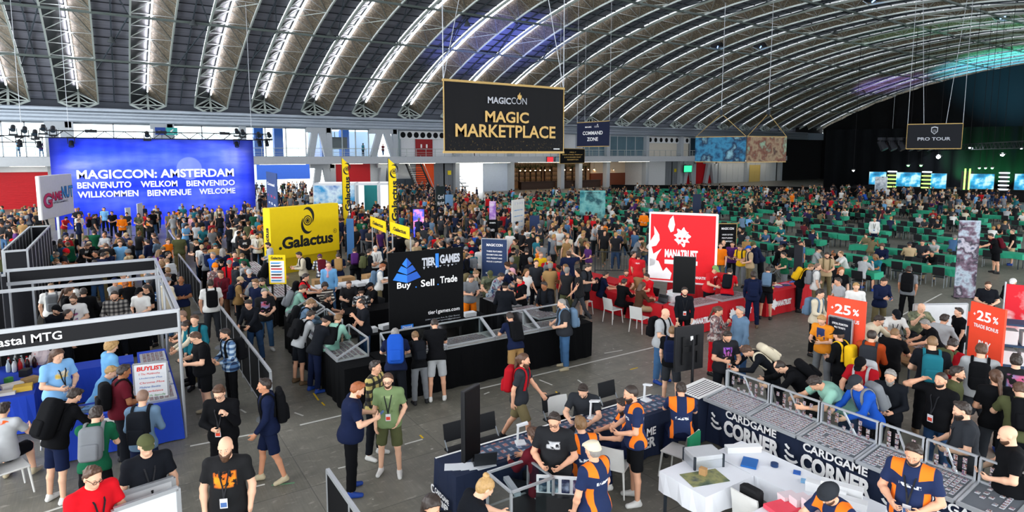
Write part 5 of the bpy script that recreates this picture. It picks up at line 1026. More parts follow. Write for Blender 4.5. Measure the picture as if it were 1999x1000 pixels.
# ---- white exhibit stand far centre
a, b_ = P(612, 358, 3.0), P(772, 357, 3.0); c, w_, rz = span(a, b_); t = thing('exhibit_stand', 'white walled exhibit stand with blue and turquoise panels below the red centre wall', 'stand', (c.x, c.y, 0), rz)
MB().box((-w_/2, 2.4, 0), (w_/2, 2.5, 3)).build('back_wall', EM('glow_white_wall', 'f4f8ff', .9), t); MB().box((-w_/2, 0, 2.8), (w_/2, .12, 3)).build('fascia', WHT, t)  # back wall glows by itself so it looks brightly lit
for i, x_ in enumerate((-w_/2, -w_*.0, w_*.28, w_/2)): MB().box((x_-.06, 0, 0), (x_+.06, 2.4, 3)).build('side_wall', WHT, t)
MB().box((-w_/2, -.05, 1.2), (-.05, 0, 2.8)).build('printed_panel', art('art_cyan_stand', ['1a4a90', '3a9ad0', 'd8ecf4', '2a6ab8'], 1.3, 9), t); MB().box((w_*.08, 2.3, .3), (w_*.26, 2.38, 2.8)).build('turquoise_panel', M('turquoise', '2f9a9a', .6), t)
# ---- far stage with screens
SCRB = node_mat('stage_screen', lambda h: h.ramp(h.noise(.8, detail=4), [(.35, '0d5a88'), (.48, '2a9cc8'), (.58, 'bfe6ee'), (.7, '1f7a9c')]), .4); nt = SCRB.node_tree; bs = nt.nodes['Principled BSDF']; nt.links.new(bs.inputs['Base Color'].links[0].from_socket, bs.inputs['Emission Color']); bs.inputs['Emission Strength'].default_value = .55
p, q = P(1655, 366, 1.2), P(2080, 377, 1.2); c, w_, rz = span(p, q); t = thing('stage', 'black stage platform below the glowing screens at far right', 'stage', (c.x, c.y, 0), rz); MB().box((-w_/2, 0, 0), (w_/2, 9, 1.2)).build('platform', BLK, t); MB().box((-w_/2, -.05, .0), (w_/2, 0, 1.15)).build('skirt', CURT, t); w_stage, rz_stage, c_stage = w_, rz, c
def stg(px, z=1.2): 
    v = P(px, 366+(px-1655)*.026, 1.2); return v
for i, (a, b_, py0, py1) in enumerate(((1704, 1739, 335, 361), (1757, 1807, 336, 365), (1825, 1858, 338, 369), (1902, 1952, 339, 370), (1990, 2040, 339, 372))):
    A, B = stg(a), stg(b_); cc, ww, r2 = span(A, B); dep = (cc.x*math.sin(YAW)+cc.y*math.cos(YAW)); z1 = CAM_H-(py0-HOR)*dep/1200; z0 = max(1.25, CAM_H-(py1-HOR)*dep/1200)
    s2 = thing('stage_screen', ('first', 'second', 'third', 'fourth', 'fifth')[i]+' glowing blue stage screen from the left on the far stage', 'screen', (cc.x, cc.y+.6, 1.2), r2); MB().box((-ww/2, 0, z0-1.2), (ww/2, .15, z1-1.2)).build('casing', BLKP, s2); MB().box((-ww/2+.05, -.02, z0-1.15), (ww/2-.05, 0, z1-1.25)).build('display', SCRB, s2); MB().bar((0, .08, 0), (0, .08, 1), .1).build('stand', BLKP, s2)
LG = EM('led_lime', '9cff5a', 3.0); LW = EM('led_white', 'e8f4ff', 3.0)
for i, (a, kind) in enumerate(((1748, 'rungs'), (1816, 'rungs'), (1891, 'bar'), (1900, 'bar'), (1968, 'tower'))):
    A = stg(a); s2 = thing('led_tower', ('first', 'second', 'third', 'fourth', 'fifth')[i]+' upright of lime and white light bars from the left on the far stage', 'light tower', (A.x, A.y+.5, 1.2), rz)
    MB().box((-.35, .05, 0), (.35, .15, 2.3)).build('frame', BLKP, s2)
    if kind == 'bar': MB().box((-.08, -.02, .1), (.08, .04, 2.6)).build('light_bar', LG, s2)
    else:
        for k in range(5): MB().box((-.5, -.02, .15+.48*k), (.5, .04, .28+.48*k)).build('light_bar', LW if (k == 4 or kind == 'tower') else LG, s2)
TZ = 6.0
p, q = P(1715, 296, TZ), P(2090, 282, TZ); tt = truss('stage_truss', 'dark overhead truss with lamps above the far stage', (p.x+14, p.y+6, TZ), (q.x+14, q.y+4, TZ), .6, drop=12)
p, q = P(1715, 301, 5.5), P(2020, 300, 5.5)
GL1 = EM('lamp_green', '5aff6a', 25); WL1 = EM('lamp_white_hot', 'eaf4ff', 90)
for i, (px, py, em, sz, lab) in enumerate(((1773, 322, GL1, .22, 0), (1798, 322, GL1, .22, 0), (1912, 327, GL1, .2, 0), (1924, 327, GL1, .2, 0), (1937, 327, GL1, .2, 0), (1832, 305, WL1, .38, 1), (1957, 301, WL1, .3, 1), (1666, 332, EM('lamp_warm_hot', 'fff0d8', 60), .2, 1), (1893, 288, WL1, .15, 1), (1994, 289, WL1, .15, 1))):
    r3 = pix(px, py); tq = 82/math.hypot(r3.x, r3.y); v = Vector((r3.x*tq, r3.y*tq, CAM_H+r3.z*tq)); s2 = thing('stage_lamp', ('small green stage lamp glowing above the far screens' if lab == 0 else 'bright white stage lamp glaring above the far screens'), 'lamp', v, math.atan2(v.y, v.x)-math.pi/2, 'green stage lamps' if lab == 0 else 'white stage lamps')
    MB().lathe([(.02, -.06), (sz, -.03), (sz, .06), (.04, .12)], (0, 0, 0), 12).build('casing', BLKP, s2); 
    b = MB(); b.tube((0, -.14, -.05), (0, -.10, -.05), sz*.55, 12); b.build('lens', em, s2); MB().tube((0, 0, .1), (0, 0, 15), .02, 4).build('hanger', CURT, s2)
for i in range(6):
    v = P(1725+22*i, 306, 5.3); stagelight(v.x+10, v.y+5, 6.2, 'dark round stage light hanging under the far truss', 'round lights under the far truss', .5, None, 0, -60, 1.8)
b = MB(); vs = []; fs = []
for i in range(81):
    u = -w_stage/2-4+(w_stage+8)*i/80; vs += [(u, 8.5+.3*math.sin(i*1.3), 0), (u, 8.5+.3*math.sin(i*1.3), 9)]
for i in range(80): fs.append((i*2, i*2+2, i*2+3, i*2+1))
b.add(vs, fs); tag(b.build('stage_backcloth', M('stage_drape', '0c0e10', .95, 0, .1, 2, .05), None, (c_stage.x, c_stage.y, 0), rz_stage, True), 'tall dark pleated drape behind the glowing screens of the far stage', 'drape')
for u, col, e in ((2.5, (.1, 1, .3), 3500), (6, (.1, 1, .3), 3200), (11, (.1, .6, 1), 2000), (17, (.1, 1, .3), 2500)):
    m_ = Matrix.Translation((c_stage.x, c_stage.y, 0)) @ Matrix.Rotation(rz_stage, 4, 'Z'); spot('drape_wash', m_ @ Vector((u, 6.6, 1.4)), m_ @ Vector((u, 8.6, 5)), e, col, 110)
spot('stage_beam', (100, 40, 9), (108, 30, 2), 4000, (.2, 1., .4), 70); spot('stage_key', (86, 30, 8), (92, 38, 1.4), 6000, (.8, .9, 1), 60); spot('vault_wash', (116, 44, 4), (130, 42, 22), 45000, (.15, .7, 1.0), 75); spot('vault_wash_green', (112, 34, 4), (122, 42, 24), 25000, (.1, 1.0, .6), 40); spot('vault_wash_violet', (108, 58, 4), (122, 60, 18), 14000, (.5, .3, 1.0), 35)
spot('vault_wash_blue', (36, 57, 7), (38, 62, 19), 9000, (.2, .25, 1.0), 80)
# ---------------------------------------------------------------- people: bodies and clothes are iso-surfaces of blended limbs
def rotx(a):
    c, s = math.cos(a), math.sin(a); return np.array([[1,0,0],[0,c,-s],[0,s,c]])
def roty(a):
    c, s = math.cos(a), math.sin(a); return np.array([[c,0,s],[0,1,0],[-s,0,c]])
def rotz(a):
    c, s = math.cos(a), math.sin(a); return np.array([[c,-s,0],[s,c,0],[0,0,1]])
class Grid:
    def __init__(s, lo, hi, h):
        s.h = h; s.lo = np.array(lo, float); s.n = np.ceil((np.array(hi)-s.lo)/h).astype(int)+1
        s.d = np.full(s.n, 1.0, np.float32)
    def slab(s, lo, hi):
        a = np.maximum(0, np.floor((lo-s.lo)/s.h).astype(int)); b = np.minimum(s.n, np.ceil((hi-s.lo)/s.h).astype(int)+1)
        if (b <= a).any(): return None, None
        ax = [(s.lo[i]+s.h*np.arange(a[i], b[i])).astype(np.float32) for i in range(3)]
        X, Y, Z = np.meshgrid(*ax, indexing='ij', sparse=True)
        return (slice(a[0],b[0]), slice(a[1],b[1]), slice(a[2],b[2])), (X, Y, Z)
    def blend(s, sl, d, k):
        e = s.d[sl]
        if k > 0:
            hh = np.maximum(k-np.abs(e-d), 0)/k
            s.d[sl] = np.minimum(e, d)-hh*hh*k*0.25
        else: s.d[sl] = np.minimum(e, d)
    def cone(s, a, b, ra, rb, k=0.03, inf=0.0, cut=None, cut0=None):
        a = np.asarray(a, float); b = np.asarray(b, float); ra += inf; rb += inf
        m = max(ra, rb)+k+2*s.h+0.01
        sl, g = s.slab(np.minimum(a,b)-m, np.maximum(a,b)+m)
        if sl is None: return
        ab = b-a; L2 = float(ab@ab)+1e-9
        px, py, pz = g[0]-a[0], g[1]-a[1], g[2]-a[2]
        t = np.clip((px*ab[0]+py*ab[1]+pz*ab[2])/L2, 0, 1)
        d = np.sqrt((px-t*ab[0])**2+(py-t*ab[1])**2+(pz-t*ab[2])**2)-(ra+(rb-ra)*t)
        if cut is not None:
            n = ab/math.sqrt(L2); d = np.maximum(d, px*n[0]+py*n[1]+pz*n[2]-cut*math.sqrt(L2))
        s.blend(sl, d, k)
    def ell(s, c, r, Rm=None, k=0.03, inf=0.0, sub=False, cutz=None):
        c = np.asarray(c, float); r = np.asarray(r, float)+inf
        m = r.max()+k+2*s.h+0.01
        sl, g = s.slab(c-m, c+m)
        if sl is None: return
        p = [g[i]-c[i] for i in range(3)]
        if Rm is not None: p = [p[0]*Rm[0,i]+p[1]*Rm[1,i]+p[2]*Rm[2,i] for i in range(3)]
        k0 = np.sqrt((p[0]/r[0])**2+(p[1]/r[1])**2+(p[2]/r[2])**2); k1 = np.sqrt((p[0]/r[0]**2)**2+(p[1]/r[1]**2)**2+(p[2]/r[2]**2)**2)
        d = k0*(k0-1)/np.maximum(k1, 1e-6)
        if sub:
            e = s.d[sl]; s.d[sl] = np.maximum(e, -d); return
        s.blend(sl, d, k)
    def plane(s, n, c):
        """keep the side n.p < c"""
        X, Y, Z = [(s.lo[i]+s.h*np.arange(s.n[i])).astype(np.float32).reshape([-1 if j == i else 1 for j in range(3)]) for i in range(3)]
        s.d = np.maximum(s.d, X*n[0]+Y*n[1]+Z*n[2]-c)
    def coords(s):
        return [(s.lo[i]+s.h*np.arange(s.n[i])).astype(np.float32).reshape([-1 if j == i else 1 for j in range(3)]) for i in range(3)]
    def mesh(s):
        """naive surface nets"""
        d = s.d; neg = d < 0; nx, ny, nz = d.shape
        c = np.zeros((nx-1, ny-1, nz-1), np.int8)
        corners = [(i,j,k) for i in (0,1) for j in (0,1) for k in (0,1)]
        for i,j,k in corners: c += neg[i:nx-1+i, j:ny-1+j, k:nz-1+k]
        act = np.argwhere((c > 0) & (c < 8))
        if len(act) == 0: return np.zeros((0,3)), np.zeros((0,4), int)
        idx = np.full(c.shape, -1, np.int64); idx[tuple(act.T)] = np.arange(len(act))
        val = np.stack([d[act[:,0]+i, act[:,1]+j, act[:,2]+k] for i,j,k in corners], 1)
        cs = np.array(corners, float); acc = np.zeros((len(act), 3)); cnt = np.zeros(len(act))
        for a in range(8):
            for b in range(a+1, 8):
                if np.abs(cs[a]-cs[b]).sum() != 1: continue
                va, vb = val[:,a], val[:,b]; m = (va < 0) != (vb < 0)
                t = np.where(m, va/np.where(va == vb, 1, va-vb), 0)
                acc += np.where(m[:,None], cs[a]+(cs[b]-cs[a])*t[:,None], 0); cnt += m
        v = (act+acc/cnt[:,None])*s.h+s.lo
        fs = []
        for ax in range(3):
            u, w_ = [(1,2),(2,0),(0,1)][ax]
            sh = [slice(None)]*3; sh2 = [slice(None)]*3
            sh[ax] = slice(0, -1); sh2[ax] = slice(1, None)
            a, b = neg[tuple(sh)], neg[tuple(sh2)]
            e = np.argwhere(a != b)
            ok = (e[:,u] > 0) & (e[:,w_] > 0) & (e[:,u] < d.shape[u]-1) & (e[:,w_] < d.shape[w_]-1); e = e[ok]
            def cell(du, dw):
                q = e.copy(); q[:,u] -= du; q[:,w_] -= dw; return idx[tuple(q.T)]
            q = np.stack([cell(1,1), cell(0,1), cell(0,0), cell(1,0)], 1)
            flip = ~a[tuple(e.T)]
            q[flip] = q[flip][:, ::-1]; fs.append(q)
        f = np.concatenate(fs); f = f[(f >= 0).all(1)]
        return v, f
def np_mesh(name, v, f, nmat=1, mat=None):
    me = bpy.data.meshes.new(name)
    me.vertices.add(len(v)); me.vertices.foreach_set('co', np.asarray(v, np.float32).ravel())
    me.loops.add(f.size); me.loops.foreach_set('vertex_index', f.astype(np.int32).ravel())
    me.polygons.add(len(f)); me.polygons.foreach_set('loop_start', np.arange(0, f.size, f.shape[1], dtype=np.int32))
    me.polygons.foreach_set('use_smooth', np.ones(len(f), bool))
    for i in range(nmat): me.materials.append(mat)
    me.update(calc_edges=True); return me

BUILDS = {'reg': (1.0, 1.0, 0.0), 'slim': (0.92, 0.9, 0.0), 'big': (1.14, 1.22, 0.055)}
def vdir(fwd, out, side):
    f, o = R(fwd), R(out)
    return np.array([side*math.sin(o), math.sin(f)*math.cos(o), -math.cos(f)*math.cos(o)])
class Fig:
    """joint positions of one pose; faces +Y, stands on z = 0"""
    def __init__(s, p, build):
        s.p = p; s.b = build; bw, bd, belly = BUILDS[build]; s.bw, s.bd, s.belly = bw, bd, belly
        s.lean = R(p.get('lean', 3)); s.T = rotx(-s.lean) @ rotz(R(p.get('twist', 0)))
        pel = np.array([0, 0, 0.97])
        s.legs = []
        for i, sd in enumerate((-1, 1)):
            th, ab, kn = p.get('legL' if sd < 0 else 'legR', (2, 3, 4))
            hip = pel+np.array([sd*0.095, 0, -0.03]); d1 = vdir(th, ab, sd); knee = hip+d1*0.43
            d2 = vdir(th-kn, ab*0.6, sd); ank = knee+d2*0.42
            fdir = np.array([sd*0.18, 1, 0]); fdir = fdir/np.linalg.norm(fdir)
            fp = R(p.get('footL' if sd < 0 else 'footR', 0))
            fdir = np.array([fdir[0], fdir[1]*math.cos(fp), -math.sin(fp)])
            s.legs.append((hip, knee, ank, fdir))
        low = min(min(a[2]-0.085, (a+f*0.19)[2]-0.075) for h, k, a, f in s.legs)
        off = np.array([0, 0, -low]); pel = pel+off; s.legs = [(h+off, k+off, a+off, f) for h, k, a, f in s.legs]
        s.pel = pel
        s.sh = [s.tp((sd*0.178*(0.5+0.5*bw), 0, 0.475)) for sd in (-1, 1)]
        s.arms = []
        for i, sd in enumerate((-1, 1)):
            fw, ab, fl, tw = p.get('armL' if sd < 0 else 'armR', (4, 9, 14, 4))
            d1 = vdir(fw, ab+(6 if build == 'big' else 0), sd); el = s.sh[i]+d1*0.295
            a = R(fw+fl); t = R(tw)
            d2 = np.array([-sd*math.sin(t), math.sin(a)*math.cos(t), -math.cos(a)*math.cos(t)])
            wr = el+d2*0.25
            s.arms.append((s.sh[i], el, wr, d2, sd, p.get('curl', 25)))
        s.hp = R(p.get('head', 8)); s.hy = R(p.get('hyaw', 0))
        nb = s.tp((0, -0.005, 0.515)); tilt = s.lean*0.6+s.hp*0.35
        s.H = rotz(s.hy) @ rotx(-s.hp)
        s.hc = nb+rotx(-tilt) @ np.array([0, 0.012, 0.06])
        s.nb = nb
        s.headc = s.hc+s.H @ np.array([0, 0, 0.12]); s.topz = max(s.hc[2]+(s.H @ np.array([0, y, 0.215]))[2] for y in (-0.05, 0, 0.03))
        s.headmat = Matrix([list(s.H[i])+[s.hc[i]] for i in range(3)]+[[0,0,0,1]])
        s.tormat = Matrix([list(s.T[i])+[s.pel[i]] for i in range(3)]+[[0,0,0,1]])
    def tp(s, q): return s.pel+s.T @ np.array(q, float)
    def hp_(s, q): return s.hc+s.H @ np.array(q, float)
    def bounds(s):
        pts = [s.headc+np.array([0,0,.12]), s.headc+.12, s.headc-.12, s.tp((0,-.2*s.bd,.3)), s.tp((0,.22*s.bd,.1)), s.tp((.3,0,.2)), s.tp((-.3,0,.2))]
        for h, k, a, f in s.legs: pts += [h, k, a, a+f*.24, a-f*.08]
        for a in s.arms: pts += [a[1], a[2], a[2]+a[3]*.2]
        pts = np.array(pts); return pts.min(0)-.09, pts.max(0)+.09
    def torso(s, g, inf=0.0, hips=True, k=0.06):
        w, d, T = s.bw, s.bd, s.T
        g.ell(s.tp((0,-.005,.0)), (.165*w,.118*d,.13), T, k, inf)
        g.ell(s.tp((0,.0,.17)), (.145*w,.105*d,.16), T, k, inf)
        g.ell(s.tp((0,.0,.35)), (.165*w,.112*d,.17), T, k, inf)
        g.ell(s.tp((0,-.012,.43)), (.172*w,.088*d,.085), T, k, inf)
        if s.belly: g.ell(s.tp((0,.05,.12)), (.15*w,.135,.15), T, k, inf)
        for a in s.sh: g.cone(s.tp((0,-.005,.485)), a, .062, .058, .04, inf)
    def armpts(s, i): return s.arms[i]
    def grid(s, h):
        lo, hi = s.bounds(); lo[2] = -0.02-h; return Grid(lo, hi, h)
    def hand(s, g, arm):
        sh, el, wr, d, sd, curl = arm
        # palm frame: d along the hand, thumb side towards the body's front/inside
        inw = np.array([-sd*1.0, 0.25, 0.0])
        n = inw-d*(inw@d); n = n/np.linalg.norm(n)      # palm normal faces the body
        t = np.cross(n, d)*(1 if True else 1); t = t/np.linalg.norm(t)
        if t[1] < 0 and abs(t[1]) > 0.2 or (abs(t[1]) <= .2 and t[2] < 0): t = -t   # thumb side forward or up
        pc = wr+d*.05
        Rm = np.stack([t, n, d], 1)
        g.ell(pc, (.043,.017,.055), Rm, .012)
        cu = R(curl)
        for j, (o, L) in enumerate(((.032,.070),(.011,.079),(-.011,.074),(-.031,.058))):
            a = wr+d*.088+t*o; fd = d+t*o*3.0; fd = fd/np.linalg.norm(fd)
            d1 = fd*math.cos(cu)+n*math.sin(cu); b = a+d1*L*.52
            d2 = fd*math.cos(cu*2.2)+n*math.sin(cu*2.2); e = b+d2*L*.5
            g.cone(a-fd*.02, b, .0095, .0088, .004); g.cone(b, e, .0088, .0075, .003)
        a = wr+d*.03+t*.034; b = a+(d*.6+t*.75+n*.25)*.042; e = b+(d*.9+t*.25+n*.3)*.032
        g.cone(a, b, .0125, .011, .008); g.cone(b, e, .011, .0085, .004)
    def body(s, h):
        g = s.grid(h); w = 0.93 if s.b != 'big' else 1.08
        s.torso(g)
        g.cone(s.nb-s.T @ np.array([0,0,.04]), s.hp_((0,-.015,.05)), .056*w, .052*w, .03)
        for hp, kn, an, f in s.legs:
            g.cone(hp, kn, .083*w, .055*w, .04); c = kn+(an-kn)*.3; back = np.cross(np.array([1.,0,0]), an-kn); back = back/np.linalg.norm(back)*(.012)
            g.cone(kn, c+back*-1, .053*w, .053*w, .03); g.cone(c-back, an, .053*w, .036, .02)
            g.cone(an-np.array([0,0,.045])-f*.03, an-np.array([0,0,.058])+f*.14, .034, .026, .02)
        for i, arm in enumerate(s.arms):
            sh, el, wr, d, sd, curl = arm
            g.cone(sh, el, .05*w, .039*w, .035); g.cone(el, el+(wr-el)*.35, .039*w, .041*w, .02); g.cone(el+(wr-el)*.35, wr, .041*w, .026, .02)
            g.cone(wr-d*.01, wr+d*.03, .026, .026, .015); s.hand(g, arm)
        H = s.H
        g.ell(s.hp_((0,-.01,.128)), (.075,.095,.087), H, .02); g.ell(s.hp_((0,.026,.075)), (.058,.064,.082), H, .03)
        g.ell(s.hp_((0,.062,.018)), (.027,.024,.02), H, .025)
        g.cone(s.hp_((-.034,.083,.122)), s.hp_((.034,.083,.122)), .011, .011, .012)
        g.cone(s.hp_((0,.094,.108)), s.hp_((0,.110,.070)), .008, .0125, .008)
        for q in (-1, 1):
            g.ell(s.hp_((q*.031,.092,.103)), (.014,.011,.009), H, sub=True)
            g.ell(s.hp_((q*.040,.066,.083)), (.02,.018,.018), H, .012)
            g.ell(s.hp_((q*.076,-.004,.092)), (.011,.02,.031), H, .006)
            g.ell(s.hp_((q*.031,.083,.103)), (.0125,.0125,.0125), H, .003)
        g.ell(s.hp_((0,.088,.043)), (.023,.010,.006), H, .006); g.ell(s.hp_((0,.086,.033)), (.019,.010,.006), H, .006)
        return g.mesh()
    def wrinkle(s, g, a=.004, f=34):
        X, Y, Z = g.coords()
        g.d = g.d+(a*np.sin(X*f+np.sin(Z*f*.7)*1.3)*np.sin(Z*f*1.2+Y*f*.8)).astype(np.float32)
    def top(s, h, long=False, hood=False, inf=.016):
        g = s.grid(h); s.torso(g, inf, k=.07)
        hem = -.10
        g.ell(s.tp((0,-.005+(.02 if s.belly else 0),-.03)), (.165*s.bw+.03,.118*s.bd+.03+(.02 if s.belly else 0),.17), s.T, .06); g.cone(s.tp((-.05,0,-.06)), s.tp((.05,0,-.06)), .125*s.bd+.02, .125*s.bd+.02, .05)
        s.wrinkle(g, .003)
        g.plane(s.T @ np.array([0,0,-1.]), float((s.T @ np.array([0,0,-1.])) @ s.tp((0,0,hem))))
        w = 0.93 if s.b != 'big' else 1.08
        for sh, el, wr, d, sd, curl in s.arms:
            if long:
                g.cone(sh, el, .051*w+.008, .044*w+.011, .04); g.cone(el, wr, .045*w+.012, .034+.008, .02, 0, .97)
            else: g.cone(sh, el, .051*w+.007, .050*w+.014, .04, 0, .72)
        # open the neck
        g.ell(s.tp((0,.02,.585)), (.066,.072,.075), s.T, sub=True)
        if hood:
            g.cone(s.tp((-.07,-.075,.50)), s.tp((.07,-.075,.50)), .05, .05, .03); g.cone(s.tp((.085,0.0,.535)), s.tp((.06,-.07,.52)), .03, .04, .03); g.cone(s.tp((-.085,0.0,.535)), s.tp((-.06,-.07,.52)), .03, .04, .03)
        return g.mesh()
    def bottom(s, h, short=False):
        g = s.grid(h)
        g.ell(s.tp((0,-.005,.0)), (.165*s.bw,.118*s.bd,.12), s.T, .06, .010); g.ell(s.tp((0,0,.08)), (.15*s.bw,.108*s.bd,.10), s.T, .06, .008)
        if s.belly: g.ell(s.tp((0,.035,.04)), (.14*s.bw,.12,.10), s.T, .06)
        n = s.T @ np.array([0,0,1.]); g.plane(n, float(n @ s.tp((0,0,.085))))
        w = 1.0 if s.b != 'big' else 1.14
        for hp, kn, an, f in s.legs:
            if short: g.cone(hp, kn, .098*w, .088*w, .05, 0, .93)
            else: g.cone(hp, kn, .096*w, .072*w, .05); g.cone(kn, an, .072*w, .062*w, .03, 0, .93)
        s.wrinkle(g, .0035, 28); return g.mesh()
    def shoes(s, h):
        g = s.grid(h)
        for hp, kn, an, f in s.legs:
            z = np.array([0,0,1.])
            g.cone(an-f*.035-z*.048, an+f*.15-z*.052, .041, .036, .02); g.cone(an-f*.01+z*.0, an-z*.03, .044, .045, .02, 0)
            g.cone(an+f*.02-z*.02, an+f*.09-z*.045, .036, .034, .02)
        X, Y, Z = g.coords()
        if all(abs(f[2]) < .1 for *_, f in s.legs): g.d = np.maximum(g.d, -(Z-0.0)-0*X-0*Y)
        return g.mesh()
    def straps(s, h):
        g = Grid((-.3,-.3,-.1), (.3,.32,.65), h); f = Fig.__new__(Fig); f.__dict__ = dict(s.__dict__); f.pel = np.zeros(3); f.T = np.eye(3); f.sh = [np.array((sd*.178*(.5+.5*s.bw),0,.475)) for sd in (-1,1)]
        f.torso(g, .016, k=.07)
        X, Y, Z = g.coords()
        g.d = np.maximum(np.maximum(np.abs(g.d-.011)-.009, np.abs(np.abs(X)-.112)-.024), np.maximum(.16-Z, -Y-.12))
        return g.mesh()
def head_piece(kind, h=.008):
    g = Grid((-.19,-.26,-.30), (.19,.27,.32), h)
    def cran(inf): g.ell((0,-.01,.128), (.075,.095,.087), None, .0, inf); g.ell((0,-.03,.09), (.066,.07,.08), None, .03, inf*.8)
    def noise(a, f):
        X, Y, Z = g.coords(); g.d = g.d+(a*np.sin(X*f)*np.sin(Y*f+1)*np.sin(Z*f+2)+a*.6*np.sin(X*f*2.1+Z*40)*np.sin(Y*f*1.7)).astype(np.float32)
    def face(c=-.05):
        g.plane((0,.8,-.6), c)
    if kind == 'short':
        cran(.010); g.cone((-.035,.045,.204), (.035,.04,.206), .022, .022, .03); noise(.006, 75); noise(.003, 150); face(-.060); g.plane((0,0,-1), -.04)
    elif kind == 'crop':
        cran(.005); face(-.062); g.plane((0,0,-1), -.05)
    elif kind == 'quiff':
        cran(.010); noise(.005, 80); face(-.058); g.plane((0,0,-1), -.045); g.cone((-.04,.06,.205), (.04,.055,.21), .03, .03, .025); g.ell((0,.0,.21), (.07,.09,.03), None, .02); noise(.003, 120)
    elif kind == 'long':
        cran(.017); face(-.045)
        g.cone((-.06,-.06,.12), (-.075,-.055,-.06), .04, .04, .03); g.cone((.06,-.06,.12), (.075,-.055,-.06), .04, .04, .03); g.cone((0,-.085,.12), (0,-.095,-.09), .05, .045, .04); noise(.004, 70)
    elif kind == 'tail':
        cran(.012); face(-.05); g.cone((0,-.10,.14), (0,-.13,.10), .03, .03, .02); g.cone((0,-.13,.10), (.01,-.135,-.22), .035, .02, .02); noise(.003, 80)
    elif kind == 'bun':
        cran(.010); face(-.05); g.ell((0,-.085,.215), (.04,.04,.035), None, .01); noise(.003, 90)
    elif kind == 'curly':
        cran(.032); noise(.009, 75); face(-.035); g.plane((0,0,-1), -.02)
    elif kind == 'ring':
        cran(.008); face(-.062); g.plane((0,0,-1), -.035); g.ell((0,.02,.25), (.075,.11,.075), None, 0, 0, True)
    elif kind == 'cap':
        cran(.017); g.plane((0,.15,-1), -.128); g.ell((0,.105,.142), (.07,.085,.009), rotx(-.18), .008); g.ell((0,-.01,.232), (.009,.009,.006), None, .003)
    elif kind == 'beanie':
        cran(.02); g.ell((0,-.03,.19), (.075,.09,.06), None, .03); g.plane((0,.1,-1), -.105)
    elif kind == 'bucket':
        cran(.02); g.plane((0,0,-1), -.135); g.ell((0,-.005,.14), (.12,.14,.012), None, .02)
    elif kind == 'flat':
        cran(.018); g.plane((0,.1,-1), -.13); g.ell((0,.03,.185), (.088,.12,.03), rotx(-.25), .03); g.ell((0,.11,.15), (.055,.05,.008), rotx(-.3), .008)
    elif kind == 'under':      # hair showing under a cap
        cran(.009); face(-.058); g.plane((0,0,-1), -.04); g.plane((0,0,1), .15)
    elif kind == 'scarf':
        for i in range(10):
            a, c = i*.628, (i+1)*.628; g.cone((.078*math.sin(a), -.02+.075*math.cos(a), -.035-.02*math.cos(a)), (.078*math.sin(c), -.02+.075*math.cos(c), -.035-.02*math.cos(c)), .036, .036, .02)
        g.cone((.02,.07,-.06), (.035,.13,-.24), .035, .04, .03); noise(.004, 90)
    elif kind == 'beard':
        g.ell((0,.028,.06), (.061,.070,.080), None, 0, .004); g.ell((0,.064,.015), (.034,.03,.03), None, .02); g.plane((0,.25,1), .062); g.plane((0,-1,.3), .0); g.ell((0,.1,.045), (.02,.02,.006), None, 0, 0, True)
    elif kind == 'fullbeard':
        g.ell((0,.028,.055), (.063,.072,.082), None, 0, .006); g.ell((0,.066,-.01), (.04,.034,.05), None, .03); g.plane((0,.25,1), .066); g.plane((0,-1,.3), .0); noise(.003, 100)
    elif kind == 'eyebrows':
        for q in (-1, 1): g.cone((q*.018,.094,.124), (q*.044,.084,.124), .0055, .0045, 0)
    if kind in ('short', 'crop', 'quiff', 'ring', 'bun', 'tail', 'under'):
        for q in (-1, 1): g.ell((q*.088, .006, .088), (.03, .028, .042), None, 0, 0, True)
    return np_mesh(kind, *g.mesh())
def glasses_mesh():
    b = MB()
    for q in (-1, 1):
        pts = [(q*.032+.022*math.cos(t*math.pi/5), .109-.004*abs(math.cos(t*math.pi/5)), .104+.017*math.sin(t*math.pi/5)) for t in range(11)]
        b.path(pts, .0028, 5); b.tube((q*.053,.103,.108), (q*.079,-.0,.108), .0025, 5)
    b.tube((-.012,.11,.107), (.012,.11,.107), .0028, 5)
    return b.mesh('glasses', None)
def eyes_mesh():
    b = MB()
    for q in (-1, 1):
        b.cur = 0; b.lathe([(.0001,-.0055),(.007,-.004),(.0095,0),(.007,.004),(.0001,.0055)], (q*.031, 0, 0), 10)
    v = [(x, .0912+z*.5, .1025+y*.5) for x, y, z in b.v]; b.v = v
    n = len(b.f); c = MB(); c.v = b.v; c.f = b.f; c.mi = [0]*n
    c.cur = 1
    for q in (-1, 1): c.add([(q*.031+.0052*math.cos(t), .0946, .1025+.0045*math.sin(t)) for t in [i*math.pi/4 for i in range(8)]], [tuple(range(7,-1,-1)), tuple(range(8))])
    return c.mesh('eyes', [None, None])
def lanyard_mesh(bd, belly):
    b = MB(); y = .112*bd+.03
    yb = y+(.055 if belly else .0)
    L = [(-.075,.0,.545), (-.07,.06,.51), (-.05,y-.005,.42), (-.02,y+.004,.27), (0,yb,.16)]
    b.cur = 0
    for sgn in (1, -1):
        pts = [(sgn*x, yy, z) for x, yy, z in L]
        for p, q in zip(pts, pts[1:]): b.bar(p, q, .017, .004, (0,1,0))
    c = MB(); c.cbox((0, yb+.008, .10), (.082,.006,.115)); c.cur = 1; c.cbox((0, yb+.0125, .085), (.065,.003,.055))
    return b.mesh('lanyard', [None]), c.mesh('badge', [None, None])
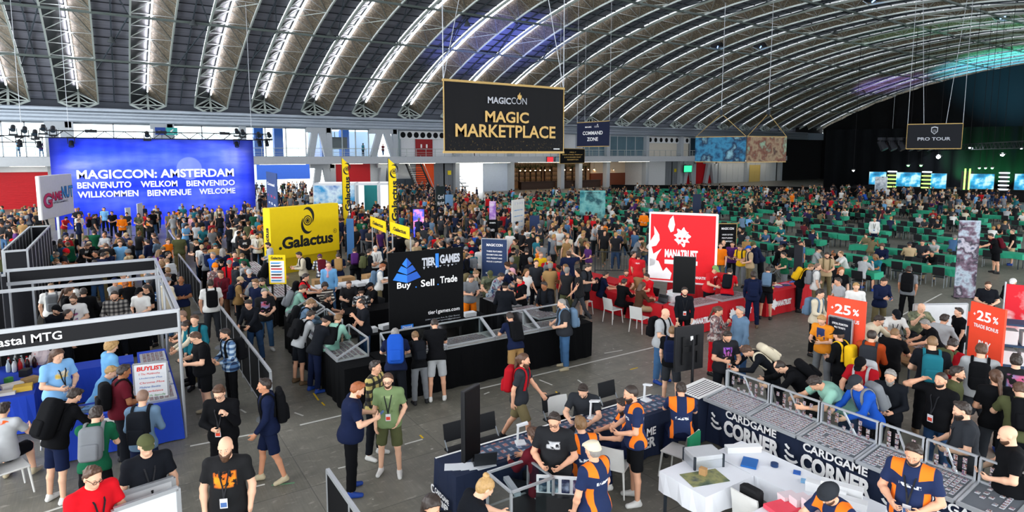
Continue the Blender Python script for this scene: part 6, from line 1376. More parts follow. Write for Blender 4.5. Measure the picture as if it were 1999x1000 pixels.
def pack_mesh(kind):
    h = .016
    g = Grid((-.26,-.26,-.12), (.26,.3,.72), h)
    def rbox(c, r, rad, k=.02):
        X, Y, Z = g.coords()
        qx, qy, qz = np.abs(X-c[0])-r[0]+rad, np.abs(Y-c[1])-r[1]+rad, np.abs(Z-c[2])-r[2]+rad
        d = np.sqrt(np.maximum(qx,0)**2+np.maximum(qy,0)**2+np.maximum(qz,0)**2)+np.minimum(np.maximum(qx,np.maximum(qy,qz)),0)-rad
        g.blend((slice(None),)*3, d.astype(np.float32), k)
    if kind == 'pack': rbox((0,0,.29), (.145,.088,.235), .075)
    elif kind == 'bigpack': rbox((0,0,.30), (.165,.11,.28), .08); rbox((0,0,.56), (.13,.09,.06), .05)
    elif kind == 'roll': rbox((0,0,.27), (.15,.075,.24), .05); rbox((0,0,.53), (.16,.05,.05), .045)
    elif kind == 'sack': rbox((0,.01,.26), (.14,.06,.20), .06)
    elif kind == 'pocket': rbox((0,0,.18), (.115,.04,.115), .035)
    return np_mesh(kind, *g.mesh())
POSES = {
 'stand': dict(lean=2, head=8, armL=(4,10,14,4), armR=(2,9,18,6), legL=(2,4,3), legR=(-1,5,4)),
 'pocket': dict(lean=1, head=6, armL=(-8,16,42,22), armR=(0,10,16,5), legL=(4,5,6), legR=(-3,6,2), twist=4),
 'phone': dict(lean=6, head=32, armL=(14,10,78,28), armR=(16,10,80,26), legL=(2,4,3), legR=(0,5,3), curl=40),
 'hold': dict(lean=4, head=18, armL=(6,12,62,38), armR=(10,12,66,34), legL=(1,4,3), legR=(0,4,3), curl=40),
 'crossed': dict(lean=0, head=4, armL=(16,10,72,62), armR=(22,10,66,64), legL=(2,6,2), legR=(0,6,2)),
 'walk': dict(lean=6, head=6, armL=(24,8,20,6), armR=(-20,8,16,4), legL=(-18,2,14), legR=(24,2,8), footL=22),
 'stroll': dict(lean=3, head=4, armL=(10,10,26,6), armR=(-6,10,20,6), legL=(-8,3,10), legR=(14,3,8), footL=8),
 'browse': dict(lean=24, head=42, armL=(34,12,36,16), armR=(30,10,44,20), legL=(-4,4,2), legR=(-2,5,3)),
 'bend': dict(lean=52, head=62, armL=(46,16,40,22), armR=(42,16,46,24), legL=(-12,5,0), legR=(-8,6,2)),
 'chin': dict(lean=4, head=22, armL=(28,8,118,24), armR=(14,8,60,52), legL=(2,4,3), legR=(0,5,3), curl=55),
 'armup': dict(lean=2, head=4, armL=(4,10,14,4), armR=(95,50,105,55), legL=(2,5,3), legR=(0,5,3)),
 'reach': dict(lean=18, head=30, armL=(52,8,14,4), armR=(20,10,60,20), legL=(-4,4,3), legR=(2,5,4)),
 'sit': dict(lean=9, head=24, armL=(36,10,48,22), armR=(34,12,52,24), legL=(82,8,86), legR=(84,9,84)),
 'sitlean': dict(lean=24, head=36, armL=(44,14,42,20), armR=(40,12,46,26), legL=(80,10,90), legR=(86,8,78)),
 'sitchin': dict(lean=20, head=20, armL=(44,12,36,30), armR=(48,6,106,22), legL=(84,10,88), legR=(80,12,80), curl=55),
 'sitback': dict(lean=-4, head=6, armL=(14,12,50,22), armR=(16,12,44,26), legL=(80,6,70), legR=(84,8,84)),
}
# ================================================================ the green table rows at right and centre
rows = [25.4+3.55*i for i in range(14)]
ys = []
for blk in range(8):
    for k in range(2): ys.append(13.4+6.4*blk+2.42*k)
def table_mesh(seed):
    b = MB(); r_ = random.Random(seed); a, c = .36, 1.19; n = 40; per = []
    for i in range(4): per.append((-a+2*a*i/4, -c))
    for i in range(14): per.append((a, -c+2*c*i/14))
    for i in range(4): per.append((a-2*a*i/4, c))
    for i in range(14): per.append((-a, c-2*c*i/14))
    n = len(per); ph = r_.uniform(0, 6)
    vs = [(x, y, .75) for x, y in per]+[(x*1.03+(.02*math.sin(i*2.1+ph) if abs(x) > .355 else 0), y*1.012+(.02*math.sin(i*1.7+ph) if abs(y) > 1.18 else 0), .75-(.27+.03*math.sin(i*.9+ph))) for i, (x, y) in enumerate(per)]
    b.add(vs, [tuple(range(n))]+[(i, n+i, n+(i+1) % n, (i+1) % n) for i in range(n)])
    return b.mesh('green_cover', GRN)
TCOV = [table_mesh(i) for i in range(3)]
TLEG = [MB().bar((sx*.3, sy*1.05, 0), (sx*.3, sy*1.05, .73), .035).mesh('leg', MDK) for sx in (-1, 1) for sy in (-1, 1)]
CHS = MB().box((-.21, -.2, .42), (.21, .21, .46), .012).mesh('seat', M('chair_black', '15171b', .6)); CHB = MB().bar((0, -.20, .52), (0, -.25, .86), .42, .03, (0, 1, 0)).mesh('backrest', M('chair_black', '15171b', .6))
CHL = [MB().tube((sx*.2, -.20, .02), (sx*.2, -.18, .55), .012, 5).mesh('leg', MG) for sx in (-1, 1)]+[MB().tube((sx*.2, .19, .02), (sx*.2, .17, .43), .012, 5).mesh('leg', MG) for sx in (-1, 1)]
cb = MB(); cb.box((-.21, -.2, .42), (.21, .21, .46)); cb.bar((0, -.20, .52), (0, -.25, .86), .42, .03, (0, 1, 0))
for sx in (-1, 1): cb.bar((sx*.2, -.2, 0), (sx*.2, -.2, .55), .025); cb.bar((sx*.2, .19, 0), (sx*.2, .19, .43), .025)
CHF = cb.mesh('chair_far', M('chair_black', '15171b', .6))
rt = random.Random(21); seats = []; nchair = 0; tabs = []
for ri, x in enumerate(rows):
    for yi, y in enumerate(ys):
        yy = y+(-1.4 if ri % 2 else 0)
        if ri == 0 and yi < 0: continue
        z = x*math.sin(YAW)+yy*math.cos(YAW); u = (x*math.cos(YAW)-yy*math.sin(YAW))/z
        if u > .86 or u < -.12: continue
        if x > 66 and yy < 46: continue
        tabs.append((z, x, yy, ri))
tabs.sort()
for ti, (z, x, y, ri) in enumerate(tabs):
    if ti < 70:
        t = thing('green_table', 'long folding table under a green cloth in the rows of the play area', 'table', (x, y, 0), 0, 'green clothed play tables'); link('cloth_cover', TCOV[ti % 3], t)
        for lm in TLEG: link('leg', lm, t)
    else:
        o = link('green_table', TCOV[ti % 3], None, (x, y, 0)); tag(o, 'long folding table under a green cloth in the rows of the play area', 'table', 'green clothed play tables')
    for sd in (-1, 1):
        for q in (-.8, 0, .8):
            busy = rt.random() < (.30 if (y < 24 and x < 60) else .62)
            seats.append((x+sd*.62, y+q, sd, busy))
            if nchair < 290 and (sd < 0 or ti < 30) and rt.random() < .75:
                rz = (-math.pi/2 if sd < 0 else math.pi/2)+rt.uniform(-.15, .15); nchair += 1
                if ti < 26:
                    t = thing('folding_chair', 'dark folding chair pushed up to a green clothed play table', 'chair', (x+sd*.68, y+q, 0), rz, 'dark chairs at the green tables'); link('seat', CHS, t); link('backrest', CHB, t)
                    for lm in CHL: link('leg', lm, t)
                else: tag(link('folding_chair', CHF, None, (x+sd*.68, y+q, 0), rz), 'dark folding chair pushed up to a green clothed play table', 'chair', 'dark chairs at the green tables')
cloth_table('counter', 'long black draped counter before the far stage crowd', 52, 53, 27, 37, .9, BLKC, cat='counter')
# ================================================================ people
SKIN = [M('skin_%d' % i, c, .55, 0, .05) for i, c in enumerate(('e2b294', 'd8a384', 'c88d6c', '94603f', 'e8bfa6'))]
HAIRM = {k: M('hair_'+k, c, .5, 0, .35, 55, .45) for k, c in dict(brown='4f3626', dark='2c221c', blond='b08c58', grey='85827d', ginger='94522a', light='7a5c3c', white='c4c0b8', stub='7d6252').items()}
CL = {k: M('cloth_'+k, c, .9, 0, .1, 9, .12) for k, c in dict(black='0b0c0f', ink='13161c', charcoal='2c2f34', grey='74787c', pale='a9acae', white='dcdcd8', cream='d0c6ae', beige='b59f7c', tan='9c7a4c', khaki='6f6548', olive='4f5336', green='14553a', lime='7da25e', seafoam='86b3a2', teal='1f6a78', sky='6fa8d6', blue='1d4fae', denim='3f6288', jean='2c4668', navy='131c38', steel='5f7890', purple='4c2462', pink='d09aa4', red='cf1622', crimson='a3141f', maroon='561420', rust='a8431c', orange='ea7a14', yellow='e3b51c', brown='4a3324', lilac='9a8fb0').items()}
SHOEM = [M('shoe_white', 'd8d8d4', .6), M('shoe_black', '17171a', .6), M('shoe_brown', '6a543c', .6), M('shoe_blue', '1c3f90', .6), M('shoe_cream', 'b5a98c', .6)]
EYEW = M('eye_white', 'd8d4cc', .3); EYED = M('eye_dark', '1a120d', .2); LANY = M('lanyard_black', '15161b', .7); BADGE = M('badge_blue', '4a6aa0', .5); BADGER = M('badge_red', 'd8442c', .5)
def prt(name, base, cols, zc=.30, hw=.11, hz=.13, sc=9, thr=.5, back=False, pel=.97):
    def f(h):
        z = h.m('SUBTRACT', h.z, pel); m_ = h.m('MULTIPLY', h.box(h.x, -hw, hw, .02), h.box(z, zc-hz, zc+hz, .02)); m_ = h.m('MULTIPLY', m_, h.m('LESS_THAN', h.y, 0.0) if back else h.m('GREATER_THAN', h.y, .03))
        n = h.noise(sc, detail=3); m_ = h.m('MULTIPLY', m_, h.step(n, thr-.03, thr+.03)); return h.mix(m_, base, h.ramp(h.noise(sc*.7), [(.35, cols[0]), (.65, cols[-1])]))
    CL[name] = node_mat('cloth_'+name, f, .85)
prt('p_autumn', '0c0d10', ['f0951c', 'd8601c'], .33, .13, .10, 12, .48); prt('p_orange_back', 'b9bcbe', ['e0641c', 'd84a1c'], .22, .15, .12, 7, .42, True); prt('p_white', '15171b', ['d8d8d8', 'b0b4b8'], .36, .10, .06, 16, .47); prt('p_multi', '0c0d10', ['d04a5a', '5a9ac8'], .30, .12, .14, 9, .5)
prt('p_purple', '15161c', ['c86a9a', '7a4ac8'], .34, .10, .10, 10, .40); prt('p_blue', '20242c', ['6ab0e0', 'a8d8f0'], .32, .11, .13, 11, .45); prt('p_pinkgrey', '8fa8a0', ['6a7f80', 'd0d8cc'], .3, .13, .15, 9, .5); prt('p_green', '70855a', ['465a36', '98ac78'], .30, .12, .15, 8, .48); prt('p_gold_back', '0c0d10', ['d8b43a', '6fb0a0'], .34, .11, .12, 10, .42, True); prt('p_redtext', 'd01a24', ['f0f0f0', 'f0e0e0'], .38, .09, .04, 22, .48); prt('p_redtext_back', 'd01a24', ['f0f0f0', 'f0e0e0'], .42, .09, .03, 26, .46, True); prt('p_whitetee', 'd8d8d6', ['3a78b0', 'c83a3a'], .30, .12, .15, 9, .52); prt('p_bluetee', '7fb4e4', ['e0c050', 'f0e8d8'], .34, .12, .08, 12, .48); prt('p_vest', 'e08a1c', ['2a3a6a', '1c2850'], .34, .10, .14, 7, .42); prt('p_camo', '5c6450', ['3a4030', '8a8a6c'], .25, .4, .5, 8, .48); prt('p_floral', 'a8b4ba', ['3a5a7a', '7a3a4a'], .25, .4, .5, 14, .52); prt('p_bwfloral', '24262a', ['b0b4b6', 'd0d0cc'], .25, .4, .5, 13, .52); prt('p_bback', '0c0d10', ['c04a6a', '4a8ab8'], .36, .12, .12, 9, .44, True); prt('p_woman', '8a5a58', ['d0c4bc', '3a3848'], .25, .4, .5, 16, .5)
for k in ('p_camo', 'p_floral', 'p_bwfloral', 'p_woman'):
    m = bpy.data.materials['cloth_'+k]
def allover(name, base, cols, sc, thr):
    CL[name] = node_mat('cloth2_'+name, lambda h: h.mix(h.step(h.noise(sc, detail=3), thr-.03, thr+.03), base, h.ramp(h.noise(sc*.6), [(.4, cols[0]), (.6, cols[1])])), .85)
allover('p_camo', '5c6450', ['3a4030', '8a8a6c'], 8, .5); allover('p_floral', '9aa8b0', ['3a5a7a', '7a3a4a'], 14, .54); allover('p_bwfloral', '24262a', ['b0b4b6', 'd0d0cc'], 13, .54); allover('p_woman', '84605e', ['d0c4bc', '3a3848'], 16, .5)
def plaid(name, a, b_, c, f=16):
    def g(h):
        sx = h.m('GREATER_THAN', h.m('SINE', h.m('MULTIPLY', h.x, f*6.28)), .1); sz = h.m('GREATER_THAN', h.m('SINE', h.m('MULTIPLY', h.z, f*6.28)), .1); return h.mix(sz, h.mix(sx, a, b_), h.mix(sx, b_, c))
    CL[name] = node_mat('cloth_'+name, g, .85)
plaid('plaid_blue', 'a8bccc', '4a6a90', '1c2c4a', 9); plaid('plaid_grey', '8a8680', '4a4846', '1f1e20', 10); plaid('plaid_yellow', 'b0a060', '3a382c', '16161a', 8); plaid('plaid_white', 'd8d8d8', '6a6e78', '2a2c38', 9)
CL['stripe'] = node_mat('cloth_stripe', lambda h: h.mix(h.m('GREATER_THAN', h.m('SINE', h.m('MULTIPLY', h.z, 75)), 0), 'd8d4c8', '2a2422'), .85)
CL['stripe_blue'] = node_mat('cloth_stripe_blue', lambda h: h.mix(h.m('GREATER_THAN', h.m('SINE', h.m('MULTIPLY', h.z, 60)), .5), '2f5f9a', 'c8d8e8'), .85)
def staff(name, pel):
    def f(h):
        ax = h.m('ABSOLUTE', h.x); z = h.m('SUBTRACT', h.z, pel)
        sh = h.m('MULTIPLY', h.box(ax, .075, .205, .008), h.m('GREATER_THAN', h.m('ADD', z, h.m('MULTIPLY', ax, -.3)), .375)); sd_ = h.m('MULTIPLY', h.box(ax, .13, .19, .006), h.box(z, -.08, .27, .01)); m_ = h.m('MAXIMUM', sh, sd_)
        tx = h.m('MULTIPLY', h.m('MULTIPLY', h.box(h.x, -.11, .11, .01), h.box(z, .30, .345, .006)), h.step(h.noise(38, detail=1), .46, .52))
        return h.mix(tx, h.mix(m_, '14244a', 'f07818'), 'd8dce0')
    CL[name] = node_mat('cloth_'+name, f, .85)
staff('staff', .97); staff('staffsit', .52)
FIGS = {}; MESH = {}; PRES = .0115
def fig(pose, build):
    k = (pose, build)
    if k not in FIGS: FIGS[k] = Fig(POSES[pose], build)
    return FIGS[k]
def pmesh(pose, build, what):
    k = (pose, build, what)
    if k not in MESH:
        f = fig(pose, build)
        v, q = dict(body=lambda: f.body(PRES), tee=lambda: f.top(.0145), long=lambda: f.top(.0145, True), hoodie=lambda: f.top(.0145, True, True), trousers=lambda: f.bottom(.0145), shorts=lambda: f.bottom(.0145, True), shoes=lambda: f.shoes(.013))[what]()
        MESH[k] = np_mesh(what, v, q)
    return MESH[k]
HEADM = {}
def hmesh(k):
    if k not in HEADM: HEADM[k] = glasses_mesh() if k == 'glasses' else eyes_mesh() if k == 'eyes' else head_piece(k)
    return HEADM[k]
STR = {}; LAN = {}; PK = {}
HAIRPART = {'cap': 'cap', 'beanie': 'beanie', 'bucket': 'bucket_hat', 'flat': 'flat_cap', 'beard': 'beard', 'scarf': 'scarf', 'fullbeard': 'beard', 'glasses': 'glasses', 'eyes': 'eyes', 'eyebrows': 'eyebrows'}
NP_ = [0]
def person(loc, rz, pose, build, top, bot, hair, extra, label, scale=1.0, skin=0, shoe=None, detail=True, group=None):
    """top 't:red', 'l:..' long sleeve or 'h:..' hooded; bot 's:..' shorts or 'p:..' trousers; hair 'short:brown'; extra words: bp:colour, bb: big pack, sk: sack, ln lanyard, bd beard, gl glasses"""
    f = fig(pose, build); NP_[0] += 1
    r_ = random.Random(NP_[0]*7+3)
    o = slot(link('person', pmesh(pose, build, 'body'), None, loc, rz), SKIN[skin]); o.scale = (scale,)*3
    tag(o, label, 'person', group)
    tk, tc = top.split(':'); bk, bc = bot.split(':')
    if tc == 'staff' and pose.startswith('sit'): tc = 'staffsit'
    nm = {'t': 'tshirt', 'l': 'long_sleeve_top', 'h': 'hoodie'}[tk]
    slot(link(nm, pmesh(pose, build, {'t': 'tee', 'l': 'long', 'h': 'hoodie'}[tk]), o), CL[tc])
    slot(link('shorts' if bk == 's' else 'trousers', pmesh(pose, build, 'shorts' if bk == 's' else 'trousers'), o), CL[bc])
    slot(link('shoes', pmesh(pose, build, 'shoes'), o), SHOEM[shoe if shoe is not None else r_.randrange(5) if r_.random() < .5 else 1])
    ex = extra.split()
    def hp(kind, m):
        q = link(HAIRPART.get(kind, 'hair'), hmesh(kind), o); slot(q, m); q.matrix_local = f.headmat; return q
    hk, hc = (hair.split(':')+['brown'])[:2]
    if hk in ('cap', 'beanie', 'bucket', 'flat'): hp(hk, CL[hc]); hp('under', HAIRM[[e[3:] for e in ex if e.startswith('hc:')][0] if any(e.startswith('hc:') for e in ex) else 'brown'])
    elif hk == 'bald': pass
    else: hp(hk, HAIRM[hc])
    hcol = hc if hc in HAIRM else 'brown'
    for e in ex:
        if e == 'bd': hp('beard', HAIRM[hcol if hcol != 'white' else 'grey'])
        elif e == 'fb': hp('fullbeard', HAIRM[hcol])
        elif e == 'gl': hp('glasses', LANY)
        elif e[:3] == 'sc:': hp('scarf', CL[e[3:]])
        elif e in ('ln', 'lr'):
            k = build
            if k not in LAN: LAN[k] = lanyard_mesh(f.bd, f.belly)
            q = slot(link('lanyard', LAN[k][0], o), LANY); q.matrix_local = f.tormat; slot(link('badge', LAN[k][1], q), [M('badge_white', 'd8d8dc', .5), BADGE if e == 'ln' else M('badge_green', '8ad020', .5) if 'green badge' in label else BADGER])
    if detail: hp('eyes', [EYEW, EYED]); hp('eyebrows', HAIRM[hcol])
    for e in ex:
        if e[:3] in ('bp:', 'bb:', 'sk:', 'rl:'):
            if build not in STR: STR[build] = np_mesh('shoulder_straps', *f.straps(.013))
            kind = {'bp': 'pack', 'bb': 'bigpack', 'sk': 'sack', 'rl': 'roll'}[e[:2]]
            for kk in (kind, 'pocket'):
                if kk not in PK: PK[kk] = pack_mesh(kk)
            c = e[3:]; mw = Matrix.Translation(loc) @ Matrix.Rotation(rz, 4, 'Z') @ Matrix.Scale(scale, 4) @ f.tormat
            p = slot(link('backpack', PK[kind]), CL[c]); d_ = {'pack': .085, 'bigpack': .105, 'sack': .06, 'roll': .075}[kind]; mp = mw @ Matrix.Translation((0, -.112*f.bd-.02-d_, 0)); p.matrix_world = mp
            tag(p, ('%s backpack worn by the ' % CNAME.get(c, c))+label.replace('person in ', 'one in ').replace('person ', 'one '), 'backpack')
            w_ = p['label'].split()
            if len(w_) > 16: p['label'] = ' '.join(w_[:16])
            q = slot(link('straps', STR[build], p), CL[c]); q.matrix_local = Matrix.Translation((0, .112*f.bd+.02+d_, 0))
            if kind != 'sack': q = slot(link('pocket', PK['pocket'], p), CL[c]); q.location = (0, -d_, .0)
    if pose == 'phone' and detail:
        q = (f.arms[0][2]+f.arms[0][3]*.12+f.arms[1][2]+f.arms[1][3]*.12)/2; w_ = Matrix.Translation(loc) @ Matrix.Rotation(rz, 4, 'Z') @ Matrix.Scale(scale, 4); p = w_ @ Vector(q)
        ph = MB().box((-.037, -.075, -.005), (.037, .075, .005), .003).build('phone', BADGE if NP_[0] % 3 == 0 else LANY); ph.matrix_world = Matrix.Translation(p) @ Matrix.Rotation(rz, 4, 'Z') @ Matrix.Rotation(.7, 4, 'X')
        tag(ph, ' '.join(('phone held by the '+label.replace('person in ', 'one in ').replace('person ', 'one ')).split()[:16]), 'phone')
    return o
CNAME = dict(pale='pale grey', ink='dark', charcoal='dark grey', sky='light blue', steel='grey blue', cream='cream', jean='blue', denim='blue')
def person_px(hx, hy, d, pose, build, top, bot, hair, extra, label, scale=1.0, skin=0, shoe=None, detail=True, z0=0.0, group=None):
    f = fig(pose, build); scale *= 1.02
    hz = (f.topz+.012)*scale+z0; p = P(hx, hy, hz); dv = Vector((-p.x, -p.y)).normalized(); rt_ = Vector((-dv.y, dv.x)); a = R(d)
    fd = dv*math.cos(a)+rt_*math.sin(a); rz = math.atan2(-fd.x, fd.y)
    off = Matrix.Rotation(rz, 3, 'Z') @ Vector((f.headc[0], f.headc[1], 0))*scale
    loc = Vector((p.x-off.x, p.y-off.y, z0))
    person(loc, rz, pose, build, top, bot, hair, extra, label, scale, skin, shoe, detail, group); return loc
PEOPLE = [
# --- bottom left
(180,908,25,'look','big','t:red','p:ink','short:brown','gl lr','person in bright red T-shirt and glasses nearest the white framed boards',1.05,0),
(284,849,10,'stand','big','t:ink','p:black','cap:olive','ln','person in dark polo and olive cap behind the white framed boards',1.05,0),
(187,791,165,'reach','reg','t:green','s:black','short:dark','bp:grey','person in green T-shirt reaching over the front blue table',1,0),
(146,757,120,'browse','reg','l:black','s:navy','short:dark','bb:black','person in black long sleeves left of the green T-shirt man',1,0),
(242,710,100,'hold','big','t:maroon','p:ink','short:dark','bp:black','person in dark red T-shirt facing the buy list board',1.0,3),
(278,759,160,'hold','slim','l:steel','p:navy','crop:stub','bp:ink','person with shaved head in grey blue shirt before the buy list board',1,0),
(112,679,30,'look','big','t:p_bluetee','p:sky','long:brown','ln','person in light blue T-shirt with long brown hair standing inside the front booth',1.05,0),
(218,663,110,'hold','reg','h:sky','p:ink','curly:blond','','person with curly blond hair in light blue hoodie inside the front booth',1,0),
(218,713,70,'sitlean','reg','t:sky','p:ink','short:blond','','person with sandy hair in light blue T-shirt seated behind the right blue counter',1,0),
(6,784,150,'sit','big','t:p_orange_back','s:black','short:dark','','person in grey T-shirt with orange back print seated at the left edge',1,0),
(380,647,285,'phone','big','t:black','s:black','short:brown','gl','person in plain black T-shirt and black shorts beside the booth post',1.02,0),
(438,640,290,'hold','reg','l:plaid_blue','p:black','short:dark','bp:black bd','person in blue plaid shirt looking down beside the aisle fence',1,1),
(379,614,340,'stand','reg','l:teal','p:ink','short:brown','bp:ink','person in teal blue jumper walking out behind the plain black T-shirt man',1,0),
(354,605,280,'look','reg','t:charcoal','p:ink','crop:stub','','person with shaved head in dark grey T-shirt at the booth counter edge',1,1),
(361,626,300,'reach','slim','l:cream','p:khaki','tail:dark','','person with tied dark hair in cream top leaning over the booth counter',.95,1),
(410,545,185,'stand','big','t:white','p:charcoal','short:dark','bp:black','person in white T-shirt with black backpack by the aisle fence end',1.02,1),
(484,584,330,'reach','slim','l:ink','p:jean','short:dark','','person in dark long sleeves and blue jeans leaning on the aisle fence',1,1),
(516,562,10,'look','reg','t:p_multi','p:denim','short:grey','','person with grey hair in black printed T-shirt and light jeans by the fence',1,0,0),
(512,542,50,'browse','reg','t:lime','p:ink','short:dark','bd bp:grey','bearded person in light green T-shirt behind the grey haired man in jeans',1,0),
(498,545,320,'stand','slim','t:navy','p:ink','quiff:light','gl','person in navy shirt and glasses close behind the grey haired man in jeans',.98,0),
(486,525,0,'stand','reg','l:navy','p:ink','cap:pale','lr','person in white cap and dark navy jacket in the aisle crowd',1,0),
(461,512,100,'stand','reg','h:charcoal','s:denim','beanie:navy','bd','person in dark hoodie, blue shorts and dark beanie in the aisle crowd',1,1),
(430,527,330,'hold','reg','l:maroon','p:brown','short:brown','lr','person in maroon shirt standing beside the upper end of the aisle',1,1),
(420,514,20,'stand','reg','t:p_woman','p:ink','beanie:orange','','person in colourful shirt and orange knit hat in the aisle crowd',1,0),
(592,555,95,'browse','reg','t:seafoam','p:ink','short:brown','bp:grey','person in pale green T-shirt and grey pack at the left glass cases',1,0),
(606,583,100,'browse','reg','l:steel','p:navy','quiff:light','gl bp:black','person in grey blue jacket and glasses bending over the left glass cases',1,0),
(607,605,120,'browse','slim','l:pale','s:ink','short:dark','bp:black','person in pale grey top and dark shorts at the left black counter',1,1),
(638,616,120,'browse','reg','l:ink','p:navy','cap:black','','person in black cap and dark jacket at the left black counter',1,1),
(660,612,150,'browse','slim','h:seafoam','p:khaki','short:light','sk:black','person in pale teal hooded jacket with flat black pack at the left counter',1,0),
(597,533,80,'sit','reg','t:red','p:ink','short:dark','bp:black','person in red shirt with black pack near the yellow price board',1,1,None,True,.4),
(634,551,10,'sit','reg','l:stripe','p:ink','curly:dark','bd','person with curly dark hair in striped jumper seated behind the left cases',1,1),
(640,572,80,'sit','reg','t:black','p:ink','short:dark','bd','bearded person in black T-shirt seated below the striped jumper person',1,1),
(427,752,340,'chin','big','l:black','p:black','quiff:brown','gl lr','person in black jumper and glasses with hand at chest, before the plaid man',1,0),
(515,738,275,'stroll','reg','h:navy','s:navy','short:dark','rl:black','person in navy zip hoodie and cargo shorts walking alone in the aisle',1,2,4),
(439,852,345,'stand','big','t:p_autumn','p:ink','bald:brown','fb ln','bald bearded person in black T-shirt with orange print at the bottom',1.06,0),
(699,744,95,'phone','big','t:navy','p:black','short:ginger','bd','person in dark blue shirt and black trousers showing a phone',1.03,0,3),
(757,728,350,'pocket','reg','t:p_green','s:olive','short:brown','gl bd lr','person in green T-shirt, olive shorts and white shoes facing the blue shirt man',1,0,0),
(733,703,60,'stand','reg','l:plaid_yellow','p:ink','short:dark','','person in yellow and black checked jacket behind the green T-shirt man in shorts',1,1),
(771,640,180,'browse','big','t:navy','p:ink','short:grey','bb:blue','person in navy T-shirt with bright blue backpack at the long black counter',1,0),
(810,646,195,'browse','slim','t:black','p:grey','short:light','bp:ink','young person in black top and grey trousers at the long black counter',.9,0,1),
(848,621,185,'browse','reg','t:black','s:pale','crop:dark','','person in black T-shirt and pale grey shorts at the long black counter',1.03,1,0),
(995,609,205,'browse','reg','t:navy','s:tan','short:dark','bp:black','person in navy T-shirt and tan shorts at the third glass case',.98,1,4),
(1096,582,285,'hold','big','t:charcoal','p:denim','crop:grey','bp:steel','person in grey T-shirt, jeans and blue grey pack at the counter end',1.02,0,4),
(1023,689,75,'walk','reg','t:charcoal','s:khaki','tail:brown','fb bp:crimson','long haired person with red and black backpack walking to the right',1.02,1),
(703,582,290,'chin','reg','t:ink','p:jean','ring:dark','','person in black shirt and jeans standing inside left of the black banner',1.03,1),
(681,547,10,'sit','big','t:p_white','p:ink','short:brown','bd','person in black T-shirt with white print seated left of the black banner',1,0),
(705,561,185,'sit','reg','t:p_bwfloral','p:ink','cap:black','','person in black and white patterned shirt seated with back turned',1,0),
(722,551,300,'sit','reg','t:black','p:jean','cap:ink','bd','person in black T-shirt and dark cap seated beside the patterned shirt',1,1),
(747,514,90,'phone','slim','t:white','s:khaki','short:ginger','bp:steel','person in white T-shirt and khaki shorts left of the black banner',1,0),
(920,535,20,'phone','reg','t:grey','s:orange','short:dark','','person in grey T-shirt and orange shorts right of the black banner',1,1),
(957,528,5,'browse','big','t:p_camo','p:olive','cap:olive','','person in green patterned shirt and olive cap bending at the right counter',1,0),
(930,527,60,'browse','big','t:cream','p:khaki','short:light','bp:khaki','person in cream shirt with khaki pack at the right counter',1,0),
(979,532,70,'browse','reg','t:p_floral','p:ink','short:dark','','person in pale floral shirt bending at the right counter',1,1),
(1000,523,80,'browse','reg','t:navy','p:ink','cap:pink','bd','person in pink cap behind the pale floral shirt',1,0),
(1014,538,310,'look','slim','t:black','p:ink','short:dark','sc:red','person in black T-shirt with red scarf at the right counter',1,1),
(986,550,170,'look','big','h:ink','p:black','cap:black','','person in black hoodie with white back lettering inside the right counter',1,0),
(1062,549,325,'hold','reg','h:ink','p:ink','short:dark','bp:black','person in dark hooded jacket between the right counter and counter end',1,3),
(1028,483,185,'stand','reg','l:black','p:black','short:dark','','person in black suit jacket behind the pink cap person',1.05,1),
(1072,499,170,'stand','big','l:crimson','p:crimson','crop:stub','bp:grey','bald person in crimson jumper and trousers with grey backpack',1.02,1),
(1110,488,190,'armup','big','t:navy','p:navy','ring:brown','','bald person in navy T-shirt with one hand raised to the head',1.08,0),
(1149,514,60,'phone','big','t:charcoal','s:black','short:dark','bp:black','person in dark grey T-shirt and black shorts reading a phone by the red booth',1.03,0),
(1047,507,10,'stand','reg','t:charcoal','p:ink','short:brown','','person in dark grey T-shirt left of the crimson jumper person',1,0),
(1056,491,20,'look','reg','t:yellow','p:ink','crop:stub','','bald person in yellow T-shirt left of the crimson jumper person',1,1),
# --- red booth
(1183,529,95,'sit','reg','t:navy','p:ink','short:dark','bp:ink','person in navy shirt seated on the far white chair at the red table',1,1),
(1219,543,135,'sit','reg','l:black','p:black','short:dark','','person in black shirt seated on the middle white chair at the red table',1,1),
(1255,550,120,'sit','slim','l:brown','s:beige','long:brown','','long haired person in brown top and beige shorts on the near white chair',1,1),
(1247,493,165,'stand','reg','t:p_redtext_back','p:jean','short:dark','','red booth seller in jeans standing with back turned left of the sign',1,1),
(1237,490,80,'stand','reg','t:red','p:ink','short:dark','','red booth seller facing right beside the one in jeans',1,1),
(1223,525,10,'sit','reg','t:p_redtext','p:ink','short:brown','gl bd','red booth seller with glasses seated facing out at the red table',1,0),
(1262,533,310,'sit','reg','t:red','p:ink','short:dark','','red booth seller seated with head bowed near the brown carton',1,1),
(1337,560,10,'stand','slim','l:ink','p:black','short:dark','bd lr','bearded person in dark jacket with lanyard before the dark upright monitor',1,0),
(1397,518,45,'reach','big','t:p_redtext','p:ink','cap:lime','ln','red booth seller in colourful cap serving at the front counter',1.02,0),
(1425,523,170,'browse','reg','t:red','s:navy','short:dark','bp:ink','customer in red T-shirt and navy shorts with dark pack at the red counter',1,0),
(1471,529,185,'stand','reg','l:navy','p:navy','short:dark','bp:navy','customer all in navy with navy backpack at the red counter',1,3),
(1500,520,175,'browse','reg','t:black','s:ink','short:dark','bp:steel','customer in black T-shirt with grey blue pack at the right red counter',1,1),
(1300,601,60,'chin','big','t:pale','p:denim','bald','bp:black','bald person in pale grey T-shirt and black backpack left of the tripod monitor',1.02,0),
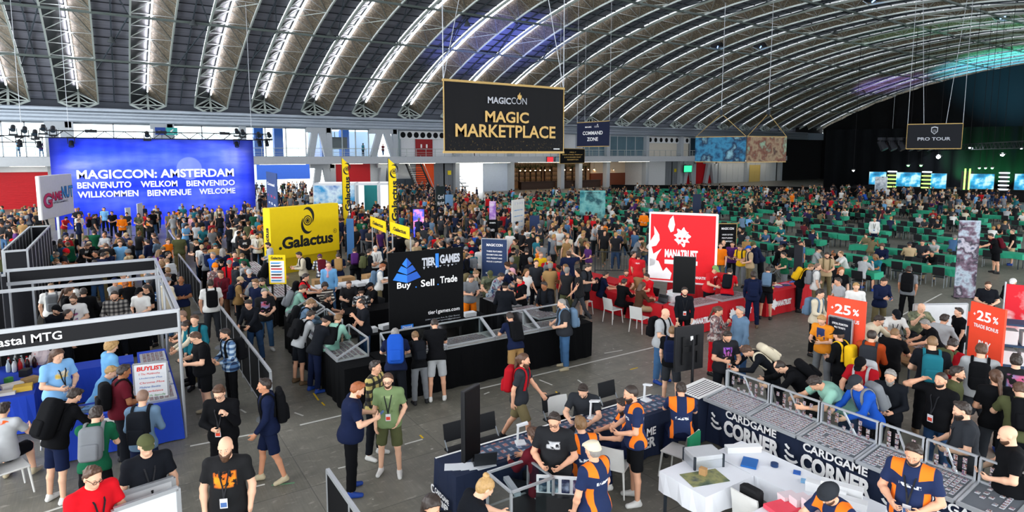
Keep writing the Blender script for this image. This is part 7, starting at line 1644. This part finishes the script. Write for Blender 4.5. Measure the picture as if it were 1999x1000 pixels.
(1313,635,175,'stand','reg','t:black','s:charcoal','crop:light','bp:navy','person in black top and navy pack directly behind the tripod monitor',.97,0,1),
(1404,597,70,'chin','slim','l:p_woman','p:red','tail:brown','','person with dark bob in floral shirt and red skirt trousers',.97,1),
(1445,597,310,'stand','reg','h:steel','p:jean','short:grey','','person in denim jacket over a black printed T-shirt, right of the floral shirt',1.03,1),
(1421,645,25,'phone','big','t:p_purple','p:ink','short:dark','bd lr','person in black T-shirt with purple print reading a phone above the card cases',1,1),
(1407,474,0,'stand','reg','t:orange','p:khaki','short:brown','','person in orange hooded top right of the red flame sign',1,0),
(1430,471,355,'look','reg','t:purple','p:ink','short:dark','','person in dark purple T-shirt right of the red flame sign',1,1),
(1444,477,330,'phone','slim','t:yellow','p:grey','short:dark','bp:charcoal','person in yellow T-shirt looking down right of the red flame sign',1,1),
(1461,479,290,'hold','reg','t:beige','p:khaki','cap:blue','bp:navy','person in beige T-shirt and blue cap right of the red flame sign',1,0),
(1525,478,85,'sit','reg','t:black','p:jean','short:brown','','person in black T-shirt seated alone at the nearest green table end',1.03,0),
# --- near right seller
(1138,749,350,'sitlean','big','t:charcoal','p:ink','short:dark','bd','person in dark grey T-shirt seated on the aisle side of the navy counter',1.03,0),
(1231,750,285,'look','reg','t:staff','s:black','crop:dark','fb','bearded seller in orange and navy standing at the navy counter in white shoes',1.06,1,0),
(1330,745,185,'sitlean','reg','t:staff','p:navy','short:dark','','seller in orange and navy seated with back turned at the counter corner',1.05,1,1),
(1216,775,285,'sit','reg','t:staff','p:navy','short:dark','fb','seller in orange and navy seated facing left in front of the standing one',1.05,1),
(1133,811,200,'sitchin','reg','t:staff','p:navy','short:light','','seller in orange and navy seated at the laptop with a raised hand',1.05,0),
(1082,804,350,'look','big','t:p_white','p:jean','short:dark','gl','person in black T-shirt with white chest lettering standing behind the glass cabinet',1.02,1),
(1042,832,225,'sit','reg','h:maroon','p:ink','short:brown','','person in maroon hoodie seated at the navy counter',1.05,1),
(1157,860,230,'stand','big','t:staff','p:navy','flat:cream','hc:grey','seller in orange and navy with cream flat cap near bottom centre',1.0,1),
(949,931,110,'browse','big','t:ink','p:ink','bun:blond','','person with fair hair in a bun and dark top at bottom centre',1.0,0),
(844,966,15,'look','reg','t:ink','p:ink','long:dark','','person with long dark hair cut off by the bottom edge',1,1),
(1785,864,350,'look','big','t:staff','p:navy','short:dark','bd ln','seller in orange and navy with green badge leaning beside the card cases',1.08,1),
(1618,943,320,'sitlean','big','t:staff','p:navy','bucket:charcoal','bd','seller in orange and navy with dark hat cut off by the bottom edge',1.05,0),
# --- customers behind the card cases
(1457,675,300,'bend','reg','l:ink','p:ink','short:brown','bp:cream','person in dark top with cream and dark pack bending over the card cases',1.02,0),
(1521,705,285,'bend','big','l:black','p:black','ring:dark','gl bp:black','balding person in black jacket bending over the card cases',1.02,0),
(1604,614,335,'phone','slim','t:p_vest','p:grey','short:blond','','person in orange T-shirt with blue print and grey trousers by the dark poster',1,0),
(1637,642,240,'look','reg','l:black','p:black','cap:ink','bp:yellow','person in black cap with yellow backpack by the left bonus sign',1,1),
(1602,564,65,'look','slim','l:cream','p:black','quiff:dark','bp:steel','person in cream jacket and black trousers left of the left bonus sign',1.03,0),
(1590,735,300,'bend','big','t:seafoam','p:jean','short:dark','','person in seafoam T-shirt bending far over the card cases',1.08,1),
(1680,697,340,'browse','big','t:crimson','p:ink','cap:black','bp:pale','person in crimson T-shirt and black cap behind the card cases',1.02,1),
(1670,732,310,'browse','reg','l:blue','p:black','cap:charcoal','bp:grey','person in bright blue jacket and dark cap behind the card cases',1.04,0),
(1739,720,350,'look','reg','l:ink','p:ink','short:grey','fb','grey bearded person in dark jacket right of the bright blue jacket',1,1),
(1703,642,170,'look','reg','l:rust','p:ink','ring:dark','bp:charcoal','person in rust jumper with dark grey pack at the trade table',1.04,0),
(1748,640,165,'browse','big','t:black','p:black','ring:light','','bald person in black polo bending over the trade table',1.0,1),
(1718,615,70,'sitlean','big','l:cream','p:ink','short:dark','gl','person in cream shirt leaning over the trade table',1.06,0),
(1751,604,20,'sitlean','reg','t:white','p:ink','cap:ink','ln','person in white T-shirt and dark cap at the back of the trade table',1.06,1),
(1800,591,30,'sitchin','big','t:p_camo','p:ink','bald','','bald person in olive patterned T-shirt at the back of the trade table',1.06,0),
(1806,623,290,'browse','reg','t:black','p:black','short:grey','','grey haired person in black T-shirt before the bright laptop',.92,1),
(1845,612,150,'sit','reg','l:pale','p:ink','short:dark','','person in pale grey shirt seated with back turned at the laptop',1.06,1),
(1872,600,300,'stand','reg','t:black','p:black','short:dark','','person in black T-shirt standing left of the right bonus sign',.92,0),
(1821,654,185,'look','big','t:ink','p:black','crop:light','bp:teal','person in dark T-shirt with teal backpack at the trade table',1.1,0),
(1862,660,160,'browse','big','t:crimson','p:ink','short:dark','bp:olive','person in crimson T-shirt with back turned before the right bonus sign',1.05,0),
(1917,669,180,'look','big','t:pale','s:charcoal','short:brown','bp:black','person in pale grey T-shirt with black backpack before the right bonus sign',1.08,0),
(1985,690,185,'stand','big','t:p_bback','p:black','short:dark','','person in black T-shirt with coloured back print at the right edge',1.05,0),
(1838,726,330,'armup','big','t:black','p:jean','crop:dark','bd lr','person in black T-shirt with raised arm at the head, near right',1.04,1),
(1871,714,80,'stand','reg','t:olive','p:ink','short:dark','bd','person in olive T-shirt right of the man with raised arm',1.02,1),
(1878,782,285,'look','big','t:charcoal','p:ink','short:dark','fb ln','dark bearded person in dark grey T-shirt at the near end of the card cases',1.04,0),
(1968,829,285,'look','big','t:black','p:black','bald','bd','bald person in black T-shirt at the right edge near the last card case',1.04,0),
(1727,541,35,'phone','reg','l:navy','p:khaki','short:dark','','person in navy jacket looking at a phone right of the left bonus sign',1.02,1),
(1775,519,175,'stand','reg','t:grey','p:black','short:dark','bb:black','person in grey T-shirt with large black pack on the open floor',1.02,2),
(1930,549,10,'hold','big','t:ink','p:ink','short:brown','bd','bearded person in dark top behind the orange shelf',.95,0),
(1992,745,190,'browse','big','t:olive','p:ink','short:brown','bp:black','person in olive T-shirt with black pack at the right edge',1.05,0),
(1945,720,200,'look','reg','t:black','p:charcoal','tail:brown','','person with tied brown hair in black T-shirt near the right edge',1.05,1),
(1978,543,350,'hold','reg','l:black','p:ink','cap:white','','person in black jacket and white cap at the right edge behind the orange shelf',.96,0),
(1643,521,20,'stand','slim','t:black','p:ink','long:ginger','','red haired person in black T-shirt before the green tables',1,0),
(1615,492,5,'hold','reg','t:beige','p:khaki','short:dark','bd bp:khaki','bearded person in beige T-shirt before the nearest green tables',1,1),
(1597,513,95,'stand','reg','t:white','p:khaki','crop:stub','bp:grey','person with shaved head in white T-shirt behind the right red counter',1,0),
(1584,514,100,'browse','reg','t:black','p:ink','crop:light','bp:yellow','person in black T-shirt with yellow pack at the right red counter',1,0),
(1636,541,300,'look','reg','t:pale','p:denim','short:dark','','person in pale grey T-shirt behind the left bonus sign',1,1),
(1672,551,10,'hold','reg','l:white','p:ink','short:blond','','fair person in white jacket behind the left bonus sign',1,0),
(1708,424,0,'stand','reg','l:white','p:navy','short:dark','ln','person in white shirt and navy trousers walking among the green tables',1.02,1),
(1934,455,285,'reach','big','t:black','s:black','short:dark','bp:maroon','person in black T-shirt with maroon pack leaning on a far right green table',1.05,1),
(1977,447,280,'stand','reg','t:black','s:beige','crop:stub','','person in black T-shirt and beige shorts at the far right green tables',1,0),
(1722,475,350,'sit','reg','l:navy','p:ink','curly:brown','','person in navy jumper seated facing out at the second green row',1.05,0),
(1776,472,190,'sit','reg','l:beige','p:ink','cap:charcoal','','person in beige jumper and dark cap seated with back turned in the second green row',1.05,1),
(1801,468,350,'sit','big','t:charcoal','p:ink','short:dark','gl','person in dark grey T-shirt seated opposite the beige jumper',1.05,1),
(1641,489,285,'sitchin','reg','t:white','p:ink','ring:light','','balding person in white T-shirt eating at the nearest green table',1.05,0),
(1600,481,80,'sit','reg','t:pale','p:ink','cap:ink','','person in grey T-shirt and dark cap at the left of the nearest green tables',1.05,0),
# --- left booths, middle and rear
(142,575,340,'look','big','t:p_whitetee','p:ink','bun:brown','gl bd ln','person in white printed T-shirt with hair bun inside the middle booth',1,0),
(110,595,40,'chin','reg','h:ink','p:ink','cap:black','bd','person in black cap and dark hoodie just behind the lettered fascia',.97,0),
(132,603,80,'stand','reg','t:ink','p:ink','crop:dark','','person with cropped dark hair right of the black cap behind the lettered fascia',.95,1),
(223,567,350,'look','big','l:plaid_grey','p:ink','short:dark','bd','bearded person in grey plaid shirt inside the middle booth',1.04,1),
(271,561,330,'hold','slim','t:white','p:ink','cap:black','','person in white T-shirt and black cap inside the middle booth',1,0),
(284,555,300,'look','reg','t:black','p:ink','tail:dark','','person with tied dark hair beside the white T-shirt and black cap',1,1),
(99,553,180,'stand','big','t:white','p:ink','short:light','bp:grey','person in white T-shirt with grey backpack in the middle booth',1,0),
(162,561,180,'look','big','h:black','p:black','short:dark','','person in black hoodie with back turned in the middle booth',1.02,1),
(325,504,200,'browse','reg','l:cream','p:khaki','short:light','bp:pale','person in cream jumper with pale pack beside the rear fascia',1.02,0),
(327,533,90,'browse','reg','t:stripe_blue','p:ink','short:brown','bp:ink','person in blue striped T-shirt at the side of the middle booth',1,0),
(318,481,200,'browse','reg','t:black','p:ink','cap:khaki','bp:black','person in khaki cap with black pack above the rear fascia corner',1,0),
(348,456,185,'stand','big','t:olive','p:khaki','crop:brown','','person in olive T-shirt beside the upper aisle fence',1.04,0),
(207,475,180,'browse','big','t:p_gold_back','p:ink','short:brown','','person in black T-shirt with gold back print above the rear fascia',1.02,0),
(183,448,175,'look','reg','t:green','p:ink','short:dark','','person in dark green T-shirt with back turned above the rear fascia',1.02,1),
(237,420,0,'look','reg','h:orange','p:ink','bucket:tan','','person in orange hoodie and straw coloured hat before the blue backdrop',1,0),
(170,475,50,'browse','reg','t:p_white','p:ink','short:brown','bd','bearded person in black printed T-shirt above the rear fascia left half',1,1),
(186,489,300,'stand','reg','t:black','p:ink','short:dark','','dark haired person in black T-shirt close above the rear fascia',1,2),
(140,456,160,'stand','reg','t:black','p:denim','short:dark','bp:khaki','person in black T-shirt and pale jeans by the narrow store room',1,0),
(117,466,150,'hold','reg','t:black','p:ink','tail:dark','','person with tied dark hair in black T-shirt by the narrow store room',1,0),
(111,492,60,'bend','reg','t:teal','p:ink','crop:grey','','person in teal shirt bending down beside the narrow store room',1,0),
(270,416,0,'look','reg','t:p_camo','p:olive','long:brown','','person in green patterned dress top before the blue backdrop',1,0),
(289,422,320,'chin','big','t:p_autumn','p:ink','short:dark','','person in black T-shirt with orange print before the blue backdrop',1,1),
(154,426,100,'stand','reg','l:navy','p:ink','crop:stub','','bald person in navy jumper right of the white cartoon sign',1,0),
(184,418,90,'stand','big','t:charcoal','p:ink','short:dark','bp:black','person in dark grey T-shirt with black pack right of the white cartoon sign',1.05,1),
# --- around the yellow sign
(477,456,0,'look','reg','t:p_white','p:ink','short:dark','','person in black T-shirt with white print left of the yellow sign',1.02,1),
(502,455,5,'look','reg','t:white','p:ink','quiff:dark','bd ln','bearded person in white top left of the yellow sign',1.02,1),
(420,475,180,'browse','big','t:tan','s:black','cap:teal','','person in tan T-shirt, black shorts and teal cap in the upper aisle',1.03,1),
(472,494,170,'browse','reg','l:green','p:ink','short:light','','person in dark green jacket at the left yellow seller counter',1,0),
(523,473,280,'hold','reg','h:pale','p:ink','quiff:dark','bd','bearded person in pale grey hoodie behind the price board',1,0),
(583,491,285,'phone','reg','l:cream','p:ink','short:dark','bp:black','person in cream jumper with black pack before the yellow sign',1.02,1),
(624,496,190,'browse','reg','l:plaid_white','p:ink','cap:purple','bp:maroon','person in purple cap and checked shirt before the yellow sign',1,0),
(641,510,0,'stand','reg','l:sky','p:denim','crop:stub','sc:pink','bald person in light blue denim shirt with pink scarf',1.03,0),
(660,494,180,'browse','reg','t:navy','p:denim','short:dark','bp:tan','person in navy T-shirt with tan backpack right of the pink scarf',1,1),
(692,484,180,'browse','reg','t:black','p:ink','short:dark','bp:purple','person in black T-shirt with purple backpack left of the black banner',1,1),
(721,485,120,'hold','reg','t:ink','p:ink','short:dark','bp:olive','person in dark T-shirt with olive backpack behind the white T-shirt and khaki shorts',1,1),
(733,479,15,'look','slim','l:white','p:ink','short:white','lr','white haired person in white shirt behind the black banner corner',1,0),
(540,508,100,'browse','reg','t:charcoal','p:ink','crop:dark','bb:black','person in dark grey T-shirt with big black pack before the price board',1.02,2),
(706,427,185,'look','big','t:green','p:ink','short:brown','','person in dark green T-shirt beside the left way sign',1.05,1),
(695,401,0,'hold','reg','t:charcoal','p:ink','short:dark','','person in dark grey T-shirt right of the left yellow flag',1,1),
(471,411,330,'crossed','reg','t:black','p:ink','short:brown','','person in black T-shirt with crossed arms at the right end of the blue backdrop',1.03,0),
(427,405,0,'stand','big','t:cream','p:ink','short:brown','ln bp:ink','person in cream T-shirt with lanyard before the blue backdrop right half',1.05,0),
(401,405,320,'chin','big','t:navy','p:ink','crop:stub','bd','bald bearded person in navy shirt before the blue backdrop right half',1.03,0),
(414,407,300,'stand','reg','t:charcoal','p:ink','short:brown','','person in dark grey T-shirt between the bald bearded man and cream T-shirt',1,0),
(203,405,350,'stand','reg','t:sky','p:ink','short:dark','','person in light blue T-shirt before the left part of the blue backdrop',1,1),
(218,412,340,'hold','reg','t:black','p:ink','short:dark','','person in black T-shirt left of the orange hoodie',1,1),
(378,407,190,'stand','reg','l:steel','p:ink','cap:navy','bp:teal','person in grey blue jacket with teal pack before the blue backdrop',1,0),
(362,416,330,'stand','reg','t:black','p:ink','short:brown','','person in black T-shirt left of the pink shirt before the blue backdrop',1,0),
(371,419,300,'hold','reg','t:pink','p:ink','cap:beige','','person in pink shirt and beige cap before the blue backdrop',1,0),
(297,411,190,'stand','reg','t:black','p:denim','short:dark','bp:black','person in black T-shirt and jeans with black pack at the backdrop stage',1,1),
(1111,420,350,'stand','slim','t:red','p:denim','long:dark','','long haired person in red top and jeans in the centre crowd',1,1),
(1126,420,350,'hold','reg','t:green','p:ink','short:dark','','person in bright green T-shirt beside the red top and jeans',1,1),
(1162,418,330,'phone','reg','t:beige','p:beige','short:dark','bd','bearded person in beige shirt and trousers below the teal sign',1.03,1),
(1145,413,180,'stand','reg','t:ink','p:denim','short:dark','bp:crimson','person in dark T-shirt with crimson backpack below the teal sign',1,1),
(1075,405,0,'stand','reg','t:white','s:grey','short:dark','','person in white T-shirt and grey shorts in the centre crowd',1.03,1),
(1257,413,0,'look','big','h:orange','p:ink','short:dark','','person in orange hoodie left of the red flame sign top',1,0),
(922,393,0,'stand','big','t:tan','p:ink','short:brown','','person in tan T-shirt standing tall below the navy poster',1.0,0),
]
random.seed(77); SITCH = []; CHAIRS = [(o.location.x, o.location.y) for o in C.objects if o.name.startswith('plastic_chair')]
hand_xy = []
for i, rec in enumerate(PEOPLE):
    hx, hy, d, pose, build, top, bot, hair, extra, label = rec[:10]
    sc = rec[10] if len(rec) > 10 else 1.0; sk = rec[11] if len(rec) > 11 else i % 3; sh = rec[12] if len(rec) > 12 else None; z0 = rec[14] if len(rec) > 14 else 0
    near = hy > 440
    if pose == 'look' : pose = 'hold'
    loc = person_px(hx, hy, d, pose, build, top, bot, hair, extra, label, sc, sk, sh, near, z0); hand_xy.append((loc.x, loc.y))
    if pose.startswith('sit') and z0 == 0:
        rz_ = C.objects[-1].parent.rotation_euler.z if C.objects[-1].parent and C.objects[-1].parent.name.startswith('person') else None
        if rz_ is not None and all((loc.x-q[0])**2+(loc.y-q[1])**2 > .5 for q in CHAIRS): SITCH.append((loc.x, loc.y, rz_, label))
for x_, y_, rz_, lb in SITCH:
    dark_chair(' '.join(('dark chair under the '+lb.replace('person in ', 'one in ').replace('person ', 'one ')).split()[:16]), x_, y_, rz_)
# ---- the rest of the crowd
BLOCK = [(3.6, 10.8, 12.0, 19.2), (4.0, 10.3, 19.6, 29.6), (13.6, 21.2, 11.5, 19.5), (-6, .95, 12.5, 20.1), (-3.1, -2.1, 20, 32), (2.2, 2.8, 6, 40)]
SGN = [(o.location.x, o.location.y) for o in C.objects if o.parent is None and o.name.split('.')[0] in ('standing_sign', 'feather_flag', 'way_sign')]
cand = []
def free(x, y, m=.42):
    for a, b_, c, d in BLOCK:
        if a-.2 < x < b_+.2 and c-.2 < y < d+.2: return False
    return all((x-p)**2+(y-q)**2 > m*m for p, q in hand_xy) and all((x-p)**2+(y-q)**2 > .6 for p, q in SGN)
def visible(x, y, h=1.6, m=12):
    z = x*math.sin(YAW)+y*math.cos(YAW)
    if z < 4: return False
    u = (x*math.cos(YAW)-y*math.sin(YAW))/z*F_PX+PP_X; return -m < u < 1999+m
rc = random.Random(9)
def fill(x0, x1, y0, y1, n, zone, m=.46, face=None):
    for _ in range(n):
        for t_ in range(8):
            x, y = rc.uniform(x0, x1), rc.uniform(y0, y1)
            if visible(x, y) and free(x, y, m):
                hand_xy.append((x, y)); cand.append((x, y, 'std', zone, face)); break
fill(2.9, 13.5, 19.3, 30, 90, 'crowd beside the yellow sign'); fill(10.7, 13.0, 14.6, 22, 13, 'crowd between the black banner counters and the red booth'); fill(10.4, 24.5, 19.5, 30, 120, 'crowd in the centre behind the black pyramid banner')
fill(-7, 2.2, 20.3, 36, 52, 'crowd above the rear fascia booths'); fill(2.8, 13, 30, 46, 110, 'crowd between the yellow sign and the blue backdrop'); fill(11, 25, 30, 47, 190, 'crowd around the yellow feather flags'); fill(-10, 10, 44, 53.5, 60, 'crowd at the foot of the blue backdrop', .46, 0)
fill(21, 25, 12, 19, 5, 'open floor before the green tables')
fill(11, 32, 47, 70, 190, 'far'); fill(12, 24, 74, 95, 60, 'far'); fill(60, 84, 22, 44, 140, 'far'); fill(27, 70, 20, 62, 50, 'far'); fill(-16, -4, 34, 60, 40, 'far'); fill(22, 36, 62, 76, 60, 'far')
for (x, y, sd, busy) in seats:
    if busy and visible(x, y) and all((x-p)**2+(y-q)**2 > .5 for p, q in hand_xy[:len(PEOPLE)]): cand.append((x, y, 'sit', 'green tables', sd))
cand.sort(key=lambda c: c[0]*math.sin(YAW)+c[1]*math.cos(YAW))
TOPC = ['black']*11+['ink']*6+['charcoal']*5+['navy']*5+['grey']*3+['white']*3+['pale']*2+['olive', 'green', 'beige', 'maroon', 'sky', 'denim', 'cream', 'blue', 'red', 'teal', 'steel', 'khaki', 'purple', 'orange', 'tan', 'crimson']
BOTC = ['ink']*5+['black']*4+['jean']*3+['denim']*2+['khaki', 'charcoal', 'beige', 'olive', 'grey']
HC = ['brown']*4+['dark']*5+['light']*2+['blond', 'ginger', 'grey']
NH_ = 300-len(PEOPLE)
used = {o['label'] for o in C.objects if 'label' in o}
WN = {'t': 'T-shirt', 'l': 'long sleeved top', 'h': 'hoodie'}
far_list = []
for (x, y, kind, zone, face) in cand:
    if NH_ <= 0 or zone == 'far': far_list.append((x, y, kind, face)); continue
    z = x*math.sin(YAW)+y*math.cos(YAW); dv = Vector((-x, -y)).normalized(); to_cam = math.atan2(-dv.x, dv.y)
    for tries in range(60):
        tc, bc, hc = rc.choice(TOPC), rc.choice(BOTC), rc.choice(HC); tk = rc.choice('ttttlhh'); bk = rc.choice('pppps'); hk = rc.choice(['short']*5+['quiff', 'crop', 'long', 'tail', 'curly', 'cap', 'cap', 'ring', 'beanie'])
        bag = rc.choice(['', '', '', 'bp:black', 'bp:ink', 'bp:grey', 'bp:navy', 'bp:olive', 'bp:steel']) if kind == 'std' else ''
        d_ = rc.choice([0, 40, 90, 130, 180, 200, 240, 290, 320])
        bagw = (' with '+CNAME.get(bag[3:], bag[3:])+' pack') if bag else ''
        hw_ = {'cap': 'capped', 'beanie': 'knit hatted', 'long': 'long haired', 'tail': 'ponytailed', 'curly': 'curly haired', 'ring': 'balding', 'crop': 'cropped', 'quiff': hc+' haired', 'short': hc+' haired'}[hk]
        side_ = ('left' if d_ > 200 else 'right' if 20 < d_ < 160 else 'camera' if d_ < 20 else 'away')
        zz = zone if kind == 'std' else 'at a green table'
        lab = '%s person in %s %s and %s %s%s, %s' % (hw_, CNAME.get(tc, tc), WN[tk], CNAME.get(bc, bc), 'shorts' if bk == 's' else 'trousers', bagw if len(zz.split()) < 7 else '', zz)
        if kind == 'sit': lab = '%s person in %s %s seated %s side %s' % (hw_, CNAME.get(tc, tc), WN[tk], 'on the left' if face < 0 else 'on the right', zz)
        if len(lab.split()) <= 16 and lab not in used: break
    else: far_list.append((x, y, kind, face)); continue
    used.add(lab); NH_ -= 1
    if kind == 'sit':
        pose = rc.choice(['sit', 'sitlean', 'sitchin', 'sitback']); rz = -math.pi/2 if face < 0 else math.pi/2; rz += rc.uniform(-.2, .2)
    else:
        pose = rc.choice(['stand', 'pocket', 'phone', 'hold', 'crossed', 'walk', 'browse', 'chin', 'stand']); rz = to_cam+R(d_)
    h_ = hk+':'+(rc.choice(['black', 'navy', 'grey', 'olive', 'red', 'beige']) if hk in ('cap', 'beanie') else hc)
    person(Vector((x, y, 0)), rz, pose, rc.choice(['reg', 'reg', 'slim', 'big']), tk+':'+tc, bk+':'+bc, h_, bag+(' bd' if rc.random() < .25 and hk not in ('long', 'tail') else ''), lab, rc.uniform(.95, 1.05), rc.choice([0, 0, 0, 1, 1, 2, 3]), None, z < 24)
# everyone further off: one crowd mesh, painted per person
for xb in (-7.4, -5.6, -3.9, 27.5, 30.2, 44.0): far_list.append((xb, 77.3, 'balc', None))
LOW = {}
def low(pose):
    if pose in LOW: return LOW[pose]
    f = Fig(POSES[pose], 'reg'); V = []; Q = []; K = []; o = 0
    g = f.grid(.06)
    for hp, kn, an, ft in f.legs: g.cone(an-np.array([0,0,.04]), an-np.array([0,0,.05])+ft*.14, .045, .04, .02)
    for sh, el, wr, d, sd, curl in f.arms: g.cone(sh, el, .045, .045, .03); g.cone(el, wr, .045, .038, .02); g.cone(wr, wr+d*.13, .04, .034, .02)
    g.cone(f.nb-np.array([0,0,.05]), f.hp_((0,-.015,.05)), .058, .055, .03); g.ell(f.hp_((0,-.005,.125)), (.078,.098,.09), f.H, .02); g.ell(f.hp_((0,.03,.06)), (.058,.066,.08), f.H, .03)
    for part, key in ((g.mesh(), 0), (f.top(.072), 1), (f.bottom(.072), 2)):
        v, q = part; V.append(v); Q.append(q+o); o += len(v); K += [key]*len(q)
    g = Grid((-.19,-.26,-.30), (.19,.27,.32), .042); g.ell((0,-.01,.128), (.075,.095,.087), None, 0, .018); g.ell((0,-.03,.09), (.066,.07,.08), None, .03, .014); g.plane((0,.8,-.6), -.045)
    v, q = g.mesh(); v = v @ f.H.T+f.hc; V.append(v); Q.append(q+o); K += [3]*len(q)
    LOW[pose] = (np.concatenate(V), np.concatenate(Q), np.array(K)); return LOW[pose]
VV = []; QQ = []; CC = []; off = 0
lc = {k: np.array(lin({'black': '131418', 'ink': '1b1f26', 'charcoal': '34373c', 'navy': '16213f', 'grey': '74787c', 'white': 'dcdcd8', 'pale': 'a9acae', 'olive': '4f5336', 'green': '14553a', 'beige': 'b59f7c', 'maroon': '561420', 'sky': '6fa8d6', 'denim': '3f6288', 'cream': 'd0c6ae', 'blue': '1d4fae', 'red': 'cf1622', 'teal': '1f6a78', 'steel': '5f7890', 'khaki': '6f6548', 'purple': '4c2462', 'orange': 'ea7a14', 'tan': '9c7a4c', 'crimson': 'a3141f', 'jean': '2c4668'}[k])+(1,)) for k in set(TOPC+BOTC)}
sk_ = [np.array(lin(c)+(1,)) for c in ('e2b294', 'd8a384', 'c88d6c', '94603f')]; hr_ = [np.array(lin(c)+(1,)) for c in ('3a2618', '17120f', 'a98450', '7f7c78', '6e5234')]
for (x, y, kind, face) in far_list:
    if kind != 'balc' and (rc.random() < .15 or (13.5 < x < 22 and 48.5 < y < 57) or (x > 81 and kind == 'std') or (kind == 'std' and 59 < x < 83 and abs((y-66)+(x-60)) < 1.5)): continue
    sit = kind == 'sit'
    v, q, k = low(rc.choice(['sit', 'sitlean', 'sitchin'] if sit else ['stand', 'pocket', 'phone', 'hold', 'walk', 'browse']))
    rz = ((-math.pi/2 if face < 0 else math.pi/2) if sit else rc.uniform(0, 6.28)) if face != 0 or sit else math.atan2(x, -y)+rc.uniform(-.6, .6)
    w_ = (v*rc.uniform(.95, 1.05)) @ rotz(rz).T+np.array([x, y, 5.15 if kind == 'balc' else 0])
    pal = np.stack([rc.choice(sk_), lc[rc.choice(TOPC)], lc[rc.choice(BOTC)], rc.choice(hr_)])
    VV.append(w_); QQ.append(q+off); CC.append(np.repeat(pal[k], 4, axis=0)); off += len(v)
me = np_mesh('distant_crowd', np.concatenate(VV), np.concatenate(QQ), 0)
ca = me.color_attributes.new('cloth_colour', 'FLOAT_COLOR', 'CORNER'); ca.data.foreach_set('color', np.concatenate(CC).astype(np.float32).ravel())
def crowd_mat(h):
    a = h.nt.nodes.new('ShaderNodeAttribute'); a.attribute_name = 'cloth_colour'; return a.outputs['Color']
me.materials.append(node_mat('crowd_colours', crowd_mat, .85))
tag(link('distant_crowd', me), 'dense far crowd of standing and seated visitors filling the back of the hall', 'crowd', kind='stuff')

print('people', NP_[0], 'far', len(far_list))
